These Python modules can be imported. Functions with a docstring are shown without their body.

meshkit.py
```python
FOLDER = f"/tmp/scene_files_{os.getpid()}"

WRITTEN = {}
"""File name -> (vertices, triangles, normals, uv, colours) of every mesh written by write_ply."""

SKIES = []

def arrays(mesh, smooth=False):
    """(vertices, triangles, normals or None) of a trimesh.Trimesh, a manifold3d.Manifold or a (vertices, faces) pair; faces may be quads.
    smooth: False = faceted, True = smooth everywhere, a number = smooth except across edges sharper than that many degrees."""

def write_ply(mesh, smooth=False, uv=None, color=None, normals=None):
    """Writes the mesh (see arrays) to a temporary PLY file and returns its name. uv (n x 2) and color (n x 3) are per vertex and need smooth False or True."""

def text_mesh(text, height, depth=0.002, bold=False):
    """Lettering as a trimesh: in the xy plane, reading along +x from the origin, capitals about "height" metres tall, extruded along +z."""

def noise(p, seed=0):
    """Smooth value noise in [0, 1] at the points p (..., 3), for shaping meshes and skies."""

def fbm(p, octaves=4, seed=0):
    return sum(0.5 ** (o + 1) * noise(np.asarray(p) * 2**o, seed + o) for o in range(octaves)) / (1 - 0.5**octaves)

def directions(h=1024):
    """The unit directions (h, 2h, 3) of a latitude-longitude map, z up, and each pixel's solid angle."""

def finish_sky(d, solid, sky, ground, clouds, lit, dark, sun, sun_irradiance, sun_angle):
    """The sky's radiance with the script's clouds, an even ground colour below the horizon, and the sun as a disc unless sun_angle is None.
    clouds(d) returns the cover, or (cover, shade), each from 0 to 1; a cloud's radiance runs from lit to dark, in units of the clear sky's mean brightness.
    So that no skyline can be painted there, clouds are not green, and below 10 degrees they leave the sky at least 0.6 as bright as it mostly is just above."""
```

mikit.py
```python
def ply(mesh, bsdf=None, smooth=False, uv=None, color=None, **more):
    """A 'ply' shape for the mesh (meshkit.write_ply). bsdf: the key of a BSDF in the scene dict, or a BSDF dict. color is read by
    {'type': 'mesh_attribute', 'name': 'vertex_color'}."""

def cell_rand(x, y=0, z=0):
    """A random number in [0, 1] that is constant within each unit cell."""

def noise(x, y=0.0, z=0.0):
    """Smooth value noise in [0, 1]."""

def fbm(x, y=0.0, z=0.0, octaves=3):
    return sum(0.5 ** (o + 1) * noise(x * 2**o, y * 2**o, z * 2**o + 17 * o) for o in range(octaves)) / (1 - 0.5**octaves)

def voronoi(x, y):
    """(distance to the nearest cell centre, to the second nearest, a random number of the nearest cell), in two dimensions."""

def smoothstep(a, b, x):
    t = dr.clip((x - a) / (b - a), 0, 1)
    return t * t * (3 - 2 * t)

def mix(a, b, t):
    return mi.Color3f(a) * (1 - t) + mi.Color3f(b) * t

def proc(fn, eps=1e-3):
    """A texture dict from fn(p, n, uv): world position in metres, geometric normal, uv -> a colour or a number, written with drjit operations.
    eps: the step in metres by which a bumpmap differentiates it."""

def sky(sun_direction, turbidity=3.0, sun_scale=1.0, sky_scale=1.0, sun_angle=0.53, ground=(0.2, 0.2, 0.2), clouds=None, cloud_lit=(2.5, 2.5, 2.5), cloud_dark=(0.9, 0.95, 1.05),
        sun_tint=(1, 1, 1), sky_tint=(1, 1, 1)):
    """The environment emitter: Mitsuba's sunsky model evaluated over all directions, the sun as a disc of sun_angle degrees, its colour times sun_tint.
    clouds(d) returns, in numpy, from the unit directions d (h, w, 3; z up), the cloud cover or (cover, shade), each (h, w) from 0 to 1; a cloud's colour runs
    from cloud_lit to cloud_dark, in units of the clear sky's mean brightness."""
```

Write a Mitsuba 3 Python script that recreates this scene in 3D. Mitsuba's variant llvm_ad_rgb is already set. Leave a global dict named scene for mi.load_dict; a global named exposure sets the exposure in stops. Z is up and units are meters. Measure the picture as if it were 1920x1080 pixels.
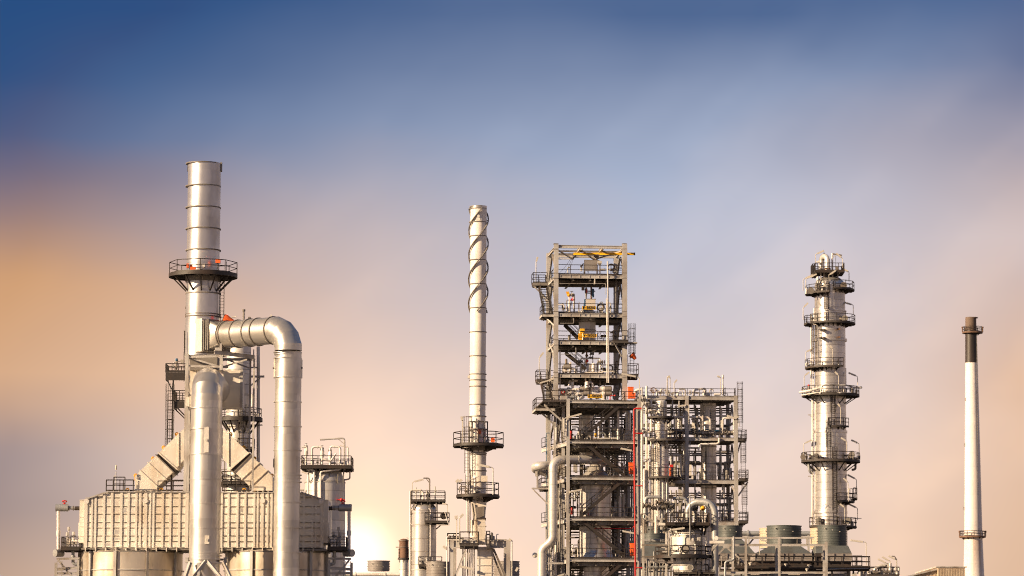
import math, random
import numpy as np
import drjit as dr
import mitsuba as mi
import mikit, meshkit
from mikit import proc, noise, fbm, cell_rand, smoothstep, mix

scene, labels = {}, {}
PI = math.pi
# ---------------------------------------------------------------- camera, sky, exposure
FPX = 6500.0                                   # focal length in pixels of the 1920 px wide photograph: a long lens
EYE = np.array([0.0, 0.0, 1.7])
PITCH, ROLL = math.atan((1300 - 540) / FPX), math.radians(0.25)
_f = np.array([0, math.cos(PITCH), math.sin(PITCH)])
_u0 = np.array([0, -math.sin(PITCH), math.cos(PITCH)])
_r0 = np.array([1.0, 0, 0])
_u = _u0 * math.cos(ROLL) - _r0 * math.sin(ROLL)
_r = np.cross(_f, _u)
scene['camera'] = {'type': 'thinlens', 'aperture_radius': 0.08, 'focus_distance': 340.0, 'fov': 2 * math.degrees(math.atan(960 / FPX)), 'fov_axis': 'x', 'near_clip': 1.0, 'far_clip': 20000.0,
                   'to_world': mi.ScalarTransform4f().look_at(origin=EYE.tolist(), target=(EYE + _f).tolist(), up=_u.tolist())}
exposure = 1.75
SUN_AZ, SUN_EL = math.radians(62), math.radians(20)
SUN = [-math.sin(SUN_AZ) * math.cos(SUN_EL), -math.cos(SUN_AZ) * math.cos(SUN_EL), math.sin(SUN_EL)]

def lin(c):
    c = np.asarray(c, float) / 255
    return np.where(c < 0.04045, c / 12.92, ((c + 0.055) / 1.055) ** 2.4)

# the dusk sky: colours at (azimuth right of north, elevation) in degrees; blends of clear blue air, cream and salmon cloud veils
AZ = [-8.4, -6.23, -4.22, -2.29, 0.0, 2.11, 4.22, 6.49, 8.4]
EL = [1.94, 2.99, 3.87, 5.19, 6.49, 7.54, 8.32, 9.18, 10.2, 11.23]
SKYC = [
    [(190, 165, 142), (215, 192, 165), (238, 214, 172), (250, 230, 188), (246, 224, 194), (242, 218, 196), (240, 215, 196), (238, 206, 180), (226, 186, 156)],
    [(162, 150, 138), (198, 184, 165), (230, 208, 172), (246, 226, 190), (243, 222, 197), (240, 218, 198), (236, 214, 198), (238, 206, 184), (230, 188, 160)],
    [(160, 150, 140), (205, 190, 172), (225, 208, 182), (240, 220, 195), (240, 220, 200), (236, 216, 200), (235, 215, 200), (238, 208, 190), (232, 190, 168)],
    [(219, 170, 138), (228, 183, 157), (230, 200, 178), (235, 210, 190), (226, 206, 195), (220, 206, 202), (220, 205, 205), (228, 205, 195), (228, 182, 162)],
    [(212, 155, 120), (219, 172, 144), (208, 182, 166), (214, 195, 185), (205, 195, 198), (200, 196, 205), (205, 198, 205), (214, 199, 199), (215, 186, 176)],
    [(165, 128, 120), (178, 150, 150), (185, 168, 172), (198, 184, 186), (190, 186, 196), (186, 192, 206), (200, 198, 210), (205, 191, 201), (208, 186, 190)],
    [(120, 105, 125), (140, 126, 150), (164, 153, 175), (176, 167, 186), (175, 178, 196), (172, 185, 204), (188, 190, 206), (190, 180, 197), (194, 172, 180)],
    [(80, 90, 126), (102, 117, 154), (124, 134, 168), (142, 150, 180), (148, 162, 190), (148, 166, 196), (164, 168, 193), (168, 160, 183), (164, 150, 174)],
    [(50, 76, 114), (70, 100, 142), (85, 117, 160), (102, 128, 172), (115, 140, 180), (110, 140, 181), (124, 140, 181), (124, 129, 175), (112, 112, 158)],
    [(42, 74, 112), (47, 81, 121), (56, 93, 139), (70, 104, 152), (80, 114, 162), (73, 111, 161), (73, 108, 159), (85, 105, 156), (88, 99, 151)]]
SKY_TINT = (0.0892, 0.2390, 0.5320)
K_EL = [2, 6, 9, 11, 30, 60, 89]
K_RGB = np.array([(.0994, .1261, .1202), (.0814, .1179, .1364), (.0680, .1039, .1318), (.0611, .0957, .1267), (.0286, .0509, .0820), (.0144, .0283, .0523), (.0116, .0236, .0457)]) * np.array(SKY_TINT)
M_CLEAR = 0.02279
CL_L = np.array([1.78, 1.82, 1.95]) / 2 ** exposure / M_CLEAR
CL_D = np.array([1.6, 0.755, 0.085]) / 2 ** exposure / M_CLEAR

def clouds(d):
    az = np.degrees(np.arctan2(d[..., 0], d[..., 1]))
    el = np.degrees(np.arcsin(np.clip(d[..., 2], -1, 1)))
    # slow drifting wisps bend the colour bands
    q = np.stack([az * 0.16, el * 0.42, az * 0 + 3.1], -1)
    w1 = meshkit.fbm(q, 4, 3) - 0.5
    w2 = meshkit.fbm(np.stack([az * 0.30 + el * 0.35, el * 0.75 - az * 0.10, az * 0 + 9.0], -1), 4, 11) - 0.5
    e2 = el + 0.32 * w1 + 0.62 * w2
    a2 = np.where(np.abs(az) > 60, np.sign(az) * 60, az) + 0.9 * w2
    grid = lin(np.array(SKYC))                       # (el, az, 3)
    ei = np.interp(e2, EL, np.arange(len(EL)))
    ai = np.interp(a2, AZ, np.arange(len(AZ)))
    def smooth(x, n):
        i = np.clip(np.floor(x).astype(int), 0, n - 2)
        return i, x - i
    i, ti = smooth(ei, len(EL)); j, tj = smooth(ai, len(AZ))
    ti, tj = ti[..., None], tj[..., None]
    T = (grid[i, j] * (1 - ti) + grid[i + 1, j] * ti) * (1 - tj) + (grid[i, j + 1] * (1 - ti) + grid[i + 1, j + 1] * ti) * tj
    # thin wisps, fanning up to the right, pinker than the air behind them
    wq = meshkit.fbm(np.stack([(az * 0.8 + el * 0.6) * 0.38, (el * 0.8 - az * 0.6) * 1.1, az * 0 + 21.0], -1), 5, 5)
    wisp = np.clip((wq - 0.46) * 4.0, 0, 1)[..., None] * np.clip((az + 14) / 18, 0, 1)[..., None]
    T = T * (1 + wisp * np.array([0.11, 0.05, 0.05]))
    # the setting glow low above the horizon
    g = np.hypot(az + 2.57, (el - 2.27) * 1.0)
    T = T + np.exp(-(g / 0.36) ** 2)[..., None] * np.array([2.8, 2.6, 2.0]) + np.exp(-(g / 1.35) ** 1.2)[..., None] * np.array([.42, .38, .08])
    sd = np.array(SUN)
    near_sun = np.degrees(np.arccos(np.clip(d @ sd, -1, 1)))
    T = T * (1 + 1.6 * np.exp(-(near_sun / 42) ** 2))[..., None]          # brighter sky added for fill round the sun, behind the camera on the left
    T = T / 2 ** exposure
    K0 = np.stack([np.interp(el, K_EL, K_RGB[:, k]) for k in range(3)], -1)
    A = np.stack([CL_L * M_CLEAR - K0, CL_D * M_CLEAR - K0], -1)
    W = 1 / (T + 0.02)                               # match in proportion, channel by channel
    A = A * W[..., None]; Y = (T - K0) * W
    G = np.einsum('...ci,...cj->...ij', A, A); h = np.einsum('...ci,...c->...i', A, Y)
    ab = np.linalg.solve(G, h[..., None])[..., 0]
    a_only, b_only = h[..., 0] / G[..., 0, 0], h[..., 1] / G[..., 1, 1]
    ab = np.where(ab[..., 1:] < 0, np.stack([a_only, a_only * 0], -1), np.where(ab[..., :1] < 0, np.stack([b_only * 0, b_only], -1), ab))
    ab = np.clip(ab, 0, None)
    cover = ab.sum(-1)
    return np.clip(cover, 0, 1), ab[..., 1] / np.maximum(ab.sum(-1), 1e-6)

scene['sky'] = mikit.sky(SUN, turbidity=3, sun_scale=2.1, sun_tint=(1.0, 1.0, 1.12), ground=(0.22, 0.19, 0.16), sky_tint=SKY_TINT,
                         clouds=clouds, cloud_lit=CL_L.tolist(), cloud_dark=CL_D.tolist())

# ---------------------------------------------------------------- materials
def pr(base, rough=0.5, metal=0.0, **k):
    return {'type': 'twosided', 'bsdf': {'type': 'principled', 'base_color': base if isinstance(base, dict) else {'type': 'rgb', 'value': list(base)},
            'roughness': rough, 'metallic': metal, **k}}

def weathered(c, dirt, amount=0.5, scale=0.6, streak=1.0):
    def fn(p, n, uv):
        a = fbm(p.x * scale, p.y * scale, p.z * scale, 3)
        s = fbm(p.x * 1.5, p.y * 1.5, p.z * 0.16, 2)                  # runs down the face
        t = smoothstep(0.45, 0.85, 0.5 * a + 0.5 * s * streak + 0.08) * amount
        v = 0.86 + 0.28 * noise(p.x * 0.31 + 7, p.y * 0.31, p.z * 0.31)
        return mix([x * 1.0 for x in c], dirt, t) * v
    return proc(fn)

def cladding(c, seam, dv, du):
    """sheet-metal jacket: lapped courses with staggered joints, every sheet a little different"""
    def fn(p, n, uv):
        row = dr.floor(uv.y / dv)
        x = uv.x / du + 0.5 * (row - 2 * dr.floor(row / 2))
        fy = uv.y / dv - row
        fx = x - dr.floor(x)
        line = dr.maximum(1 - smoothstep(0.0, 0.12, fy), 0.5 * (1 - smoothstep(0.0, 0.07, fx)))
        r = cell_rand(row, dr.floor(x), 3)
        s = fbm(p.x * 1.3, p.y * 1.3, p.z * 0.2, 2)
        v = (0.80 + 0.26 * r) * (0.88 + 0.24 * s)
        return mix(c, seam, line * 0.6) * v
    return proc(fn)

def patched(c, dirt):
    """jacket of big sheets that have aged differently, with stains running down"""
    def fn(p, n, uv):
        row = dr.floor(uv.y / 1.45 + 0.35 * noise(uv.x * 0.2, 3.0))
        r = cell_rand(row, dr.floor(uv.x / 1.9 + 0.5 * row), 5)
        r2 = cell_rand(dr.floor(uv.y / 0.6), dr.floor(uv.x / 0.75), 8)
        s = fbm(p.x * 1.4, p.y * 1.4, p.z * 0.15, 2)
        a = fbm(p.x * 0.4, p.y * 0.4, p.z * 0.4, 3)
        t = smoothstep(0.42, 0.8, 0.5 * s + 0.5 * a) * 0.7
        v = 0.86 + 0.20 * r + dr.select(r2 > 0.93, 0.10, 0.0)
        return mix(c, dirt, t) * v
    return proc(fn)

def rough_noise(lo, hi, sc=0.7):
    return proc(lambda p, n, uv: lo + (hi - lo) * fbm(p.x * sc, p.y * sc, p.z * sc * 0.6, 3))

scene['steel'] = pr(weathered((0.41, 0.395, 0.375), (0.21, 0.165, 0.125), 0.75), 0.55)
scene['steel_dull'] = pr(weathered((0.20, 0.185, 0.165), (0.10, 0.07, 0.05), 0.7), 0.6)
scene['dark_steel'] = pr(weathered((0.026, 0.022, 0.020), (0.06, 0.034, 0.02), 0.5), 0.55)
scene['grating'] = pr(weathered((0.055, 0.048, 0.043), (0.045, 0.03, 0.022), 0.6), 0.7)  # shade of the unlit deck undersides is put into this dark colour
scene['casing'] = pr(weathered((0.64, 0.605, 0.54), (0.44, 0.34, 0.23), 0.55, 0.5), 0.5)
scene['drum_shell'] = pr(weathered((0.60, 0.54, 0.45), (0.38, 0.28, 0.17), 0.7, 0.45, 1.15), rough_noise(0.26, 0.46), 0.6)
scene['stack_metal'] = pr(patched((0.63, 0.615, 0.60), (0.42, 0.37, 0.31)), rough_noise(0.28, 0.46), 0.85)
scene['duct_metal'] = pr(patched((0.63, 0.60, 0.55), (0.40, 0.33, 0.25)), rough_noise(0.28, 0.48), 0.75)
scene['cladding'] = pr(cladding((0.62, 0.595, 0.56), (0.2, 0.15, 0.11), 1.15, 2.2), rough_noise(0.26, 0.42), 0.75)
scene['cladding_big'] = pr(cladding((0.62, 0.585, 0.54), (0.2, 0.15, 0.11), 1.5, 2.4), rough_noise(0.24, 0.42), 0.65)
scene['cladding_white'] = pr(cladding((0.66, 0.63, 0.585), (0.24, 0.19, 0.14), 1.05, 1.6), rough_noise(0.32, 0.5), 0.3)
scene['pipe_metal'] = pr(weathered((0.62, 0.595, 0.56), (0.40, 0.34, 0.27), 0.5), rough_noise(0.26, 0.42), 0.35)
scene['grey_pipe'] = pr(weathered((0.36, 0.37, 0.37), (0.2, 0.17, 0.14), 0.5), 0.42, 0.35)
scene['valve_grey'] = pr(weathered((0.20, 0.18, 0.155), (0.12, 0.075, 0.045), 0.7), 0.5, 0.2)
scene['white_paint'] = pr(weathered((0.70, 0.665, 0.62), (0.48, 0.38, 0.28), 0.45), 0.45)
def chimney_paint(p, n, uv):
    # old white paint: rain streaks, patched coats between the lift joints, soot and rust runs below the galleries
    lift = dr.floor(uv.y / 2.6)
    tone = 0.94 + 0.06 * cell_rand(lift, 3, 1)
    s = fbm(uv.x * 0.55, uv.y * 0.04, 2.0, 2)
    t = smoothstep(0.40, 0.85, s) * 0.30
    top = smoothstep(52.0, 64.0, uv.y) * smoothstep(0.40, 0.66, fbm(uv.x * 0.8, uv.y * 0.08, 5.0, 2)) * 0.30
    run = smoothstep(0.55, 0.75, noise(uv.x * 1.1, 1.0)) * smoothstep(22.0, 30.0, uv.y) * (1 - smoothstep(30.4, 30.6, uv.y)) * 0.5
    c = mix((0.76, 0.715, 0.675), (0.56, 0.46, 0.37), t)
    c = mix(c, (0.20, 0.165, 0.14), top)
    c = mix(c, (0.36, 0.22, 0.14), run)
    j = uv.y / 2.6 - lift
    return c * tone * (1 - 0.10 * (1 - smoothstep(0.0, 0.08, j)))
scene['chimney_white'] = pr(proc(chimney_paint), 0.55)
scene['chimney_black'] = pr(weathered((0.024, 0.021, 0.020), (0.06, 0.036, 0.025), 0.6, 0.15), 0.5)
scene['rust'] = pr(weathered((0.19, 0.11, 0.07), (0.10, 0.05, 0.03), 0.8), 0.75)
scene['crown'] = pr(weathered((0.15, 0.105, 0.08), (0.08, 0.05, 0.035), 0.8), 0.75)
scene['soot'] = pr((0.02, 0.018, 0.016), 0.9)
scene['orange'] = pr((0.78, 0.13, 0.028), 0.45)
scene['red'] = pr((0.52, 0.028, 0.022), 0.4)
scene['yellow'] = pr(weathered((0.80, 0.45, 0.012), (0.5, 0.25, 0.03), 0.4), 0.45)
scene['lug_yellow'] = pr((0.75, 0.36, 0.015), 0.5)
scene['black_letter'] = pr((0.02, 0.017, 0.015), 0.5)
scene['blue'] = pr((0.03, 0.11, 0.21), 0.4)
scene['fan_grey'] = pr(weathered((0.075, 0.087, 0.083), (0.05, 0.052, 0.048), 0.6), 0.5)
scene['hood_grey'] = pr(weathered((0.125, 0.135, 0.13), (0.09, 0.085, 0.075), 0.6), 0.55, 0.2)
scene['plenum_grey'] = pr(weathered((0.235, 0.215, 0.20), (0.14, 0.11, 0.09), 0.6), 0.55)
scene['lamp_white'] = pr((0.50, 0.465, 0.40), 0.35)
scene['roof_sheet'] = pr(weathered((0.46, 0.37, 0.27), (0.33, 0.22, 0.13), 0.5), 0.5)  # also gives the rear fan rings their painted sunlit tan
scene['dirt'] = pr(proc(lambda p, n, uv: mix((0.20, 0.165, 0.13), (0.13, 0.11, 0.09), fbm(p.x * 0.05, p.y * 0.05, 0, 4))), 0.9)
scene['asphalt'] = pr(proc(lambda p, n, uv: mix((0.055, 0.052, 0.05), (0.085, 0.08, 0.074), fbm(p.x * 0.4, p.y * 0.4, 0, 4))), 0.85)

# ---------------------------------------------------------------- local frames and mesh building
class Fr:
    """A place D metres north of the camera, turned phi degrees: local (u right, v away, z up) in metres; l() measures a point of it from the photograph."""
    def __init__(s, D, px=960, phi=0, py=900):
        s.D, a = D, math.radians(phi)
        s.u, s.n = np.array([math.cos(a), math.sin(a), 0]), np.array([-math.sin(a), math.cos(a), 0])
        d = s.ray(px, py)
        s.O = EYE + d * (D / d[1]); s.O[2] = 0
    def ray(s, px, py):
        return _f * FPX + _r * (px - 960) - _u * (py - 540)
    def l(s, px, py, v=0.0):
        d = s.ray(px, py)
        P = EYE + d * (((s.O - EYE) @ s.n + v) / (d @ s.n)) - s.O
        return np.array([P @ s.u, v, P[2]])
    def m(s, k, v=0.0):
        return k * (s.D + v) / FPX
    def w(s, V):
        V = np.asarray(V, float)
        return s.O + V[..., :1] * s.u + V[..., 1:2] * s.n + V[..., 2:] * np.array([0, 0, 1.0])

def unit(a):
    a = np.asarray(a, float)
    return a / (np.linalg.norm(a) + 1e-12)

_BI = np.array([[0, 1, 3, 2], [4, 6, 7, 5], [0, 4, 5, 1], [2, 3, 7, 6], [0, 2, 6, 4], [1, 5, 7, 3]])

class MB:
    def __init__(s):
        s.v, s.f, s.t, s.n = [], [], [], 0
    def add(s, v, f, uv=None):
        v = np.asarray(v, float).reshape(-1, 3); f = np.asarray(f, int)
        if f.shape[1] == 4:
            f = np.vstack([f[:, [0, 1, 2]], f[:, [0, 2, 3]]])
        s.v.append(v); s.f.append(f + s.n); s.n += len(v)
        s.t.append(np.zeros((len(v), 2)) if uv is None else uv)
        return s
    def hexa(s, c):                              # 8 corners, index bits xyz
        c = np.asarray(c, float)
        return s.add(c[_BI].reshape(-1, 3), np.arange(24).reshape(6, 4))
    def box(s, u0, u1, v0, v1, z0, z1):
        return s.hexa([[a, b, c] for a in (u0, u1) for b in (v0, v1) for c in (z0, z1)])
    def bar(s, p, q, w, h, up=(0, 0, 1)):
        p, q = np.asarray(p, float), np.asarray(q, float)
        t = unit(q - p)
        if abs(t @ unit(up)) > 0.98: up = (0, 1, 0)
        a = unit(np.cross(t, up)); b = np.cross(a, t)
        return s.hexa([e + a * x * w / 2 + b * y * h / 2 for e in (p, q) for x in (-1, 1) for y in (-1, 1)])
    def ibeam(s, p, q, w, h, up=(0, 0, 1)):
        p, q = np.asarray(p, float), np.asarray(q, float)
        t = unit(q - p)
        if abs(t @ unit(up)) > 0.98: up = (0, 1, 0)
        a = unit(np.cross(t, up)); b = np.cross(a, t)
        tf = max(0.03, 0.12 * h)
        for k in (-1, 1):
            o = b * k * (h / 2 - tf / 2)
            s.bar(p + o, q + o, w, tf, up)
        return s.bar(p, q, w * 0.25, h - 2 * tf + 0.004, up)
    def tube(s, pts, r, n=8, cap=True, hard=False):
        p = np.asarray(pts, float)
        d = np.diff(p, axis=0); d /= np.linalg.norm(d, axis=1, keepdims=True) + 1e-12
        a = unit(np.cross(d[0], [0, 0, 1] if abs(d[0][2]) < 0.9 else [0, 1, 0]))
        ang = np.arange(n) * 2 * PI / n
        rad = np.broadcast_to(np.asarray(r, float), (len(p),))
        rings = []
        for i in range(len(p)):
            t = d[max(i - 1, 0)]
            b = np.cross(t, a)
            off = (np.cos(ang)[:, None] * a + np.sin(ang)[:, None] * b) * rad[i]
            if 0 < i < len(p) - 1:
                m = unit(d[i - 1] + d[i])
                off = off - t * ((off @ m) / max(t @ m, 0.2))[:, None]
                t2 = d[i]
                ax = np.cross(t, t2); sn = np.linalg.norm(ax)
                if sn > 1e-9:
                    ax /= sn; th = math.atan2(sn, t @ t2)
                    a = a * math.cos(th) + np.cross(ax, a) * math.sin(th) + ax * (ax @ a) * (1 - math.cos(th))
            rings.append(p[i] + off)
        L = np.concatenate([[0], np.cumsum(np.linalg.norm(np.diff(p, axis=0), axis=1))])
        j = np.arange(n); k = (j + 1) % n
        if hard:
            for i in range(len(p) - 1):
                s.add(np.vstack([rings[i], rings[i + 1]]), np.stack([j, k, k + n, j + n], 1))
        else:
            f = np.vstack([np.stack([j + i * n, k + i * n, k + i * n + n, j + i * n + n], 1) for i in range(len(p) - 1)])
            s.add(np.vstack(rings), f)
        if cap:
            for ring, c, fl in ((rings[0], p[0], 1), (rings[-1], p[-1], 0)):
                f = np.stack([j, k, j * 0 + n], 1)
                s.add(np.vstack([ring, [c]]), f[:, ::-1] if fl else f)
        return s
    def lathe(s, cu, cv, prof, n=40, hardang=25, a0=0.0, a1=2 * PI):
        """prof: (r, z) from bottom to top round the upright axis (cu, cv); uv in metres"""
        prof = np.asarray(prof, float)
        ang = PI / 2 + np.linspace(a0, a1, n + 1)
        cs, sn = np.cos(ang), np.sin(ang)
        rmax = prof[:, 0].max()
        dirs = [unit(np.append(prof[i + 1] - prof[i], 0)) for i in range(len(prof) - 1)]
        runs, cur = [], [0]
        for i in range(1, len(prof)):
            cur.append(i)
            if i == len(prof) - 1 or dirs[i - 1] @ dirs[i] < math.cos(math.radians(hardang)):
                runs.append(cur); cur = [i]
        for run in runs:
            V, U = [], []
            for i in run:
                r, z = prof[i]
                V.append(np.stack([cu + r * cs, cv + r * sn, np.full(n + 1, z)], 1))
                U.append(np.stack([(ang - PI / 2) * rmax, np.full(n + 1, z)], 1))
            j = np.arange(n)
            f = np.vstack([np.stack([j + i * (n + 1), j + 1 + i * (n + 1), j + 1 + (i + 1) * (n + 1), j + (i + 1) * (n + 1)], 1) for i in range(len(run) - 1)])
            s.add(np.vstack(V), f, np.vstack(U))
        return s
    def ringbox(s, cu, cv, r0, r1, z0, z1, n=40, a0=0.0, a1=2 * PI):
        """flat ring plate, whole or a sector; angles from the far side (+v), anticlockwise seen from above"""
        s.lathe(cu, cv, [(r0, z0), (r1, z0), (r1, z1), (r0, z1), (r0, z0)], n, 25, a0, a1)
        if a1 - a0 < 2 * PI - 0.01:
            for a in (a0, a1):
                c, k = math.cos(PI / 2 + a), math.sin(PI / 2 + a)
                s.add([[cu + r * c, cv + r * k, z] for r, z in ((r0, z0), (r1, z0), (r1, z1), (r0, z1))], [[0, 1, 2, 3]])
        return s
    def prism(s, poly, v0, v1):
        """a polygon of (u, z), pushed from v0 to v1"""
        import trimesh.creation as tc
        from shapely.geometry import Polygon
        P = Polygon(poly)
        vv, ff = tc.triangulate_polygon(P, engine='earcut')
        for v in (v0, v1):
            s.add(np.stack([vv[:, 0], np.full(len(vv), v), vv[:, 1]], 1), ff)
        q = np.asarray(P.exterior.coords)
        for a, b in zip(q[:-1], q[1:]):
            s.add([[a[0], v0, a[1]], [b[0], v0, b[1]], [b[0], v1, b[1]], [a[0], v1, a[1]]], [[0, 1, 2, 3]])
        return s
    def ball(s, c, r, n=10, sq=(1, 1, 1)):
        t = np.linspace(-PI / 2, PI / 2, n // 2 + 2)
        m = MB().lathe(0, 0, [(max(math.cos(x), 1e-3), math.sin(x)) for x in t], n, 180)
        return s.add(np.vstack(m.v) * r * np.array(sq) + np.asarray(c), np.vstack(m.f))
    def hoop(s, c, r, tr, nrm=(0, 1, 0), n=16, k=5):
        nrm = unit(nrm); a = unit(np.cross(nrm, [0, 0, 1] if abs(nrm[2]) < .9 else [1, 0, 0])); b = np.cross(nrm, a)
        V, F = [], []
        for i in range(n):
            t = 2 * PI * i / n; e = math.cos(t) * a + math.sin(t) * b
            for j in range(k):
                g = 2 * PI * j / k
                V.append(np.asarray(c) + e * (r + tr * math.cos(g)) + nrm * tr * math.sin(g))
        for i in range(n):
            for j in range(k):
                i2, j2 = (i + 1) % n, (j + 1) % k
                F.append([i * k + j, i2 * k + j, i2 * k + j2, i * k + j2])
        return s.add(V, F)

_used = {}
def numbered(key):
    n = _used.get(key, -1) + 1
    _used[key] = n
    return key if n == 0 else f'{key}_{n:03d}'

def thing(name, label, cat, group=None, kind=None):
    key = numbered(name)
    labels[key] = {'label': label, 'category': cat}
    if group: labels[key]['group'] = group
    if kind: labels[key]['kind'] = kind
    return key

def put(key, fr, mb, mat):
    V = np.vstack(mb.v)
    scene[key] = mikit.ply((fr.w(V) if fr else V, np.vstack(mb.f)), mat, True, uv=np.vstack(mb.t))
    return key

def part(parent, name, fr, mb, mat, label=None, kind=None):
    key = put(numbered(parent + '__' + name), fr, mb, mat)
    if label or kind:
        labels[key] = {k: v for k, v in (('label', label), ('kind', kind)) if v}
    return key

def solo(name, label, cat, fr, mb, mat, group=None):
    return put(thing(name, label, cat, group), fr, mb, mat)

def bend(pts, R, k=6):
    p = [np.asarray(x, float) for x in pts]
    out = [p[0]]
    for i in range(1, len(p) - 1):
        a, b = unit(p[i - 1] - p[i]), unit(p[i + 1] - p[i])
        ca = np.clip(a @ b, -1, 1); th = math.acos(ca)
        if PI - th < 0.05: out.append(p[i]); continue
        L = min(R / math.tan(th / 2), 0.49 * np.linalg.norm(p[i - 1] - p[i]), 0.49 * np.linalg.norm(p[i + 1] - p[i]))
        r = L * math.tan(th / 2)
        c = p[i] + unit(a + b) * r / math.sin(th / 2)
        e0, e1 = p[i] + a * L - c, p[i] + b * L - c
        tot = PI - th
        for j in range(k + 1):
            t = j / k
            out.append(c + (math.sin((1 - t) * tot) * e0 + math.sin(t * tot) * e1) / math.sin(tot))
    return out + [p[-1]]

# ---------------------------------------------------------------- builders shared by the whole plant (pixel measures of the photograph, v in metres)
def P(fr, a):
    return fr.l(*a)

def col(fr, par, px, y0, y1, v, wpx, mat='steel', name='column', sec='I'):
    c = fr.l(px, 0.5 * (y0 + min(y1, 1080)), v)
    z0, z1 = (0.0 if y1 >= 1085 else fr.l(px, y1, v)[2]), fr.l(px, y0, v)[2]
    w = fr.m(wpx, v)
    mb = MB()
    a, b = [c[0], v, z0], [c[0], v, z1]
    mb.ibeam(a, b, w, w, up=(0, 1, 0)) if sec == 'I' else mb.bar(a, b, w, w, up=(0, 1, 0)) if sec == 'box' else mb.tube([a, b], w / 2, 8)
    return part(par, name, fr, mb, mat)

def beam(fr, par, A, B, hpx, mat='steel', name='beam', sec='I', wpx=None):
    a, b = P(fr, A), P(fr, B)
    h = fr.m(hpx, A[2]); w = fr.m(wpx, A[2]) if wpx else h * 0.6
    mb = MB()
    mb.ibeam(a, b, w, h) if sec == 'I' else mb.bar(a, b, w, h) if sec == 'box' else mb.tube([a, b], h / 2, 8)
    return part(par, name, fr, mb, mat)

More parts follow.
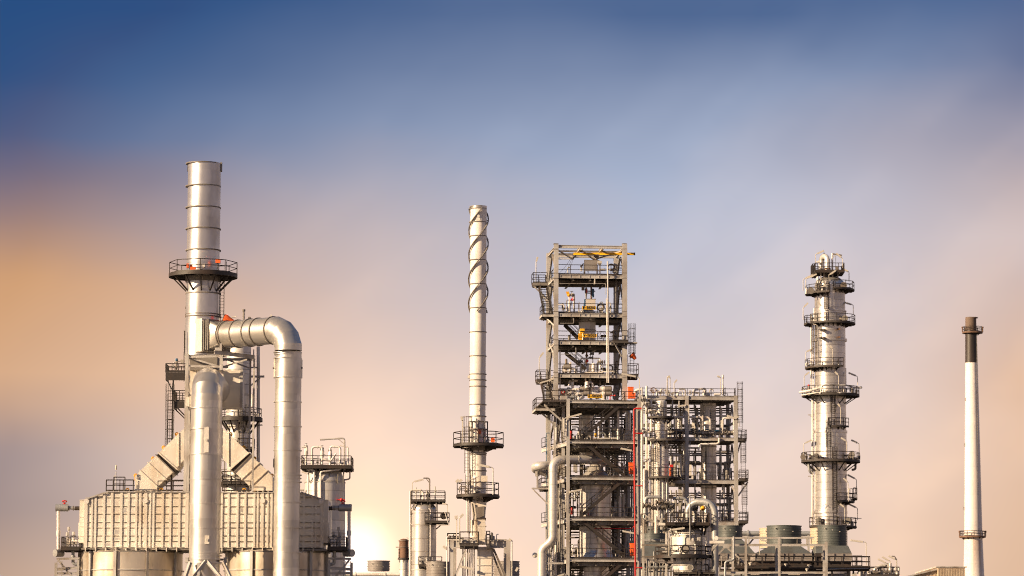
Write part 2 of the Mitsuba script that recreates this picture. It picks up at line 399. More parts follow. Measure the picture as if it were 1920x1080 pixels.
def railmesh(mb, pts, h=1.1, sp=1.6, r=0.028, closed=False):
    pts = [np.asarray(p, float) for p in pts]
    if closed: pts = pts + [pts[0]]
    up = np.array([0, 0, 1.0])
    for k, rr in ((1.0, r * 1.15), (0.52, r)):
        mb.tube([p + up * h * k for p in pts], rr, 5)
    for a, b in zip(pts[:-1], pts[1:]):
        n = max(1, int(round(np.linalg.norm(b - a) / sp)))
        for i in range(n):
            p = a + (b - a) * i / n
            mb.bar(p, p + up * h, r * 2, r * 2, up=(0, 1, 0))
        mb.bar(a + up * 0.07, b + up * 0.07, 0.012, 0.13)
    mb.bar(pts[-1], pts[-1] + up * h, r * 2, r * 2, up=(0, 1, 0))
    return mb

def rail(fr, par, pts, h=1.1, sp=1.6, mat='dark_steel', r=0.03, name='handrail'):
    return part(par, name, fr, railmesh(MB(), pts, h, sp, r), mat)

def deck(fr, par, px0, px1, py, v0, v1, th=0.10, rails='FBLR', joist=True, mat='grating', fascia=None, h=1.1, name='platform', r=0.03, sp=1.6, fh=0.26):
    """a rectangular platform whose near edge runs from px0 to px1 on row py; sub-parts fascia, handrail"""
    a, b = fr.l(px0, py, v0), fr.l(px1, py, v0)
    z = a[2]
    u0, u1 = a[0], b[0]
    mb = MB().box(u0, u1, v0, v1, z - th, z)
    if joist:
        n = max(2, int((u1 - u0) / 1.2))
        for i in range(n):
            u = u0 + (i + 0.5) * (u1 - u0) / n
            mb.box(u - 0.05, u + 0.05, v0 + 0.03, v1 - 0.03, z - th - 0.18, z - th + 0.002)
        for t in (0.33, 0.66):
            v = v0 + (v1 - v0) * t
            mb.box(u0 + .02, u1 - .02, v - 0.06, v + 0.06, z - th - 0.22, z - th - 0.02)
    key = part(par, name, fr, mb, mat)
    if fascia:
        e = MB()
        e.ibeam([u0, v0 - 0.06, z - fh / 2 + .02], [u1, v0 - 0.06, z - fh / 2 + .02], 0.1, fh)
        e.ibeam([u0, v1 + 0.06, z - fh / 2 + .02], [u1, v1 + 0.06, z - fh / 2 + .02], 0.1, fh)
        e.ibeam([u0 - 0.06, v0, z - fh / 2 + .02], [u0 - 0.06, v1, z - fh / 2 + .02], 0.1, fh)
        e.ibeam([u1 + 0.06, v0, z - fh / 2 + .02], [u1 + 0.06, v1, z - fh / 2 + .02], 0.1, fh)
        part(key, 'edge_beam', fr, e, fascia)
    sides = {'F': ([u0, v0, z], [u1, v0, z]), 'B': ([u0, v1, z], [u1, v1, z]), 'L': ([u0, v0, z], [u0, v1, z]), 'R': ([u1, v0, z], [u1, v1, z])}
    for s in rails:
        rail(fr, key, sides[s], h, sp, r=r)
    return key

def shell(fr, par, px, v, rows, mat, name='shell', n=40, pyref=None, hardang=25, cap=True):
    """rows: (py, radius px) from top to bottom on the axis"""
    ys = [min(y, 1080) for y, _ in rows]
    c = fr.l(px, pyref or 0.5 * (ys[0] + ys[-1]), v)
    prof = []
    for y, r in rows[::-1]:
        z = 0.02 if y >= 1085 else fr.l(px, y, v)[2]
        prof.append((fr.m(r, v), z))
    if cap: prof = [(0.001, prof[0][1])] + prof + [(0.001, prof[-1][1])]
    return part(par, name, fr, MB().lathe(c[0], v, prof, n, hardang), mat)

def band(fr, par, px, v, py, r_in, r_out, hpx, mat, name='flange_ring', n=40):
    c = fr.l(px, py, v); h = fr.m(hpx, v)
    mb = MB().ringbox(c[0], v, fr.m(r_in, v), fr.m(r_out, v), c[2] - h / 2, c[2] + h / 2, n)
    return part(par, name, fr, mb, mat)

def dome(r, z, h, k=6):
    return [(max(r * math.cos(t), 1e-3), z + h * math.sin(t)) for t in np.linspace(0, PI / 2, k + 1)]

def ring(fr, par, px, v, py, r0, r1, a0=0, a1=360, h=1.1, nb=10, brace=None, mat='grating', th=0.16, drop=None, posts=1.5, r=0.03, name='platform'):
    """ring-shaped platform round an upright shell; angles in degrees from the far side anticlockwise; sub-parts handrail and bracket"""
    c = fr.l(px, py, v); z = c[2]
    R0, R1 = fr.m(r0, v), fr.m(r1, v)
    A0, A1 = math.radians(a0), math.radians(a1)
    n = max(6, int(40 * (A1 - A0) / (2 * PI)))
    mb = MB().ringbox(c[0], v, R0, R1, z - 0.06, z, n, A0, A1)
    mb.ringbox(c[0], v, R1 - 0.05, R1 + 0.02, z - th, z + 0.05, n, A0, A1)
    key = part(par, name, fr, mb, mat)
    full = a1 - a0 > 359
    m = max(3, int(R1 * (A1 - A0) / posts))
    pts = [[c[0] + (R1 - 0.04) * math.cos(PI / 2 + t), v + (R1 - 0.04) * math.sin(PI / 2 + t), z] for t in np.linspace(A0, A1, m + 1)]
    if not full:
        ends = [[c[0] + (R0 + 0.1) * math.cos(PI / 2 + t), v + (R0 + 0.1) * math.sin(PI / 2 + t), z] for t in (A0, A1)]
        pts = [ends[0]] + pts + [ends[1]]
    rail(fr, key, pts, h, 9.0, r=r)
    for i in range(nb):
        t = A0 + (A1 - A0) * (i + (0 if full else 0.5)) / nb
        e = np.array([math.cos(PI / 2 + t), math.sin(PI / 2 + t), 0])
        o = np.array([c[0], v, 0])
        b = MB().bar(o + e * R0 + [0, 0, z - 0.16], o + e * (R1 - 0.06) + [0, 0, z - 0.16], 0.1, 0.2)
        if brace:
            b.bar(o + e * (R1 - 0.25) + [0, 0, z - 0.2], o + e * (R0 - 0.02) + [0, 0, z - fr.m(brace, v)], 0.11, 0.13)
        else:
            b.hexa([o + e * x + np.array([-e[1], e[0], 0]) * y + [0, 0, zz] for x, zlow in ((R0, 0.62), (R1 * 0.55 + R0 * 0.45, 0.25)) for y in (-0.03, 0.03) for zz in (z - zlow, z - 0.2)])
        part(key, 'bracket', fr, b, 'dark_steel')
    return key

def ladder(fr, par, px, py0, py1, v, cage=True, w=0.45, side=-1, mat='dark_steel', out=0.38, deg=0, name='ladder'):
    """upright ladder from row py0 down to py1; its hoops stick out to the camera's side turned by deg"""
    c = fr.l(px, 0.5 * (py0 + min(py1, 1080)), v)
    z1 = fr.l(px, py0, v)[2]; z0 = 0.3 if py1 >= 1085 else fr.l(px, py1, v)[2]
    a = math.radians(deg)
    t = np.array([math.cos(a), math.sin(a), 0]); o = np.array([math.sin(a), -math.cos(a), 0])
    b = np.array([c[0], v, 0])
    mb = MB()
    for s in (-1, 1):
        mb.bar(b + t * s * w / 2 + [0, 0, z0], b + t * s * w / 2 + [0, 0, z1], 0.06, 0.06, up=(0, 1, 0))
    for z in np.arange(z0 + 0.2, z1, 0.3):
        mb.bar(b - t * w / 2 + [0, 0, z], b + t * w / 2 + [0, 0, z], 0.03, 0.03)
    key = part(par, name, fr, mb, mat)
    if cage and z1 - z0 > 3:
        cg = MB()
        arc = [b + t * 0.40 * math.cos(x) + o * (0.02 + 0.72 * math.sin(x)) for x in np.linspace(PI, 0, 8)]
        for z in np.arange(z0 + 2.2, z1 + 0.9, 0.9):
            for p, q in zip(arc[:-1], arc[1:]):
                cg.bar(p + [0, 0, z], q + [0, 0, z], 0.02, 0.07)
        for p in arc:
            cg.bar(p + [0, 0, z0 + 2.2], p + [0, 0, z1 + 0.9], 0.035, 0.035, up=(0, 1, 0))
        part(key, 'cage', fr, cg, mat)
    return key

def pipe(fr, par, pts, rpx, mat='pipe_metal', R=None, name='pipe', n=10, fl=(), k=6, hard=False, label=None):
    """pipe along points (px, py, v); sub-parts flange at the fractions fl of the run"""
    w = [P(fr, p) for p in pts]
    r = fr.m(rpx, pts[0][2])
    path = bend(w, R if R else r * 2.6, k)
    key = part(par, name, fr, MB().tube(path, r, n, hard=hard), mat, label)
    if len(fl):
        q = np.asarray(path); L = np.concatenate([[0], np.cumsum(np.linalg.norm(np.diff(q, axis=0), axis=1))])
        for t in fl:
            x = t * L[-1]; i = min(max(np.searchsorted(L, x) - 1, 0), len(q) - 2)
            d = unit(q[i + 1] - q[i]); c = q[i] + d * (x - L[i])
            part(key, 'flange', fr, MB().tube([c - d * r * 0.35, c + d * r * 0.35], r * 1.45, n), mat)
    return key

def soloP(name, label, fr, pts, rpx, mat='pipe_metal', R=None, n=12, group=None, fl=(), k=6, cat='pipe'):
    t = thing(name, label, cat, group)
    pipe(fr, t, pts, rpx, mat, R, 'run', n, fl, k)
    return t

def wheelvalve(fr, par, c, s=0.22, mat='valve_grey', wheel='dark_steel', axis=(0, 0, 1)):
    c = np.asarray(c, float); ax = unit(axis)
    k = part(par, 'valve', fr, MB().ball(c, s, 8).tube([c, c + ax * s * 2.6], s * 0.28, 6).tube([c - [s * 1.5, 0, 0], c - [s * .9, 0, 0]], s * 1.1, 8).tube([c + [s * .9, 0, 0], c + [s * 1.5, 0, 0]], s * 1.1, 8), mat)
    part(k, 'handwheel', fr, MB().hoop(c + ax * s * 2.5, s * 1.1, s * 0.13, ax, 12, 4).bar(c + ax * s * 2.5 - np.cross(ax, [.3, .8, .2]) * s, c + ax * s * 2.5 + np.cross(ax, [.3, .8, .2]) * s, .04, .04), wheel)
    return k

def lamp(fr, par, px, py0, py1, dx, dy, v, mat='lamp_white', w=1.0):
    """floodlight: thin post from row py1 up to py0, then a long tube head reaching to (px+dx, py0+dy)"""
    a, b = fr.l(px, py1, v), fr.l(px, py0, v)
    c, d = fr.l(px + dx * 0.22, py0 + dy * 0.22, v), fr.l(px + dx, py0 + dy, v)
    k = part(par, 'lamp', fr, MB().tube(bend([a, [a[0], v, b[2]], c, d], 0.3, 4), 0.045 * w, 6), 'lamp_white')
    part(k, 'lamp_head', fr, MB().bar(c, d, 0.27 * w, 0.19 * w), mat)
    return k

def stair(fr, par, A, B, w=0.8, mat='dark_steel', rails=True, treads=True):
    """straight flight from A down or up to B (px, py, v of the near stringer)"""
    a, b = P(fr, A), P(fr, B)
    mb = MB()
    y = np.array([0, w, 0])
    for o in (0, 1):
        mb.bar(a + y * o, b + y * o, 0.06, 0.32)
    key = part(par, 'stair', fr, mb, mat)
    n = max(2, int(abs(a[2] - b[2]) / 0.22))
    t = MB()
    for i in range(n):
        p = a + (b - a) * (i + 0.5) / n
        t.box(p[0] - 0.13, p[0] + 0.13, p[1] + 0.03, p[1] + w - 0.03, p[2] - 0.02, p[2] + 0.02)
    part(key, 'tread', fr, t, 'grating', kind='stuff')
    if rails:
        rail(fr, key, [a, b], 1.0, 1.5)
        rail(fr, key, [a + y, b + y], 1.0, 1.5)
    return key

def davit(fr, par, px, y0, y1, px2, v, rpx=1.6, mat='steel', y2=None):
    k = pipe(fr, par, [(px, y1, v), (px, y0, v), (px2, y2 or y0, v)], rpx, mat, 0.25, 'davit', 8)
    return k

def vessel_head(fr, px, v, rpx, ytop, ybase, k=7):
    """(py, r) rows of a domed head, top first"""
    return [(ybase - (ybase - ytop) * math.sin(t), max(rpx * math.cos(t), 0.02)) for t in np.linspace(PI / 2, 0, k + 1)]

def sign(fr, text, px0, px1, py0, py1, v, label):
    t = thing('equipment_sign', label, 'sign')
    a, b = fr.l(px0, py0, v), fr.l(px1, py1, v)
    part(t, 'plate', fr, MB().box(a[0], b[0], v - 0.02, v + 0.02, b[2], a[2]), 'yellow')
    W, H = b[0] - a[0], a[2] - b[2]
    m = meshkit.text_mesh(text, H * 0.70, 0.012, bold=True)
    V = np.array(m.vertices); V[:, 0] -= V[:, 0].min(); s = 0.88 * W / V[:, 0].max(); F = np.array(m.faces)
    q = np.stack([a[0] + 0.06 * W + V[:, 0] * s, v - 0.022 - V[:, 2], b[2] + 0.19 * H + V[:, 1]], 1)
    mb = MB().add(q, F)
    for du, dz, dv in ((.03, 0, .003), (-.03, 0, .005), (0, .025, .007), (0, -.025, .009)):      # heavy brush-width strokes
        mb.add(q + [du, dv, dz], F)
    part(t, 'lettering', fr, mb, 'black_letter')
    return t

def box_px(fr, px0, px1, py0, py1, v0, v1, mb=None):
    a, b = fr.l(px0, py0, v0), fr.l(px1, py1, v0)
    return (mb or MB()).box(a[0], b[0], v0, v1, b[2], a[2])

def clutter(fr, par, px0, px1, pyb, pyt, v0, v1, seed, n=8, rp=1.2, mats=('pipe_metal', 'grey_pipe', 'white_paint', 'steel_dull')):
    """process pipework standing on a deck: risers with elbows, valves, small drums; every piece a part"""
    g = random.Random(seed)
    for i in range(n):
        px = px0 + (px1 - px0) * (i + g.random() * 0.8) / n
        v = v0 + (v1 - v0) * g.random()
        top = pyb - (pyb - pyt) * (0.35 + 0.65 * g.random())
        m = g.choice(mats); r = rp * (0.6 + 0.8 * g.random())
        kind = g.random()
        if kind < 0.5:
            dx = g.choice((-1, 1)) * (4 + 8 * g.random())
            dn = top + (pyb - top) * (0.15 + 0.5 * g.random()) if g.random() < 0.6 else None
            pts = [(px, pyb, v), (px, top, v), (px + dx, top, v)] + ([(px + dx, dn, v)] if dn else [])
            pipe(fr, par, pts, r, m, fl=(0.2,) if g.random() < .5 else ())
            if g.random() < 0.5:
                wheelvalve(fr, par, fr.l(px, pyb - (pyb - top) * 0.5, v), fr.m(1.5, v), axis=g.choice(((0, 0, 1), (0, -1, 0), (1, 0, 0))))
        elif kind < 0.7:
            shell(fr, par, px, v, vessel_head(fr, px, v, 2.6 * rp, top, top + 2.5) + [(pyb, 2.6 * rp)], m, 'small_drum', 14)
        elif kind < 0.85:
            part(par, 'junction_box', fr, box_px(fr, px, px + 4 * rp, pyb - (pyb - top) * 0.8, pyb - (pyb - top) * 0.2, v, v + 0.3), g.choice(('steel', 'white_paint')))
        else:
            y = pyb - (pyb - top) * 0.4
            a, b = fr.l(px, y, v), fr.l(px + 12 * rp, y, v)
            part(par, 'small_drum', fr, MB().tube([a, b], fr.m(2.4 * rp, v), 14), m)

# ---------------------------------------------------------------- ground
_g = MB().add([[-6000, -3000, 0], [6000, -3000, 0], [6000, 9000, 0], [-6000, 9000, 0]], [[0, 1, 2, 3]])
put('ground', None, _g, 'dirt'); labels['ground'] = {'label': 'bare sandy ground of the plant site', 'kind': 'structure'}
_g = MB().add([[-160, 300, 0.004], [140, 300, 0.004], [140, 620, 0.004], [-160, 620, 0.004]], [[0, 1, 2, 3]])
put('pavement', None, _g, 'asphalt'); labels['pavement'] = {'label': 'dark paved yard under the process units', 'kind': 'structure'}

# ================================================================ A. twin fired heater with its stack, left
FA = Fr(325, 381)
def build_exhaust_stack():
    t = thing('exhaust_stack', 'tall grey steel stack with ringed sections and a dark round gallery, left of centre', 'stack')
    rows = [307, 350, 390, 430, 470, 513, 551, 592, 610, 668]
    for i, (a, b) in enumerate(zip(rows[:-1], rows[1:])):
        r = 31 if i < 5 else 31.4 if i < 6 else 31.8 if i < 8 else 32.6
        shell(FA, t, 381, 0, [(a, r), (b, r)], 'stack_metal', 'shell_section', 48, pyref=480, cap=False)
    c = FA.l(381, 480, 0); zt = FA.l(381, 307, 0)[2]; r = FA.m(31)
    part(t, 'liner', FA, MB().lathe(c[0], 0, [(0.01, zt - 9), (r - .06, zt - 9), (r - .06, zt)], 40), 'soot')
    for y, d, h in ((307.5, .8, 2), (350, 1.7, 2), (390, 1.7, 2), (430, 1.7, 2), (470, 1.7, 2), (551, 1.9, 2.2), (590, 1.6, 1.5), (594.5, 2.6, 2), (628, 1, 1.4), (636, 1, 1), (645, 1, 1), (664, 1.5, 2)):
        band(FA, t, 381, 0, y, 30, 32.4 + d * .7, h, 'steel_dull', n=48)
    for s in (-1, 1):
        part(t, 'lifting_lug', FA, MB().box(c[0] + s * r - .05, c[0] + s * r + .05 + s * .06, -.25, .25, zt - .75, zt + .12), 'steel_dull')
    part(t, 'skirt_ring', FA, MB().ringbox(c[0], 0, FA.m(31), FA.m(33), FA.l(381, 529, 0)[2], FA.l(381, 519, 0)[2], 48), 'steel_dull')
    ring(FA, t, 381, 0, 515, 31, 64.5, nb=12, brace=33, mat='dark_steel', th=.3, posts=2.4, h=1.15, r=.034)
    for px, v, y0, y1, w in ((404, -2.2, 486, 493, 9), (349.5, -1.5, 494, 502, 4), (356.5, -2.6, 500, 507.5, 10)):
        part(t, 'warning_light', FA, box_px(FA, px, px + w, y0, y1, v, v + .45), 'orange')
        if y1 < 500: part(t, 'lamp_stalk', FA, MB().tube([FA.l(px + w / 2, y1, v + .2), FA.l(px + w / 2, 514, v + .2)], .05, 6), 'dark_steel')
    part(t, 'instrument', FA, box_px(FA, 380, 384, 495, 501, -1.75, -1.6), 'white_paint')
    ladder(FA, t, 416, 518, 605, -.5, cage=False, w=.4)
    pipe(FA, t, [(413, 520, -.9), (413, 600, -.9)], .7, 'dark_steel')
    for y in (575, 588):
        part(t, 'instrument', FA, box_px(FA, 347, 350, y, y + 4, -.3, .1), 'valve_grey')
    part(t, 'rail_post', FA, MB().tube([FA.l(425, 490, 0), FA.l(424, 512, 0)], .03, 5), 'dark_steel')
    pipe(FA, t, [(346.5, 620, -.5), (346.5, 665, -.5)], .7, 'dark_steel')
    for y in (626, 634, 650):
        part(t, 'conduit_clip', FA, box_px(FA, 346, 350, y, y + 2, -.6, -.2), 'dark_steel')
    return t
build_exhaust_stack()

def windsock(px, py, v, fr, dx, dy, label, mast):
    t = thing('windsock', label, 'windsock')
    a, b = fr.l(px, py, v), fr.l(px + dx, py + dy, v)
    m = a + (b - a) * .5 + [0, 0, .05]
    part(t, 'sock', fr, MB().tube([a, a + (b - a) * .3 + [0, 0, .04], m, b], [.36, .35, .27, .17], 12, cap=False), 'orange')
    part(t, 'hoop', fr, MB().hoop(a, .37, .03, b - a), 'dark_steel')
    part(t, 'mast', fr, MB().tube([a + [-.38, 0, .0], a + [-.38, 0, -mast]], .035, 6), 'steel')
    return t
windsock(419.5, 596, -1.5, FA, 18, 7, 'orange windsock beside the stack above the big bent duct', 2.4)

def build_crossover():
    t = thing('crossover_duct', 'fat grey duct leaving the stack sideways and bending straight down', 'duct')
    th = math.radians(41.5)
    ax, pe = np.array([math.cos(th), -math.sin(th), 0]), np.array([math.sin(th), math.cos(th), 0])
    o = FA.l(381, 632, 0); up = np.array([0, 0, 1.0])
    def pt(d, a=0, z=0): return o + ax * d + pe * a + up * z
    def sq(d0, d1, h0, h1=None):
        h1 = h1 or h0
        return MB().hexa([pt(d, a * h, z * h) for d, h in ((d0, h0), (d1, h1)) for a in (-1, 1) for z in (-1, 1)])
    part(t, 'inlet_box', FA, sq(.3, 1.45, 1.55), 'casing')
    for i, d in enumerate((1.5, 1.66, 1.82, 1.98)):
        part(t, 'bellows_fold', FA, sq(d, d + .1, 1.42 - .06 * (i % 2)), 'dark_steel' if i % 2 else 'steel_dull')
    part(t, 'bellows_core', FA, sq(1.44, 2.1, 1.25), 'steel_dull')
    part(t, 'end_frame', FA, sq(2.1, 2.2, 1.45), 'steel_dull')
    m, r, n = MB(), FA.m(25.3, -3), 40
    sqp, cip = [], []
    for k in range(n):
        a = 2 * PI * k / n; c, s = math.cos(a), math.sin(a); q = 1.3 / max(abs(c), abs(s))
        sqp.append(pt(2.2, c * q, s * q)); cip.append(pt(3.0, c * r, s * r))
    j = np.arange(n); m.add(np.vstack([sqp, cip]), np.stack([j, (j + 1) % n, (j + 1) % n + n, j + n], 1))
    part(t, 'transition', FA, m, 'duct_metal')
    D = (FA.l(539.5, 800, -7.0)[0] - o[0]) / ax[0]
    R = 2.0
    k = 5
    ps = [pt(D - R + R * math.sin(x), 0, -R + R * math.cos(x)) for x in np.linspace(0, PI / 2, k)]
    # tangent-polygon points so that the mitred segments meet
    bendp = [ps[0]]
    for i in range(k - 1):
        x = (i + .5) * (PI / 2) / (k - 1); q = R / math.cos(PI / 4 / (k - 1))
        bendp.append(pt(D - R + q * math.sin(x), 0, -R + q * math.cos(x)))
    bendp.append(ps[-1])
    part(t, 'horizontal_run', FA, MB().tube([pt(2.95), pt(4.7), pt(6.3), pt(D - R)], r, 48, cap=False), 'duct_metal')
    part(t, 'elbow', FA, MB().tube(bendp, r, 48, cap=False, hard=True), 'duct_metal')
    for d in (2.98, 3.25, 4.75, 6.35, 7.45, D - R):
        part(t, 'flange_ring', FA, MB().tube([pt(d), pt(d + .1)], r + .085, 48), 'steel_dull')
    rows = [661, 708, 754, 800, 845, 897, 942, 990, 1036, 1090]
    for a, b in zip(rows[:-1], rows[1:]):
        shell(FA, t, 539.5, -7.0, [(a, 24.6), (b, 24.6)], 'duct_metal', 'shell_section', 48, pyref=800, cap=False)
    for y, d in ((661, 2), (665, 1), (672, 1.6), (708, 2), (754, 1.7), (800, 1.7), (845, 1.7), (891, 1.5), (897, 1), (904, 1.8), (942, 1.7), (990, 1.6), (1036, 1.6)):
        band(FA, t, 539.5, -7.0, y, 24, 25 + d, 1.7, 'duct_metal', n=48)
    for px in (513.5, 563.5):
        part(t, 'side_plate', FA, box_px(FA, px, px + 2, 673, 707, -6.5, -5.3), 'casing')
        part(t, 'lifting_trunnion', FA, MB().tube([FA.l(px + (-2 if px < 540 else 4), 690, -7.0), FA.l(px + 1, 690, -7.0)], .1, 8), 'steel_dull')
    part(t, 'side_plate', FA, box_px(FA, 512, 515.5, 860, 876, -6.3, -5.6), 'casing')
    part(t, 'top_lug', FA, box_px(FA, 507, 510, 590, 595, -4.4, -4.2), 'casing')
    part(t, 'vent_stub', FA, MB().tube([FA.l(457, 604, -2.5), FA.l(457, 582, -2.5)], .09, 8).tube([FA.l(457, 584, -2.5), FA.l(457, 580, -2.5)], .15, 8), 'steel_dull')
    part(t, 'instrument', FA, box_px(FA, 465, 470, 594, 601, -2.6, -2.3), 'steel_dull')
    part(t, 'instrument', FA, MB().tube([FA.l(432, 596, -1.5), FA.l(443, 593.5, -1.5)], .05, 6), 'lamp_white')
build_crossover()

def build_support_frame():
    t = thing('support_frame', 'pale steel frame of columns, beams and braces under the stack base', 'steel frame')
    for px, v, y0 in ((349, -3, 664), (475, -3, 672), (357, 2.5, 668), (468, 2.5, 668)):
        col(FA, t, px, y0, 930, v, 6.5 if px < 400 else 3.5)
    col(FA, t, 353.5, 770, 930, -3.4, 4)
    beam(FA, t, (402, 660, -5.5), (477, 669.5, -3), 7)
    beam(FA, t, (346, 669, -3), (424, 667, -3), 5)
    beam(FA, t, (352, 686, -3), (428, 688, -3), 4)
    beam(FA, t, (349, 667, -3), (357, 671, 2.5), 5)
    beam(FA, t, (478, 671, -3), (468, 675, 2.5), 5)
    beam(FA, t, (350, 674, 2.4), (470, 674, 2.4), 5)
    col(FA, t, 415, 666, 694, -3.2, 6)
    for A, B in (((360, 672, -2.8), (413, 688, -2.8)), ((463, 674, -2.8), (418, 688, -2.8)), ((362, 688, 2.4), (410, 674, 2.4)), ((425, 674, 2.4), (467, 690, 2.4)), ((350, 690, -3), (356, 735, -3)), ((350, 872, -3), (356, 800, -3)), ((352, 900, -3), (356, 860, -3))):
        beam(FA, t, A, B, 3, sec='box')
    beam(FA, t, (403, 655, -4.9), (416, 655, -4.9), 6, sec='box')
    col(FA, t, 414, 644, 660, -4.9, 4, sec='box')
    for y in (741, 765, 815, 868, 905):
        beam(FA, t, (346, y, -3), (358, y, -3), 3)
    part(t, 'pipe_shoe', FA, box_px(FA, 349, 355, 745, 762, -3.6, -3.2), 'casing')
    part(t, 'base_box', FA, box_px(FA, 356, 407, 668, 694, -1.4, 1.6), 'steel_dull')
build_support_frame()

def build_front_duct():
    t = thing('downcomer_duct', 'fat shiny duct with a round elbow top standing before the stack', 'duct')
    v, px, r = -9.0, 386, FA.m(29.2, -9)
    c = FA.l(px, 870, v); zb = FA.l(px, 752, v)[2]; R = 1.75
    k = 5
    pts = [[c[0], v, zb]]
    for i in range(k - 1):
        x = (i + .5) * (PI / 2) / (k - 1); q = R / math.cos(PI / 4 / (k - 1))
        pts.append([c[0], v + R - q * math.cos(x), zb + q * math.sin(x)])
    pts += [[c[0], v + R, zb + R]]
    part(t, 'elbow', FA, MB().tube(pts, r, 48, cap=False, hard=True), 'duct_metal')
    part(t, 'horizontal_run', FA, MB().tube([[c[0], v + R, zb + R], [c[0], .5, zb + R]], r, 48), 'duct_metal')
    rows = [752, 766, 805, 852, 899, 945, 991, 1040, 1052]
    for a, b in zip(rows[:-1], rows[1:]):
        shell(FA, t, px, v, [(a, 29.2), (b, 29.2)], 'duct_metal', 'shell_section', 48, pyref=870, cap=False)
    shell(FA, t, px, v, [(1052, 29.2), (1080, 29.2), (1160, 24), (1200, 24)], 'duct_metal', 'lower_section', 48, pyref=870, cap=False)
    for y, d in ((766, 1.6), (805, 1.8), (852, 1.6), (899, 1.6), (945, 1.6), (991, 1.6), (1037, 1.6), (1042, 1.2), (1049, 3.0), (1056, 2.6)):
        band(FA, t, px, v, y, 29, 29.6 + d, 1.7 if y < 1045 else 3, 'duct_metal', n=48)
    for x0, x1, y0, y1 in ((383, 391, 801, 848), (384, 392, 1004, 1020)):
        part(t, 'cover_plate', FA, box_px(FA, x0, x1, y0, y1, v - r - .12, v - r + .2), 'casing')
        part(t, 'port', FA, MB().tube([FA.l(x0 + 4, (y0 + y1) / 2, v - r - .26), FA.l(x0 + 4, (y0 + y1) / 2, v - r)], .12, 10), 'casing')
    for s in (-1, 1):
        part(t, 'clamp_lug', FA, box_px(FA, px + s * 36 - 3, px + s * 36 + 3, 1045, 1055, v - .6, v + .6), 'steel')
    for a, b in (((357, 1054), (343, 1095)), ((386, 1052), (352, 1095)), ((388, 1052), (424, 1095)), ((418, 1054), (440, 1100)), ((372, 1056), (372, 1100))):
        A, B = FA.l(a[0], a[1], v - 1.6), FA.l(b[0], b[1], v - 2.6)
        B = A + (B - A) * (A[2] / max(A[2] - B[2], .1)) if False else B
        part(t, 'leg', FA, MB().ibeam(A, B, .22, .3), 'steel')
    for a in range(0, 360, 90):
        e = np.array([math.cos(math.radians(a + 45)), math.sin(math.radians(a + 45)), 0])
        part(t, 'leg', FA, MB().bar(np.array([c[0], v, FA.l(px, 1085, v)[2]]) + e * 1.9, np.array([c[0], v, 0]) + e * 2.9, .3, .3), 'steel')
build_front_duct()

def build_plenum():
    t = thing('plenum_box', 'flat-sided casing box half hidden behind the round-topped duct', 'duct')
    mb = box_px(FA, 352, 453, 694, 763, -1.0, 2.2)
    part(t, 'casing', FA, mb, 'casing')
    for y in (694.5, 728, 762.5):
        part(t, 'seam', FA, box_px(FA, 351.5, 453.5, y - .8, y + .8, -1.06, -.9), 'casing')
    part(t, 'edge_flange', FA, box_px(FA, 450.5, 454.5, 693, 764, -1.12, -.95), 'steel')
    part(t, 'box_neck', FA, box_px(FA, 356, 408, 763, 870, -.6, 1.8), 'casing')
    part(t, 'access_plate', FA, box_px(FA, 415, 418, 742, 748, -1.15, -.95), 'steel')
build_plenum()

def build_inclined(mirror):
    X = (lambda x: 764 - x) if mirror else (lambda x: x)
    t = thing('inclined_duct', 'square flue duct slanting up to the stack on the ' + ('right, behind the long bent duct' if mirror else 'left, clear of other ducts'), 'duct')
    Q = lambda p: [FA.l(X(p[0]), p[1], -1.9)[i] for i in (0, 2)]
    def lerp(a, b, s): return (a[0] + (b[0] - a[0]) * s, a[1] + (b[1] - a[1]) * s)
    T0, T1, B0, B1 = (253, 894), (356, 797.5), (295, 913), (356, 852)
    part(t, 'foot', FA, MB().prism([Q(p) for p in ((253, 920), (253, 894), (263, 882.5), (295, 912.5), (293, 920))], -1.9, 1.9), 'casing')
    tops = [(263, 882.5), (278, 868.2), (293.3, 853.6), (297.5, 849.5), (335, 813), (356, 794)]
    bots = [(295.3, 912.7), (310.5, 898), (325, 885), (331.5, 879.5), (335, 872), (356, 852)]
    for i in range(5):
        d = 0.12 if i == 2 else 0
        part(t, 'bellows' if i == 2 else 'wall_section', FA, MB().prism([Q(tops[i]), Q(tops[i + 1]), Q(bots[i + 1]), Q(bots[i])], -1.9 + d, 1.9 - d), 'dark_steel' if i == 2 else 'casing')
    for i, w in ((0, 1.6), (1, 1.6), (2, 2), (3, 2.2), (4, 1)):
        a, b = tops[i], bots[i]
        d = unit(np.array([b[0] - a[0], b[1] - a[1]])); nrm = np.array([-d[1], d[0]])
        pts = [np.array(a) - d * 2.0 + nrm * w / 2, np.array(b) + d * 2.0 + nrm * w / 2, np.array(b) + d * 2.0 - nrm * w / 2, np.array(a) - d * 2.0 - nrm * w / 2]
        part(t, 'flange', FA, MB().prism([Q(p) for p in pts], -2.02, 2.02), 'casing' if i != 2 else 'steel_dull')
    for p in ((254.5, 891), (287, 859), (307, 838.5), (331.5, 813.5)):
        c = FA.l(X(p[0]), p[1] + .5, -1.2)
        part(t, 'lifting_lug', FA, MB().hoop(c, .13, .065, (.3, -1, 0), 10, 5).bar(c, c - [0, 0, .45], .22, .1, up=(0, 1, 0)), 'lug_yellow')
build_inclined(False); build_inclined(True)

